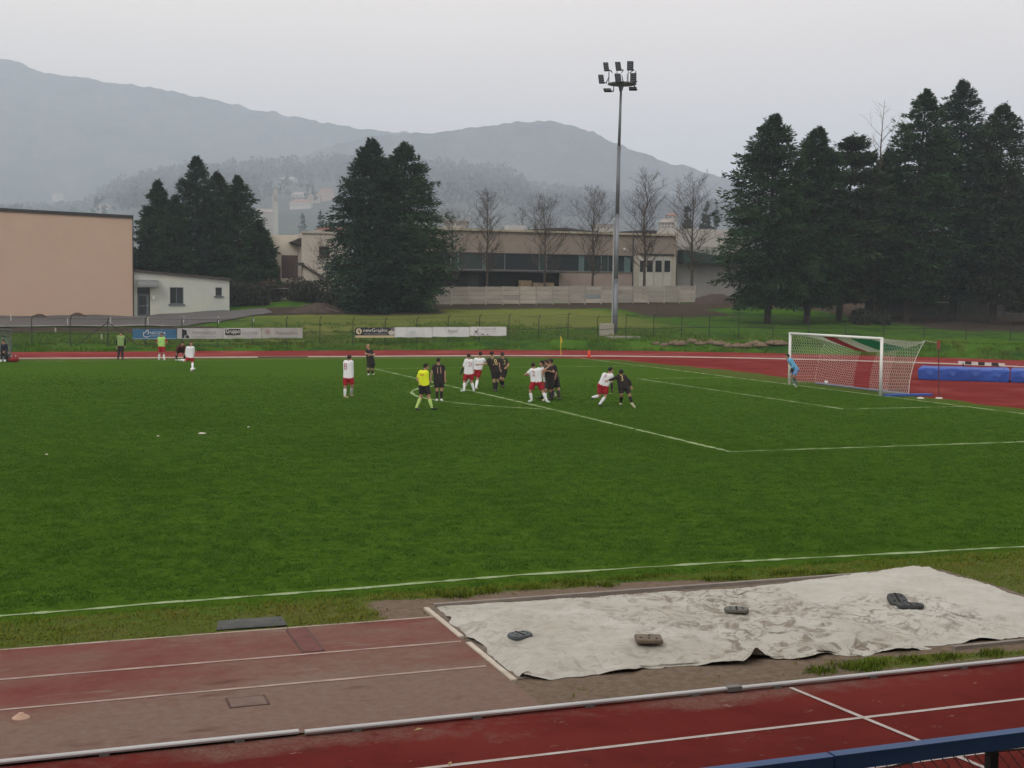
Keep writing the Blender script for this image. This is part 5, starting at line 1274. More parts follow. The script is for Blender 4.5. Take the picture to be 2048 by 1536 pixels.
def lattice(fn, lu, lv, cell, rad, keep=None):
    """honeycomb strands on the surface fn(a,b), a in metres 0..lu, b in metres 0..lv"""
    Vs, Fs, off = [], [], 0
    hx = cell*.5; nv = int(lv/(cell*.9)); nu = int(lu/hx)
    seg = []
    for j in range(nv+1):
        b0 = j*cell*.9
        for i in range(nu):
            a = i*hx
            z0 = b0+(cell*.2 if (i+j) % 2 == 0 else -cell*.2); z1 = b0+(cell*.2 if (i+1+j) % 2 == 0 else -cell*.2)
            seg.append(((a, z0), (a+hx, z1)))
            if (i+j) % 2 == 0 and j < nv: seg.append(((a, z0), (a, b0+cell*.9-cell*.2)))
    for (a0, b0), (a1, b1) in seg:
        if keep and not keep((a0+a1)/2): continue
        if min(b0, b1) < -.02 or max(b0, b1) > lv+.02: continue
        p, q = np.array(fn(a0, b0)), np.array(fn(a1, b1)); t = q-p; l_ = np.linalg.norm(t)
        if l_ < 1e-4 or l_ > .6: continue
        t /= l_; n1 = np.cross(t, (.3, .5, .8)); n1 /= np.linalg.norm(n1); n2 = np.cross(t, n1)
        tri = [n1*rad, (-.5*n1+.87*n2)*rad, (-.5*n1-.87*n2)*rad]
        Vs += [p+k for k in tri]+[q+k for k in tri]
        Fs += [(off, off+1, off+4, off+3), (off+1, off+2, off+5, off+4), (off+2, off, off+3, off+5)]; off += 6
    return np.array(Vs), np.array(Fs)
NETW = M('net_white', (0.62, 0.64, 0.58), 0.8); NETR = M('net_red', (0.34, 0.035, 0.045), 0.8); NETG = M('net_green', (0.02, 0.24, 0.11), 0.8)
WID = 7.32
def Fback(a, b):
    u = a/WID; v = b/2.3; z = v*back_top(u); return (goal_x(z, v*back_top(u)/2.35)-0.0, 3.66-a, z+.02)
def Ftop(a, b):
    u = a/WID; w_ = b/2.2; xb = goal_x(0, back_top(u)/2.35); z1 = back_top(u); return (xb*w_, 3.66-a, 2.46+(z1-2.46)*(w_**.8)+.01)
def Fside(y):
    def f(a, b):
        v = b/2.4; w_ = a/2.2; xm = goal_x(0, v); return (xm*w_, y, (v*(2.46-.11*w_))+.02)
    return f
col = lambda a: 'g' if a/WID > .80 else 'w' if a/WID > .60 else 'r' if a/WID > .44 else 'w'
for nm, mt, key in (('back_net_white', NETW, 'w'), ('back_net_red', NETR, 'r'), ('back_net_green', NETG, 'g')):
    V, F = lattice(Fback, WID, 2.3, .15, .0054, lambda a: col(a) == key); npmesh('back_net', V, F, mt, goal)['kind'] = 'stuff'
colt = lambda a: 'w' if a/WID > .86 else 'g' if a/WID > .66 else 'w' if a/WID > .50 else 'r' if a/WID > .36 else 'w'
for mt, key, rr in ((NETW, 'w', .008), (NETR, 'r', .016), (NETG, 'g', .018)):
    V, F = lattice(Ftop, WID, 2.2, .11, rr, lambda a: colt(a) == key); npmesh('top_net', V, F, mt, goal)['kind'] = 'stuff'
for y in (-3.66, 3.66):
    V, F = lattice(Fside(y), 2.2, 2.4, .15, .0054); npmesh('side_net', V, F, NETW, goal)['kind'] = 'stuff'
    MB().tube([Fside(y)(2.2, b) for b in np.linspace(0.02, 2.4, 9)], .014 if y < 0 else .006, 6).build('edge_rope', NETW, goal)
MB().tube([Ftop(a, 2.2) for a in np.linspace(0, WID, 19)], .014, 6).build('edge_rope', NETW, goal)
MB().tube([(1.47, 3.6, .05), (1.47, -3.6, .05)], .045, 8).build('ground_bar', M('bar_greyblue', (0.20, 0.24, 0.32), 0.6), goal)
MB().box((1.2, -3.95, .05), (2.3, .35, .08), None).build('ground_pad', M('pad_blue', (0.035, 0.085, 0.33), 0.6), goal)
# ties, tensioning pole
rp = atZ(1878, 797, 0); prt = empty('net_pole', rp, 'thin dark red pole behind the goal that holds the net', 'pole')
Dp = (rp-CAM)@FW
MB().tube([rp, atD(1877, 690, Dp)], .022, 8).build('pole', M('pole_darkred', (0.10, 0.025, 0.022), 0.6), prt)
MB().tube([atD(1877, 697, Dp), atD(1877, 681, Dp)], .07, 8).build('cap', M('cap_red', (0.25, 0.05, 0.04), 0.7), prt)
MB().tube([Fside(-3.66)(2.2, 2.4), atD(1877, 686, Dp)], .006, 4).build('tie_rope', NETW, prt)
MB().tube([rp+(0, 0, -.01), rp+(0, 0, .05)], [.16, .12], 12).build('foot', M('foot_white', (0.55, 0.52, 0.46), 0.7), prt)
q = atZ(1841, 797); tag(MB().tube([q, q+(0, 0, .03), q+(0, 0, .06)], [.16, .14, .05], 12).build('marker_disc', M('foot_white', (0.55, 0.52, 0.46), 0.7), loc=q), 'white marker disc on the ground by the blue pad of the goal', 'marker disc')
# footballs
def football(c, label):
    r_ = empty('football', c, label, 'ball', 'footballs')
    MB().ball(c+np.array((0, 0, .11)), .11, 16, 12).build('shell', M('ball_white', (0.72, 0.72, 0.70), 0.4), r_, smooth=True)
    for k in range(7):
        a = k*2.4; zz = (-.7, .75, -.2, .35, .0, -.45, .55)[k]; d = np.array((math.cos(a)*math.sqrt(1-zz*zz), math.sin(a)*math.sqrt(1-zz*zz), zz))
        e1 = np.cross(d, (0, 0, 1)); e1 /= np.linalg.norm(e1); e2 = np.cross(d, e1); cc = c+np.array((0, 0, .11))+d*.107
        m = MB(); m.prism([cc+.036*(math.cos(t)*e1+math.sin(t)*e2) for t in np.linspace(0, 2*math.pi, 5, endpoint=False)], d*.006); m.build('patch', M('ball_black', (0.02, 0.02, 0.02), 0.5), r_)
football(atZ(384.5, 743.5), 'white football at the foot of the kicking player'); football(atZ(1652, 770), 'white football lying inside the goal')
# corner flag, cone
fb = atZ(1122, 711.5); cf = empty('corner_flag', fb, 'yellow corner flag at the far corner of the pitch', 'flag'); Df = (fb-CAM)@FW
YEL = M('flag_yellow', (0.55, 0.42, 0.04), 0.7)
MB().tube([fb, atD(1121, 672, Df)], .025, 8).build('pole', YEL, cf)
a = atD(1121, 672, Df); m = MB(); m.prism([a, a+(.10, -.02, -.12), a+(.13, -.04, -.42), a+(.06, -.02, -.5), a+(0, 0, -.42)], (0, .012, 0)); m.build('cloth', YEL, cf)
cb_ = atZ(1178, 713.5); cn = empty('traffic_cone', cb_, 'orange cone on the far track by the corner flag', 'cone')
ORG = M('cone_orange', (0.80, 0.085, 0.035), 0.6)
MB().tube([cb_+(0, 0, .03), cb_+(0, 0, .44)], [.13, .03], 14).build('cone', ORG, cn, smooth=True); MB().box(cb_+(0, 0, .018), (.34, .34, .03)).build('base', ORG, cn)
# high-jump landing mats
BLU = M('mat_blue', (0.026, 0.085, 0.38), 0.55, (0.018, 0.060, 0.29), scale=0.8, bump=0.35, bscale=1.6, spec=0.4)
def landing_mat(c, u, v, L_, W_, H_, label, seed):
    rt = empty('landing_mat', c, label, 'mat', 'blue landing mats')
    nx_, ny_ = 40, 16; V = []; F = []
    prof = [(0.03, -.0), (0.0, .12), (-.02, .5), (-.015, .86), (.05, .97), (.12, 1.0)]
    ring = []
    def outline(t, ins):
        per = [(-1, -1), (1, -1), (1, 1), (-1, 1)]; k = int(t*4) % 4; f_ = t*4-int(t*4); a_ = np.array(per[k]); b_ = np.array(per[(k+1) % 4]); p = a_+(b_-a_)*f_
        p = np.sign(p)*np.abs(p)**1.0; return np.array((p[0]*(L_/2-ins), p[1]*(W_/2-ins)))
    N = 96
    for ins, hz_ in prof:
        for k in range(N):
            p = outline(k/N, ins+.05*(vnoise(np.array(k*.7), np.array(seed+hz_*3))-.5)*(0 < hz_ < .95)); z = hz_*H_+.10*H_*(vnoise(np.array(k*.21), np.array(seed+8.))-.5)*(hz_ > .6)
            V.append(c+u*p[0]+v*p[1]+np.array((0, 0, z)))
    for i in range(len(prof)-1):
        for k in range(N): F.append((i*N+k, i*N+(k+1) % N, (i+1)*N+(k+1) % N, (i+1)*N+k))
    F.append(tuple((len(prof)-1)*N+k for k in range(N)))
    MB().add(V, F).build('cover', BLU, rt, smooth=False)
    # hanging flap folds
    m = MB()
    for k in range(4):
        s_ = -L_/2+L_*(k+.5)/4; w_ = L_*.07
        m.add([c+u*(s_-w_)-v*(W_/2+.0)+(0, 0, H_*.98), c+u*(s_+w_)-v*(W_/2+.0)+(0, 0, H_*.98), c+u*(s_+w_*.2)-v*(W_/2+.07)+(0, 0, H_*.35)], [(0, 1, 2)])
    m.build('fold', BLU, rt, recalc=False)['kind'] = 'stuff'
    MB().add([c+u*a_*L_/2*.98+v*b_*W_/2*.98+(0, 0, .012) for a_, b_ in ((-1, -1), (1, -1), (1, 1), (-1, 1))], [(0, 1, 2, 3)]).build('ground_sheet', DARK, rt, recalc=False)
c0, c1 = atZ(1880, 760), atZ(2010, 764); u_ = c1-c0; u_[2] = 0; L0 = np.linalg.norm(u_); u_ /= L0; v_ = np.array((-u_[1], u_[0], 0))
H_ = .62
landing_mat(atZ(1926, 762)+v_*1.25, u_, v_, 4.4, 2.5, H_, 'left blue landing mat with a loose cover behind the goal', 1)
landing_mat(atZ(1926, 762)+u_*4.5+v_*1.3, u_, v_, 4.4, 2.5, H_*.98, 'right blue landing mat cut by the right edge of the picture', 2)
q = atZ(2007, 763); tag(MB().tube([q+(0, 0, 0), q+(0, 0, .68)], .015, 6).build('stake', DARK, loc=q), 'thin dark stake in front of the joint between the blue mats', 'stake')
# striped bar on a low stand beyond the mats
q0 = atD(1917, 725, (atZ(1917, 737)-CAM)@FW); q1 = atD(2010, 730, (atZ(2010, 742)-CAM)@FW)
sb = empty('striped_barrier', (q0+q1)/2*np.array((1, 1, 0)), 'black and white striped barrier board beyond the blue mats', 'barrier')
for k in range(7):
    a_, b_ = q0+(q1-q0)*k/7, q0+(q1-q0)*(k+1)/7; d_ = (b_-a_)
    MB().prism([a_+(0, 0, -.09), b_+(0, 0, -.09), b_+(0, 0, .09), a_+(0, 0, .09)], (.02, .05, 0)).build('stripe', M('stripe_white', (0.62, 0.61, 0.58), 0.6) if k % 2 == 0 else DARK, sb)
for t in (.12, .88): a_ = q0+(q1-q0)*t; MB().box((a_[0], a_[1]+.06, a_[2]/2), (.06, .06, a_[2])).build('leg', DARK, sb)

# ================================================================== FENCE, BANNERS, MAST
FEN = M('fence_dark', (0.030, 0.034, 0.028), 0.7); WIRE = M('fence_wire', (0.045, 0.050, 0.042), 0.6)
YFN = 45.9
fence = empty('mesh_fence', (-8, YFN, .5), 'dark wire mesh fence with thin posts along the far bank', 'fence')
fx = list(np.concatenate([[atY(x, 660, YFN)[0] for x in (-12, 63.4, 140.6, 215.6, 290.6, 364, 435, 504.7, 572.8, 640, 706, 770.5, 833.8, 896.4, 959.3, 1018, 1077.7, 1136, 1194.5, 1252, 1307.4)], []]))
def fpost(X, Y, h, bent=True):
    z = float(terr(X, Y))-.1
    pts = [(X, Y, z), (X, Y, z+h)]+([(X+.10, Y-.14, z+h+.22)] if bent else [])
    return MB().tube(pts, .034, 5).build('post', FEN, fence, recalc=False)
for X in fx: fpost(X, YFN, 2.0)
fx2 = [fx[-1]+2.55*k for k in range(1, 13)]
YFN2 = lambda X: max(YFN-0.42*max(0, X-20)-0.012*max(0, X-20)**2, 30)
for X in fx2: fpost(X, YFN2(X), 2.15, False)
allx = fx+fx2
yy = lambda X: YFN if X <= fx[-1] else YFN2(X)
for h, r_ in ((.95, .022), (1.98, .012)):
    MB().tube([(X, yy(X), float(terr(X, yy(X)))+h) for X in allx], r_, 4).build('rail', FEN, fence, recalc=False)
# chain-link wires
Vs, Fs = [], []; off = 0
X = allx[0]
while X < allx[-1]-2:
    for sgn in (1, -1):
        xa, xb = (X, X+1.0) if sgn > 0 else (X+1.0, X)
        p = np.array((xa, yy(xa), float(gz(xa, yy(xa)))+.03)); q = np.array((xb, yy(xb), float(gz(xb, yy(xb)))+1.95)); w_ = np.array((.004, 0, 0))
        Vs += [p-w_, p+w_, q+w_, q-w_]; Fs.append((off, off+1, off+2, off+3)); off += 4
    X += .09
npmesh('wire_mesh', np.array(Vs), np.array(Fs), WIRE, fence)['kind'] = 'stuff'
# braces beside the left posts
q = atY(215.6, 647, YFN)
for dx in (-2.2, 2.0): MB().tube([(q[0], YFN, q[2]+.1), (q[0]+dx, YFN-.1, float(terr(q[0]+dx, YFN))+.1)], .03, 5).build('brace', FEN, fence, recalc=False)
# old white marker posts on the bank
for k, (x, yt, yb) in enumerate(((22, 628, 645), (135, 638, 651), (111, 657, 667), (203, 668, 683), (221, 636, 652), (296, 636, 650), (367, 634, 648), (437, 634, 647), (507, 634, 644))):
    b_ = atG(x, yb); D_ = (b_-CAM)@FW; b_[2] = float(terr(b_[0], b_[1]))-.05
    m = MB().tube([b_, atD(x, yt, D_)], .055, 6).ball(atD(x, yt, D_), .055, 6, 4)
    tag(m.build('marker_post', M('post_white', (0.50, 0.48, 0.43), 0.8, (0.38, 0.36, 0.32), scale=4), loc=b_), ('white marker post at the far left edge of the lane', 'white marker post second from the left on the lane edge', 'short white stump in the grass bank, left one', 'short white stump in the grass bank, by the man in the olive bib', 'pale post behind the fence brace', 'pale post behind the blue banner', 'pale post behind the dark house logo banner', 'pale post behind the fence, above the box lettered banner', 'pale post behind the fence, rightmost above the faded banner')[k], 'post', 'pale posts on the far bank')
# advertising banners tied to the fence
def banner(x0, y0, x1, y1, col_, label, seed):
    Yb = YFN-.10; a_, b_ = atY(x0, y0, Yb), atY(x1, y1, Yb)
    X0, X1, Z1, Z0 = a_[0], b_[0], a_[2], b_[2]
    rt = empty('banner', ((X0+X1)/2, Yb, Z0), label, 'banner', 'advertising banners on the far fence')
    nx_ = 14; V = []; F = []
    for i in range(nx_+1):
        X = X0+(X1-X0)*i/nx_; o_ = .025*math.sin(i*1.3+seed)
        V += [(X, Yb+o_, Z0+.015*math.sin(i*.9+seed)), (X, Yb+o_, (Z0+Z1)/2), (X, Yb+o_, Z1)]
    for i in range(nx_): F += [(3*i, 3*i+3, 3*i+4, 3*i+1), (3*i+1, 3*i+4, 3*i+5, 3*i+2)]
    MB().add(V, F).add([(v[0], v[1]+.012, v[2]) for v in V], [tuple(reversed(f_)) for f_ in F]).build('sheet', M('banner_%d' % seed, col_, 0.6, tuple(c_*.88 for c_ in col_), scale=1.5), rt, recalc=False)
    for t in (.02, .34, .66, .98):
        X = X0+(X1-X0)*t; MB().box((X, Yb-.03, Z1-.04), (.05, .03, .05)).build('eyelet', M('steel', (0.4, 0.4, 0.4), 0.35, metal=0.8), rt)
    W_, H_ = X1-X0, Z1-Z0
    def put(V, F, fx_, fz_, name, col2, lay=0):
        mt = M('ink_%d_%d_%d' % tuple(int(c_*200) for c_ in col2), col2, 0.7)
        MB().add([(X0+fx_*W_+v[0], Yb-.040-.004*lay, Z0+fz_*H_+v[1]) for v in V], F).build(name, mt, rt, recalc=False)
    def txt(s_, fx_, fz_, hh, col2, sx=1.0, lay=1, shear=0, fit=None):
        V, F = text_mesh(s_, hh*H_/.7, shear=shear)
        if fit: V[:, 0] *= fit*W_/(V[:, 0].max()-V[:, 0].min()); 
        V[:, 0] -= (V[:, 0].max()+V[:, 0].min())/2; V[:, 1] -= (V[:, 1].max()+V[:, 1].min())/2
        put(V, F, fx_, fz_, 'lettering', col2, lay)
    def rect(fx_, fz_, w_, h_, col2, lay=0, name='print_panel'):
        put([(-w_*W_/2, -h_*H_/2, 0), (w_*W_/2, -h_*H_/2, 0), (w_*W_/2, h_*H_/2, 0), (-w_*W_/2, h_*H_/2, 0)], [(0, 1, 2, 3)], fx_, fz_, name, col2, lay)
    def poly(pts, col2, lay=0, name='logo'):
        put([(p[0]*W_, p[1]*H_, 0) for p in pts], [tuple(range(len(pts)))], 0, 0, name, col2, lay)
    def disc(fx_, fz_, r_, col2, lay=0, sx=1.0):
        put([(r_*H_*math.cos(t)*sx, r_*H_*math.sin(t), 0) for t in np.linspace(0, 2*math.pi, 20, endpoint=False)], [tuple(range(20))], fx_, fz_, 'logo', col2, lay)
    return txt, rect, poly, disc
WHT = (0.60, 0.62, 0.64); INK = (0.02, 0.02, 0.024)
t_, r_, p_, d_ = banner(265, 658, 353.5, 678.5, (0.035, 0.125, 0.24), 'blue banner with white lettering at the left end of the left row', 1)
t_('NICORA', .57, .62, .26, WHT, fit=.36); r_(.56, .33, .38, .05, (0.3, 0.42, 0.52), 1); r_(.5, .07, .98, .10, (0.16, 0.28, 0.38))
for q in (((.24, .30), (.31, .16), (.385, .30), (.385, .36), (.31, .23), (.255, .34), (.255, .62), (.24, .62)), ((.24, .62), (.30, .66), (.30, .72), (.24, .70)), ((.29, .70), (.31, .90), (.35, .90), (.37, .70), (.36, .55), (.33, .46), (.33, .54), (.345, .60), (.35, .72), (.34, .82), (.315, .82), (.305, .68))): p_(q, WHT, 1)
t_, r_, p_, d_ = banner(354.5, 656.5, 446, 677.5, (0.42, 0.42, 0.43), 'white banner with a black house shaped logo', 2)
p_(((.10, .08), (.10, .95), (.20, .80), (.21, .40), (.15, .30), (.15, .08)), INK, 1); p_(((.18, .08), (.18, .28), (.215, .36), (.25, .28), (.25, .08)), INK, 1)
t_('PIANEZZA', .59, .60, .26, (0.26, 0.26, 0.28), fit=.52); t_('COSTRUZIONI', .59, .20, .15, (0.28, 0.28, 0.30), fit=.52)
t_, r_, p_, d_ = banner(446.5, 656, 522, 677, (0.45, 0.45, 0.45), 'white banner with white letters in a black box', 3)
r_(.25, .62, .40, .56, INK, 1); t_('Gruppo', .25, .64, .40, (.7, .7, .7), fit=.36, lay=2); t_('Loccese', .71, .62, .34, (0.30, 0.30, 0.31), fit=.40); r_(.71, .35, .42, .03, (0.33, 0.33, 0.34), 1); t_('www.gruppoloccese.it', .48, .15, .12, (0.36, 0.36, 0.37), fit=.74)
t_, r_, p_, d_ = banner(522.5, 655.5, 605, 676.5, (0.37, 0.36, 0.34), 'faded greyish banner with a washed out logo, right end of the left row', 4)
d_(.15, .66, .20, (0.34, 0.22, 0.21), 1); t_('Termoidraulica', .60, .55, .28, (0.24, 0.25, 0.27), fit=.55, shear=.2); r_(.55, .12, .7, .12, (0.33, 0.35, 0.33), 1)
t_, r_, p_, d_ = banner(710, 655, 788, 675, INK, 'black banner with white lettering and a pale round logo', 5)
r_(.5, .10, 1.0, .22, (0.50, 0.42, 0.26), 0); d_(.095, .62, .30, (0.55, 0.50, 0.36), 1); p_(((.07, .72), (.10, .82), (.13, .55), (.11, .42), (.085, .55)), (0.12, 0.09, 0.05), 2); t_('newGraphic', .52, .68, .34, (.72, .72, .72), fit=.62); t_('IDEE PER LA COMUNICAZIONE', .52, .36, .13, (.42, .42, .42), fit=.58); d_(.93, .48, .24, (0.5, 0.46, 0.42), 1, 1.4); r_(.95, .86, .09, .2, (0.14, 0.14, 0.15), 1)
t_, r_, p_, d_ = banner(789, 654.5, 864, 674.5, WHT, 'plain white banner with a faint pale blue mark', 6)
d_(.47, .55, .16, (0.50, 0.58, 0.60), 1, 2.2); r_(.47, .18, .34, .05, (0.52, 0.56, 0.58), 1)
t_, r_, p_, d_ = banner(865, 654, 939, 673.5, WHT, 'white banner with small dark script in the middle', 7)
t_('Bettoni', .54, .62, .38, (0.28, 0.28, 0.30), fit=.27, shear=.35); r_(.50, .34, .10, .03, (0.42, 0.42, 0.44), 1)
t_, r_, p_, d_ = banner(940, 653.5, 1013, 671.5, (0.62, 0.62, 0.63), 'white banner with a black tick shaped logo, right end of the right row', 8)
p_(((.10, .60), (.155, .50), (.245, .88), (.17, .36), (.30, .42), (.155, .30)), INK, 1); t_('e Fondazione Longhi', .50, .74, .15, (0.20, 0.20, 0.22), fit=.40); r_(.55, .50, .30, .04, (0.42, 0.42, 0.44), 1)
for fx_, w_ in ((.115, .03), (.22, .05), (.34, .10), (.48, .05)): r_(fx_, .18, w_, .12, (0.22, 0.22, 0.24), 1)

# --- floodlight mast
STL = M('galvanised', (0.20, 0.215, 0.24), 0.5, (0.16, 0.175, 0.20), scale=1.5, metal=0.3); STLD = M('galvanised_dark', (0.14, 0.15, 0.17), 0.5, metal=0.3)
mb_ = atG(1229, 668); Dm = (mb_-CAM)@FW
mast = empty('floodlight_mast', mb_, 'tall grey floodlight mast with a platform of eight lamps', 'floodlight mast')
def msec(xa, ya, xb, yb, ra, rb, nm, mt=STL): return MB().tube([atD(xa, ya, Dm), atD(xb, yb, Dm)], [ra, rb], 14).build(nm, mt, mast, smooth=True)
msec(1229.5, 672, 1231, 560, .23, .22, 'pole_section'); msec(1231, 560, 1234.5, 430, .21, .19, 'pole_section'); msec(1234.5, 430, 1238, 295, .17, .15, 'pole_section', STLD); msec(1238, 295, 1242, 178, .13, .10, 'pole_section', STLD)
for (xx, yy_, rr) in ((1231, 561, .26), (1234.5, 431, .22), (1238, 296, .18)): p = atD(xx, yy_, Dm); MB().tube([p-(0, 0, .12), p+(0, 0, .12)], rr, 14).build('collar', STL, mast)
MB().tube([atD(1223.5, 678, Dm-.2), atD(1228.5, 440, Dm-.2)], .07, 8).build('conduit', M('galvanised_pale', (0.27, 0.28, 0.29), 0.5), mast)
zx = lambda x, y, dd=0.0: atD(1140+x/7.68, 90+y/7.68, Dm+dd)
MB().tube([zx(780, 720), zx(785, 600)], [.10, .30], 10).build('platform_cone', STLD, mast)
m = MB(); pc = zx(800, 600); rad_ = 1.22
m.tube([pc-(0, 0, .04), pc+(0, 0, .04)], rad_, 16); m.build('platform', STLD, mast)
for h in (.05, .55, 1.05): MB().tube([pc+np.array((rad_*math.cos(t), rad_*math.sin(t), h)) for t in np.linspace(0, 2*math.pi, 17)], .032, 5, cap=False).build('guard_rail', DARK, mast)
for k in range(8): t = k*math.pi/4; p = pc+np.array((rad_*math.cos(t), rad_*math.sin(t), 0)); MB().tube([p, p+(0, 0, 1.05)], .03, 5).build('guard_post', DARK, mast)
LAMP = M('lamp_housing', (0.012, 0.012, 0.015), 0.6, spec=0.1); LAMPG = M('lamp_fin', (0.09, 0.095, 0.11), 0.5)
for k, (x, y, w_, h_, dd, tilt) in enumerate(((555, 335, .42, .78, .9, .25), (740, 328, .46, .78, 1.0, .25), (925, 320, .54, .80, .9, .2), (480, 525, .44, .78, -.3, .25), (738, 512, .50, .80, -1.3, .2), (972, 505, .52, .80, -.8, .15), (575, 695, .60, .55, -.6, 1.0), (965, 672, .64, .55, -.3, 1.0))):
    c = zx(x, y, dd); e1 = RT.copy(); e3 = UP*math.cos(tilt)-FW*math.sin(tilt)*-1; e3 /= np.linalg.norm(e3); e2 = np.cross(e3, e1)
    sl_ = .10*(1 if x < 850 else -.3); e3 = e3-e1*sl_; e3 /= np.linalg.norm(e3)
    Mx = np.stack([e1, e2, e3], 1)
    fl = MB().box(c, (w_, .16, h_), Mx).build('floodlight', LAMP, mast)
    for j in range(4): MB().box(c-e2*0+e3*(h_*(-.36+.24*j)), (w_*.78, .19, h_*.08), Mx).build('fin', LAMPG, fl)
    br = c+e1*(w_*.5 if x < 850 else w_*.3)-e3*h_*.42
    MB().tube([br, br+e1*.16-(0, 0, .03), pc+np.array(((br-pc)[0]*.75, (br-pc)[1]*.75, .05 if y > 600 else (1.05 if y < 400 else .55)))], [.07, .05, .03], 6).build('bracket', LAMP, fl)
blk = atG(1213, 671); tag(MB().box(blk+np.array((0, 0, .42)), (1.0, .8, 1.15)).build('concrete_block', CON[0], loc=blk, bevel=.03), 'pale concrete block beside the foot of the floodlight mast', 'block')
pl = atG(1245, 676); m = empty('plinth', pl, 'low concrete plinth slab at the foot of the mast', 'plinth'); MB().box(pl+np.array((0, 0, .03)), (2.6, 1.4, .24)).build('slab', CON[1], m)
# --- tan rubble sacks along the far edge of the track
TAN = M('sack_tan', (0.20, 0.155, 0.11), 0.95, (0.11, 0.08, 0.055), scale=5, detail=7, bump=.8, bscale=8, spec=.05)
sk = [(1312, 690, .5), (1328, 692, .6), (1347, 688, .7), (1362, 690, .9), (1384, 688, .8), (1402, 690, .8), (1422, 688, .7), (1440, 690, .9), (1458, 692, .8), (1474, 691, 1.0), (1493, 693, 1.0), (1510, 688, .9), (1525, 692, 1.1), (1545, 690, 1.0), (1562, 692, 1.0)]
for k, (x, y, s_) in enumerate(sk):
    c = atG(x, y); c[2] = float(terr(c[0], c[1]))-.08
    V = []; mm = MB(); mm.ball((0, 0, 0), (s_*.66, s_*.42, .22), 14, 9)
    V = [(v[0]*(1+.35*(float(vnoise(np.array(v[0]*3+k), np.array(v[1]*3.)))-.5))+c[0], v[1]+c[1], max(-.1, v[2]*(.35+1.3*float(vnoise(np.array(v[0]*6.+k*3), np.array(v[1]*6.+k)))))+c[2]+.08) for v in mm.v]
    mm.v = V; tag(mm.build('rubble_sack', TAN, loc=c, smooth=False), 'tan lumpy sack in the row beyond the far bend of the track', 'sack', 'tan sacks beyond the far bend')
q = atG(1880, 713); c = q; tag(MB().ball(c+(1.0, 0, .1), (.9, .3, .16), 12, 6).ball(c+(.4, -.1, .05), (.5, .25, .12), 10, 6).build('cloth_bundle', TAN, loc=c, smooth=True), 'tan bundle of sacking on the grass behind the net pole', 'bundle')

# ================================================================== DUGOUT
dg0 = atZ(20, 723.5); Dd = (dg0-CAM)@FW
dug = empty('dugout', dg0, 'grey see-through dugout shelter cut by the left edge of the picture', 'dugout')
FRA = M('dugout_frame', (0.10, 0.11, 0.11), 0.5); PLX = M('dugout_plastic', (0.24, 0.26, 0.25), 0.3, (0.20, 0.22, 0.21), scale=1, alpha=.55)
ax = lambda x, y, d=0: atD(x, y, Dd+d)
for d in (0, 1.3):
    for x in (-60, 22.5): MB().tube([np.array((*ax(x, 723, d)[:2], 0)), ax(x, 659.5, d)], .03, 6).build('post', FRA, dug)
for y in (660, 672.5): MB().tube([ax(-60, y, 1.3), ax(22.5, y, 1.3)], .025, 6).build('rail', FRA, dug)
MB().tube([ax(-60, 660), ax(22.5, 660)], .03, 6).build('rail', FRA, dug)
p = [ax(-60, 660, 1.3), ax(22, 660, 1.3), np.array((*ax(22, 720, 1.3)[:2], .05)), np.array((*ax(-60, 720, 1.3)[:2], .05))]; MB().poly(p).build('back_panel', PLX, dug, recalc=False)
p = [ax(22.4, 661, 0), ax(22.4, 661, 1.3), np.array((*ax(22.4, 720, 1.3)[:2], .05)), np.array((*ax(22.4, 720, 0)[:2], .05))]; MB().poly(p).build('side_panel', PLX, dug, recalc=False)
p = [ax(-60, 659, -.1), ax(22.6, 659, -.1), ax(22.6, 659, 1.4), ax(-60, 659, 1.4)]; MB().prism(p, (0, 0, .04)).build('roof', PLX, dug)
a_, b_ = ax(-60, 706, .35), ax(21, 706, .35); cc = (a_+b_)/2; L_ = np.linalg.norm(b_-a_); ang = math.atan2((b_-a_)[1], (b_-a_)[0]); Mx = np.array([[math.cos(ang), -math.sin(ang), 0], [math.sin(ang), math.cos(ang), 0], [0, 0, 1]])
MB().box((cc[0], cc[1], .44), (L_, .42, .06), Mx).box((cc[0], cc[1], .22), (L_*.96, .06, .40), Mx).build('bench', M('bench_grey', (0.26, 0.29, 0.33), 0.6), dug)
bg_ = atZ(27, 724); bag = empty('sports_bag', bg_, 'red sports bag with white bottles beside the far dugout', 'bag')
MB().ball(bg_+(0, 0, .14), (.32, .17, .17), 14, 8).build('body', M('bag_red', (0.22, 0.012, 0.014), 0.7), bag, smooth=True)
for dx in (-.1, .12): MB().tube([bg_+(dx, -.02, .25), bg_+(dx, -.02, .40)], [.04, .02], 8).build('bottle', M('white_plastic', (0.7, 0.7, 0.68), 0.5), bag)
MB().tube([bg_+(-.22, -.1, .2), bg_+(-.1, -.1, .36), bg_+(.1, -.1, .36), bg_+(.22, -.1, .2)], .015, 5).build('strap', DARK, bag)
bb = atZ(17.5, 723.5); tag(MB().ball(bb+(0, 0, .14), (.16, .13, .16), 12, 8).box(bb+(0, -.02, .27), (.2, .1, .05)).build('backpack', DARK, loc=bb, smooth=True), 'dark backpack on the ground by the seated person', 'backpack')

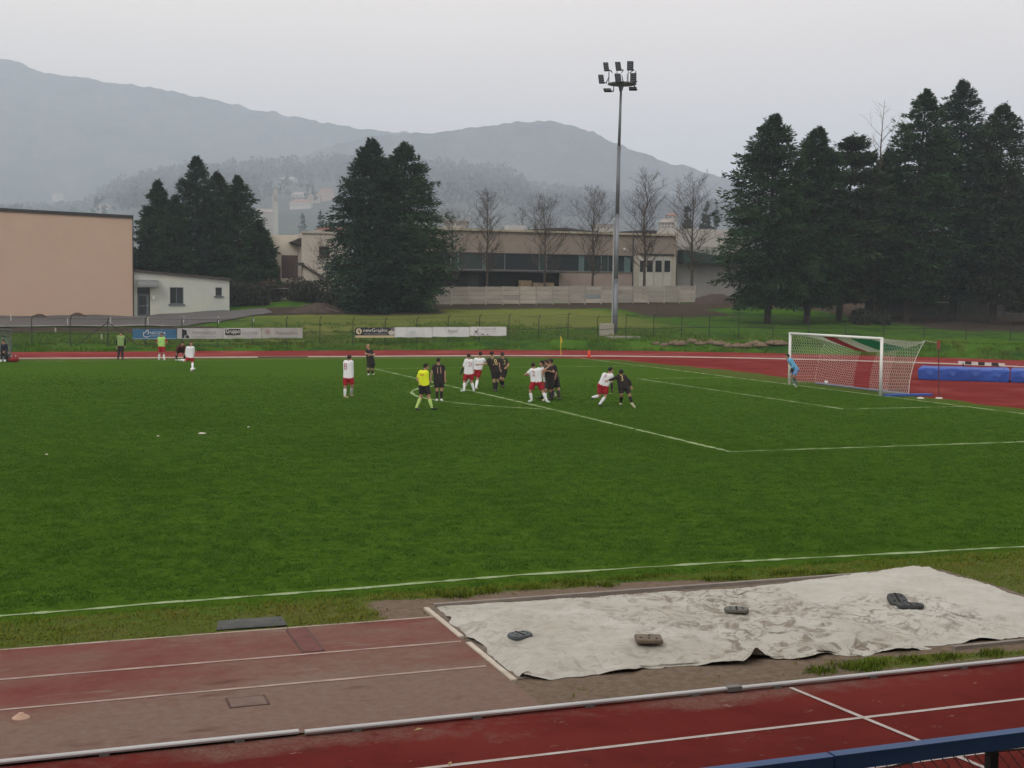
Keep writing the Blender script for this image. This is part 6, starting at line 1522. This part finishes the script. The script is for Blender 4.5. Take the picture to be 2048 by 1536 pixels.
# ================================================================== LONG JUMP PIT: COVERS, WEIGHTS, EDGE BOARDS
def tarp_mat(name, c1, c2, stain, amt):
    m = M(name, c1, 0.75, c2, scale=1.6, detail=8, bump=0.35, bscale=9, spec=0.25)
    n = m.node_tree; b = n.nodes['Principled BSDF']; ln = n.links.new
    src = b.inputs['Base Color'].links[0].from_socket
    geo = n.nodes.new('ShaderNodeNewGeometry')
    def mask(scale, lo, hi, dist, rough):
        t = n.nodes.new('ShaderNodeTexNoise'); t.inputs['Scale'].default_value = scale; t.inputs['Detail'].default_value = 9; t.inputs['Roughness'].default_value = rough; t.inputs['Distortion'].default_value = dist
        ln(geo.outputs['Position'], t.inputs['Vector'])
        r_ = n.nodes.new('ShaderNodeMapRange'); r_.inputs['From Min'].default_value = lo; r_.inputs['From Max'].default_value = hi; ln(t.outputs[0], r_.inputs[0]); return r_.outputs[0]
    at = n.nodes.new('ShaderNodeAttribute'); at.attribute_name = 'stain'
    a1 = n.nodes.new('ShaderNodeMath'); a1.operation = 'MULTIPLY'; ln(mask(3.2, .50, .62, 1.6, .62), a1.inputs[0]); ln(at.outputs['Fac'], a1.inputs[1])
    mx = n.nodes.new('ShaderNodeMix'); mx.data_type = 'RGBA'; ln(a1.outputs[0], mx.inputs[0]); ln(src, mx.inputs[6]); mx.inputs[7].default_value = (*stain, 1)
    tl_ = n.nodes.new('ShaderNodeTexNoise'); tl_.inputs['Scale'].default_value = 2.4; tl_.inputs['Detail'].default_value = 5; tl_.inputs['Distortion'].default_value = 1.8; ln(geo.outputs['Position'], tl_.inputs['Vector'])
    sb_ = n.nodes.new('ShaderNodeMath'); sb_.operation = 'SUBTRACT'; ln(tl_.outputs[0], sb_.inputs[0]); sb_.inputs[1].default_value = .5
    ab_ = n.nodes.new('ShaderNodeMath'); ab_.operation = 'ABSOLUTE'; ln(sb_.outputs[0], ab_.inputs[0])
    rl_ = n.nodes.new('ShaderNodeMapRange'); rl_.inputs['From Min'].default_value = .010; rl_.inputs['From Max'].default_value = .030; rl_.inputs['To Min'].default_value = .7; rl_.inputs['To Max'].default_value = 0; ln(ab_.outputs[0], rl_.inputs[0])
    gl_ = n.nodes.new('ShaderNodeMath'); gl_.operation = 'MULTIPLY'; ln(rl_.outputs[0], gl_.inputs[0]); ln(mask(1.1, .40, .52, .3, .5), gl_.inputs[1])
    gm_ = n.nodes.new('ShaderNodeMath'); gm_.operation = 'MULTIPLY'; ln(gl_.outputs[0], gm_.inputs[0]); ln(at.outputs['Fac'], gm_.inputs[1])
    mx0 = n.nodes.new('ShaderNodeMix'); mx0.data_type = 'RGBA'; ln(gm_.outputs[0], mx0.inputs[0]); ln(mx.outputs[2], mx0.inputs[6]); mx0.inputs[7].default_value = (*[v*.8 for v in stain], 1); mx = mx0
    a2 = n.nodes.new('ShaderNodeMath'); a2.operation = 'MULTIPLY'; ln(mask(0.9, .42, .70, .8, .6), a2.inputs[0]); a2.inputs[1].default_value = amt
    mx2 = n.nodes.new('ShaderNodeMix'); mx2.data_type = 'RGBA'; ln(a2.outputs[0], mx2.inputs[0]); ln(mx.outputs[2], mx2.inputs[6]); mx2.inputs[7].default_value = (0.32, 0.29, 0.235, 1)
    ln(mx2.outputs[2], b.inputs['Base Color'])
    return m
T1 = tarp_mat('tarp_white', (0.435, 0.422, 0.385), (0.365, 0.350, 0.31), (0.115, 0.088, 0.060), .6)
T2 = tarp_mat('tarp_white_second', (0.46, 0.45, 0.41), (0.40, 0.39, 0.35), (0.13, 0.105, 0.08), .4)
LIFT = [float(atZ(1500, 1322)[0]), 1.0]
def tarp(name, corners, nu, nv, hf, mat, label, stainf, edge):
    """sheet over four ground corners (a b c d = near-left, near-right, far-right, far-left), draped on the heaped sand with creases"""
    a, b, c, d = [np.array(q, float) for q in corners]
    U, Vv = np.meshgrid(np.linspace(0, 1, nu), np.linspace(0, 1, nv))
    P = (a[None, None]*(1-U[..., None])+b*U[..., None])*(1-Vv[..., None])+(d*(1-U[..., None])+c*U[..., None])*Vv[..., None]
    en = edge*(fbm(P[..., 0]*2.6, P[..., 1]*2.6, 5, 3)-.5)
    P[..., 0] += en*((U < .02)+(U > .98)); P[..., 1] += en*((Vv < .02)+(Vv > .98))*1.2
    X, Y = P[..., 0], P[..., 1]
    rim = np.minimum(np.minimum(U, 1-U)*nu/nv*1.6, np.minimum(Vv, 1-Vv))
    cre = np.abs(fbm(X*1.5+Y*.6, Y*1.5, 21, 4)-.5)*2
    cr2 = np.abs(fbm(X*4.2, Y*4.2+X, 33, 3)-.5)*2
    z = .020+hf(X, Y)*sstep(0, .22, rim)+.052*(1-cre)**5*sstep(0, .1, rim)+.016*(1-cr2)**7*(.35+.65*sstep(.1, .5, U))+.004*fbm(X*9, Y*9, 3, 2)+.16*np.exp(-((X-LIFT[0])/.17)**2)*(1-sstep(0, .05, Vv))*LIFT[1]
    z += .045*np.maximum(0, np.sin(X*5.3+1.2*np.sin(Y*3)))*(Vv < .03)+.04*np.maximum(0, np.sin(Y*6.0+2*np.sin(X)))*(U < .02)
    z -= .012*(1-sstep(0, .03, rim))
    V = np.stack([X, Y, z], -1).reshape(-1, 3)
    i = np.arange(nu-1)[None, :]+np.arange(nv-1)[:, None]*nu
    F = np.stack([i, i+1, i+nu+1, i+nu], -1).reshape(-1, 4)
    low = 0.45+0.55*np.clip(1.3-z.ravel()/.16, 0, 1)
    o = npmesh(name, V, F, mat, loc=((a+c)/2)*np.array((1, 1, 0)) if len(a) == 3 else (*((a+c)/2), 0), smooth=True, attrs={'stain': np.clip(stainf(X, Y).ravel()*low, 0, 1)})
    tag(o, label, 'tarpaulin', 'white covers over the jumping pit'); return V
hm = lambda X, Y: .10*fbm(X*.5, Y*.5, 12, 2)+.03*fbm(X*1.6, Y*1.6, 2, 3)
P3 = lambda *q: [(x, y, 0) for x, y in q]
TV = tarp('pit_cover', P3((-29.14, -38.30), (-24.05, -38.60), (-24.05, -35.05), (-29.10, -34.80)), 190, 110, hm, T1, 'large creased dirty white cover over the left of the sand pit',
     lambda X, Y: .35+.65*sstep(-27.8, -26.0, X)*(1-.4*sstep(-24.6, -24.2, X)), .22)
LIFT[1] = 0.0
TV2 = tarp('pit_cover', P3((-24.7, -38.42), (-21.05, -38.55), (-21.20, -34.42), (-24.5, -35.02)), 150, 100, lambda X, Y: hm(X, Y)*1.1-.05*(1-sstep(-24.1, -23.6, X)), T2, 'second cleaner white cover over the right of the sand pit, one corner on the grass',
     lambda X, Y: .9*band(X, -25, -22.6, .4)*band(Y, -38.2, -36.4, .3)+.12, .12)
def tz(x, y, V=None):
    W = TV if V is None else V; d = (W[:, 0]-x)**2+(W[:, 1]-y)**2; return float(W[d.argmin(), 2])
def weight(px, py, L_, W_, rot, col_, label, kind, V=None, tilt=0.0):
    g = atZ(px, py, .14); z = tz(g[0], g[1], V)+.012; c = np.array((g[0], g[1], z))
    rt = empty('rubber_weight', c, label, 'weight', 'weights holding down the pit covers')
    e1 = np.array((math.cos(rot), math.sin(rot), 0)); e2 = np.array((-math.sin(rot), math.cos(rot), tilt)); e3 = np.cross(e1, e2)
    if kind == 'oval': out_ = [(math.copysign(abs(math.cos(t))**.55, math.cos(t))*L_/2, math.copysign(abs(math.sin(t))**.8, math.sin(t))*W_/2) for t in np.linspace(0, 2*math.pi, 24, endpoint=False)]
    else: out_ = [(-L_/2, -W_/2), (L_/2, -W_/2), (L_/2, W_/2), (-L_/2, W_/2)]
    H_ = .05
    mt = M('weight_%d' % int(col_[0]*1000), col_, .8, tuple(v*.7 for v in col_), scale=12)
    o = MB().prism([c+e1*x+e2*y for x, y in out_], e3*H_).build('block', mt, rt, bevel=.012)
    hole = M('slot_dark', (0.015, 0.015, 0.015), .9)
    if kind == 'oval':
        MB().box(c+e3*(H_+.002), (.025, W_*.9, .006), np.stack([e1, e2, e3], 1)).build('slot', hole, rt)
        for sx in (-.25, .25):
            for sy in (-.2, .2): MB().box(c+e1*sx*L_+e2*sy*W_+e3*(H_+.002), (.10*L_, .07*W_, .006), np.stack([e1, e2, e3], 1)).build('slot', hole, rt)
    else:
        for sx, sy in ((-.3, -.15), (0, -.2), (.28, -.25), (.05, .28)): MB().box(c+e1*sx*L_+e2*sy*W_+e3*(H_+.002), (.09*L_, .12*W_, .006), np.stack([e1, e2, e3], 1)).build('hole', hole, rt)
weight(1040, 1270, .30, .22, .25, (0.105, 0.115, 0.125), 'grey slotted oval weight nearest the left end of the pit', 'oval')
weight(1297, 1285, .31, .27, -.35, (0.150, 0.118, 0.085), 'brown perforated square weight on the large cover', 'square')
weight(1473, 1217, .32, .20, -.45, (0.145, 0.140, 0.125), 'grey oval weight in the middle of the large cover', 'oval')
weight(1794, 1201, .26, .24, -.2, (0.070, 0.072, 0.075), 'dark weight tipped up, the left of the pair on the right cover', 'oval', TV2, .45)
weight(1820, 1212, .36, .19, -.3, (0.060, 0.062, 0.066), 'dark weight lying flat, the right of the pair on the right cover', 'oval', TV2)
# edge boards of the pit
PLK = M('board_white', (0.52, 0.47, 0.40), .8, (0.38, 0.32, 0.26), scale=6, detail=7)
for k, (y0, y1) in enumerate(((-34.90, -36.45), (-36.72, -38.33))):
    tag(MB().box((-29.24, (y0+y1)/2, .022), (.065, abs(y1-y0), .036)).build('edge_board', PLK, loc=(-29.24, (y0+y1)/2, 0)), ('far white edge board at the left end of the pit', 'near white edge board at the left end of the pit')[k], 'edge board')
tag(MB().box((-25.35, -34.80, .025), (7.5, .07, .06)).build('edge_board', M('board_concrete', (0.24, 0.21, 0.185), .9, (0.18, 0.155, 0.135), scale=4), loc=(-25.35, -34.8, 0)), 'long grey edge board along the far side of the pit', 'edge board')
tag(MB().box((-21.6, -38.66, .02), (4.4, .06, .05)).build('edge_board', MATS['board_concrete'], loc=(-21.6, -38.66, 0)), 'long grey edge board along the near side of the pit', 'edge board')
tag(MB().prism([(-32.0, -35.20, .014), (-31.13, -35.24, .018), (-31.13, -34.80, .022), (-31.92, -34.74, .012)], (0, 0, .014)).build('rubber_mat', M('rubber_mat', (0.035, 0.038, 0.038), .8, (0.085, 0.088, 0.082), scale=3, detail=7), loc=(-31.6, -35, 0), bevel=.005), 'black rubber mat on the grass beside the runway', 'mat')
q = atZ(42, 1440); mk = tag(MB().tube([q+(0, 0, .022), q+(0, 0, .028), q+(0, 0, .064), q+(0, 0, .070)], [.085, .083, .03, .026], 20).build('marker_cone', M('marker_salmon', (0.46, 0.30, 0.22), .7), loc=q, smooth=False), 'low salmon coloured marker cone on the runway', 'marker cone')
# aluminium kerb rails between track and infield
ALU = M('kerb_aluminium', (0.52, 0.52, 0.52), .42, (0.42, 0.42, 0.43), scale=3, metal=.55, stretch=(.4, 1, 1)); ALUD = M('kerb_shade_dark', (0.14, 0.13, 0.125), .6)  # second one: darker copy of the kerb metal, shade put into the colour
segs = [(-58, -31.75, -39.30, 'left length of the aluminium track kerb'), (-31.70, -27.17, -39.34, 'middle length of the aluminium track kerb'), (-27.13, 0, -39.36, 'right length of the aluminium track kerb')]
for x0, x1, y, lb in segs:
    rt = empty('kerb_rail', ((x0+x1)/2, y, 0), lb, 'kerb rail', 'aluminium kerb rails')
    m = MB()
    prof = [(-.03, .030), (-.032, .048), (-.024, .060), (.0, .064), (.024, .060), (.03, .048), (.03, .030)]
    V = [(x, y+p[0], p[1]) for x in (x0, x1) for p in prof]; n_ = len(prof)
    m.add(V, [(i, i+1, n_+i+1, n_+i) for i in range(n_-1)]+[tuple(range(n_)), tuple(range(2*n_-1, n_-1, -1)), (0, n_, 2*n_-1, n_-1)]); m.build('rail', ALU, rt, smooth=False)
    k = x0+.5
    while k < x1:
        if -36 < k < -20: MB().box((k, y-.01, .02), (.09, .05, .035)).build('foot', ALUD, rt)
        k += 1.2
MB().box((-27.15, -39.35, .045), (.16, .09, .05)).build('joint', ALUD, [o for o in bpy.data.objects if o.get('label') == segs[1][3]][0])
# bits of litter and marks on the grass and track
for k, (x, y, s_, lb) in enumerate(((404, 867, .12, 'largest white flat disc lying on the pitch'), (497, 854.5, .04, 'tiny white scrap on the pitch, right of the flat disc'), (316, 872.5, .04, 'tiny white scrap on the pitch, left of the flat disc'), (93, 909.5, .035, 'tiny white scrap at the far left of the pitch'))):
    c = atZ(x, y, .02); tag(MB().tube([c, c+(0, 0, .012), c+(0, 0, .03)], [s_, s_*.95, s_*.4], 12).build('marker_disc' if k == 0 else 'paper_scrap', M('foot_white', (0.55, 0.52, 0.46), 0.7), loc=c), lb, 'disc' if k == 0 else 'scrap')
LF = M('leaf_tan', (0.30, 0.20, 0.09), .8)
for k, (x, y, a_) in enumerate(((837, 1459, .3), (900, 1528, 1.1))):
    c = atZ(x, y, .01); e1 = np.array((math.cos(a_), math.sin(a_), 0))*.055; e2 = np.array((-e1[1], e1[0], 0))*.35
    tag(MB().add([c-e1, c+e2+(0, 0, .012), c+e1+(0, 0, .006), c-e2+(0, 0, .003)], [(0, 1, 2, 3)]).build('dry_leaf', LF, loc=c, recalc=False), ('tan dry leaf on the track nearer the kerb', 'tan dry leaf on the track at the bottom edge of the picture')[k], 'leaf')

# ================================================================== STAND RAIL AND FENCE AT THE BOTTOM RIGHT
BR = M('rail_blue', (0.055, 0.115, 0.27), .45, (0.046, 0.098, 0.235), scale=3, spec=.15, stretch=(.3, 1, 1)); BRD = BR
YRL = -46.2
ra, rb = atY(1300, 1541.5, YRL), atY(2048, 1461, YRL); rj = atY(1655, 1504, YRL)
sr = empty('stand_rail', (rj[0], YRL, 0), 'blue painted steel rail of the stand at the bottom right', 'handrail')
def railseg(xa, xb, z):
    W_, H_ = .062, .070
    MB().box(((xa+xb)/2, YRL-W_/2, z-.004), (xb-xa, W_, .008)).build('rail_top', BR, sr)
    return MB().box(((xa+xb)/2, YRL-W_/2, z-.008-H_/2), (xb-xa, W_-.004, H_)).build('rail', BRD, sr)
zr_ = rj[2]
railseg(rj[0]-4.0, rj[0]-.006, zr_); railseg(rj[0]+.006, rj[0]+4.0, zr_+.002)
for dx in (-2.2, .02, 2.3): MB().box((rj[0]+dx, YRL-.045, zr_/2-.05), (.045, .045, zr_-.09)).build('post', BRD, sr)
BLK = M('post_black', (0.018, 0.018, 0.016), .6)
sf = empty('stand_fence', (rb[0], -45.6, 0), 'black wire fence just below the blue stand rail', 'fence')
pp = atY(1985, 1466, -45.75); zt_ = pp[2]-.05
for k in range(-2, 3):
    X = pp[0]+k*1.9
    MB().box((X, -45.75, zt_/2), (.05, .05, zt_)).box((X-.03, -45.75, zt_), (.07, .05, .03)).build('post', BLK, sf)
for h in (zt_-.03, zt_-.32):
    pts = [(pp[0]-4+8*t, -45.75+.012*math.sin(t*60), h-.05*abs(math.sin(t*13.2))) for t in np.linspace(0, 1, 60)]
    MB().tube(pts, .006, 5).build('barbed_wire', M('rusty_wire', (0.045, 0.030, 0.024), .7), sf)
Vs, Fs, off = [], [], 0
x = pp[0]-3
while x < pp[0]+2.5:
    for sg in (1, -1):
        p = np.array((x if sg > 0 else x+.55, -45.75, zt_-.65)); q = np.array((x+.55 if sg > 0 else x, -45.75, zt_-.03)); w_ = np.array((.0028, 0, .0015))
        Vs += [p-w_, p+w_, q+w_, q-w_]; Fs.append((off, off+1, off+2, off+3)); off += 4
    x += .07
npmesh('wire_mesh', np.array(Vs), np.array(Fs), M('wire_grey', (0.16, 0.12, 0.11), .6), sf)['kind'] = 'stuff'

# ================================================================== GRASS
def tuft(name, n, h, spread, mat, seed, wd=.006, lean=.6):
    g = np.random.default_rng(seed)
    P = np.c_[g.normal(0, spread, (n, 2)), np.zeros(n)]; a = g.random(n)*6.28; l_ = g.random(n)*lean
    hh = h*(.5+.7*g.random(n)); D = np.stack([np.cos(a)*l_, np.sin(a)*l_, np.ones(n)], 1); D /= np.linalg.norm(D, axis=1)[:, None]
    W = np.stack([-np.sin(a), np.cos(a), np.zeros(n)], 1)*wd*(.7+.6*g.random(n))[:, None]
    V = np.stack([P-W, P+W, P+D*hh[:, None]+np.stack([np.cos(a), np.sin(a), 0*a], 1)*(hh*.25)[:, None]], 1).reshape(-1, 3)
    me = bpy.data.meshes.new(name); me.from_pydata([tuple(v) for v in V], [], [(3*i, 3*i+1, 3*i+2) for i in range(n)]); me.materials.append(mat)
    return bpy.data.objects.new(name, me)
def scatter(name, label, pts, scl, src, seed):
    g = np.random.default_rng(seed)
    me = bpy.data.meshes.new(name); me.vertices.add(len(pts)); me.vertices.foreach_set('co', np.asarray(pts, np.float32).ravel())
    a = me.attributes.new('rot', 'FLOAT_VECTOR', 'POINT'); a.data.foreach_set('vector', np.c_[g.normal(0, .12, (len(pts), 2)), g.random(len(pts))*6.28].astype(np.float32).ravel())
    a = me.attributes.new('scl', 'FLOAT', 'POINT'); a.data.foreach_set('value', np.asarray(scl, np.float32))
    o = bpy.data.objects.new(name, me); COL.objects.link(o)
    ng = bpy.data.node_groups.new(name, 'GeometryNodeTree'); ng.interface.new_socket('Geometry', in_out='INPUT', socket_type='NodeSocketGeometry'); ng.interface.new_socket('Geometry', in_out='OUTPUT', socket_type='NodeSocketGeometry')
    N = ng.nodes.new; gi, go = N('NodeGroupInput'), N('NodeGroupOutput'); io = N('GeometryNodeInstanceOnPoints'); ob = N('GeometryNodeObjectInfo'); ob.inputs[0].default_value = src; ob.inputs['As Instance'].default_value = True
    r_ = N('GeometryNodeInputNamedAttribute'); r_.data_type = 'FLOAT_VECTOR'; r_.inputs[0].default_value = 'rot'; s_ = N('GeometryNodeInputNamedAttribute'); s_.data_type = 'FLOAT'; s_.inputs[0].default_value = 'scl'
    l_ = ng.links.new; l_(gi.outputs[0], io.inputs['Points']); l_(ob.outputs['Geometry'], io.inputs['Instance']); l_(r_.outputs[0], io.inputs['Rotation']); l_(s_.outputs[0], io.inputs['Scale']); l_(io.outputs[0], go.inputs[0])
    md = o.modifiers.new('scatter', 'NODES'); md.node_group = ng
    o['label'] = label; o['kind'] = 'stuff'
    return o
def inview(P, mrg=60):
    d = P-CAM; z = d@FW; x = 1024+FOC*(d@RT)/z; y = 768-FOC*(d@UP)/z
    return (z > 1) & (x > -mrg) & (x < 2048+mrg) & (y > -mrg) & (y < 1536+mrg)
def line_dist(X, Y):
    dm = np.full(len(X), 9.)
    for L_ in LINES:
        for a, b in zip(L_[:-1], L_[1:]):
            d = b-a; t = np.clip(((X-a[0])*d[0]+(Y-a[1])*d[1])/(d@d), 0, 1); dm = np.minimum(dm, np.hypot(X-a[0]-t*d[0], Y-a[1]-t*d[1]))
    return dm
LAWN = M('lawn_blade', (0.043, 0.104, 0.013), .8, (0.086, 0.162, 0.024), scale=4.2, detail=5, spec=0, col3=(0.058, 0.118, 0.013), scale3=.16)
TALL = M('verge_blade', (0.090, 0.145, 0.008), .8, (0.190, 0.175, 0.040), scale=1.8, detail=6, spec=0)
n = 420000
d = 14+56*NR.random(n)**.8; th = YAW+np.radians(NR.uniform(-23, 23, n))
X = CAM[0]+d*np.sin(th)/np.cos(th-YAW)*1.0; Y = CAM[1]+d*np.cos(th)/np.cos(th-YAW)
ok = (Y > TOUCH_N-.45) & (X < -.3) & (NR.random(len(d)) < np.clip((68-d)/34, 0, 1)); X, Y = X[ok], Y[ok]; d = d[ok]
ld = line_dist(X, Y); ok = (ld > .085) | (NR.random(len(X)) < .22); X, Y, d = X[ok], Y[ok], d[ok]
P = np.c_[X, Y, np.zeros(len(X))]; ok = inview(P); P = P[ok]; d = d[ok]
scatter('lawn_grass', 'short green mown grass of the pitch', P, (.35+.45*NR.random(len(P))+.55*sstep(.38, .70, fbm(P[:, 0]*3.2, P[:, 1]*3.2, 55, 3)))*(1+d*.010)*np.where(line_dist(P[:, 0], P[:, 1]) < .28, .5, 1), tuft('lawn_tuft', 9, .034, .035, LAWN, 1, .0042, .9), 2)
# rough verge between pitch and runway, ragged round the pit
V, vdm = VERGE
n = 60000; idx = NR.integers(0, len(V), n); P = V[idx]+np.c_[NR.uniform(-.05, .05, (n, 2)), np.zeros(n)]; dens = vdm[idx]
keep = (NR.random(n) > np.clip(dens*1.15, 0, .985)) & ((P[:, 1] > -35.36) | (P[:, 0] > -29.2)) & ~((P[:, 0] > -29.2) & (P[:, 0] < -21.0) & (P[:, 1] > -38.55) & (P[:, 1] < -34.85)) & (P[:, 1] > -39.22)
keep &= ~((P[:, 0] > -32.0) & (P[:, 0] < -31.1) & (P[:, 1] > -35.25) & (P[:, 1] < -34.72))
keep &= (np.abs(np.interp(P[:, 0], [-34.5, -29.9, -24.3, -18.4], [-33.6, -33.38, -33.27, -33.6])-P[:, 1]) > .085)
P = P[keep]; P = P[inview(P)]
cl_ = fbm(P[:, 0]*1.2, P[:, 1]*1.2, 61, 3)
scatter('verge_grass', 'rough grass of the verge between pitch and runway', P, .55+1.3*cl_*NR.random(len(P)), tuft('verge_tuft', 10, .038, .040, TALL, 3, .0045, 1.0), 4)
# isolated clumps at the edge of the dirt strip
cp = []
for (x, y) in ((982, 1184), (1128, 1167), (1160, 1171), (1207, 1172), (1060, 1178), (898, 1193), (920, 1194), (1250, 1160), (1300, 1155), (1420, 1162), (1470, 1158), (1560, 1150), (1600, 1148), (1660, 1150), (1690, 1335), (1760, 1330), (1830, 1322), (1720, 1340), (1640, 1345), (1900, 1318), (1980, 1310)):
    c = atZ(x, y)
    for k in range(14): cp.append(c+np.array((R.gauss(0, .09), R.gauss(0, .05), 0)))
scatter('grass_clumps', 'dark grass clumps scattered round the sand pit', np.array(cp), .8+.7*NR.random(len(cp)), tuft('clump_tuft', 14, .075, .045, M('clump_blade', (0.060, 0.105, 0.010), .8, (0.11, 0.13, 0.02), scale=3, spec=0), 5, .0055, 1.0), 6)
# rough grass on the far bank
n = 30000; X = NR.uniform(-45, 75, n); off_ = 0.5+NR.random(n)**1.3*26; Y = trk_outer(X)+off_
P = np.c_[X, Y, terr(X, Y)-.02]; ok = (fbm(X*.5, Y*.5, 71, 3) > .40) & (off_ < 14+8*NR.random(n)); ok &= ~((X < -17) & (Y > 57)); ok &= ~((X > 44) & (Y > 50)); P = P[ok]; P = P[inview(P)]
scatter('bank_grass', 'rough tussocky grass on the far bank', P, .45+1.0*NR.random(len(P))**2, tuft('bank_tuft', 16, .26, .16, M('bank_blade', (0.055, 0.130, 0.012), .8, (0.100, 0.170, 0.024), scale=.7, detail=6, spec=0, col3=(0.15, 0.16, 0.04), scale3=.25), 7, .018, 1.0), 8)

# ================================================================== HAZE
hz_ = MB(); hz_.box((300, 2600, 375), (11400, 7400, 760)); ho = hz_.build('haze', None, None)
ho.data.materials.clear()
hm_ = bpy.data.materials.new('haze_air'); hm_.use_nodes = True; hn = hm_.node_tree; hn.nodes.clear()
oo = hn.nodes.new('ShaderNodeOutputMaterial'); pv = hn.nodes.new('ShaderNodeVolumePrincipled'); pv.inputs['Color'].default_value = (0.74, 0.85, 1.0, 1); pv.inputs['Density'].default_value = 0.00036; pv.inputs['Anisotropy'].default_value = 0.0
hn.links.new(pv.outputs[0], oo.inputs['Volume']); ho.data.materials.append(hm_)
ho['kind'] = 'stuff'; ho['label'] = 'thin grey haze filling the valley'
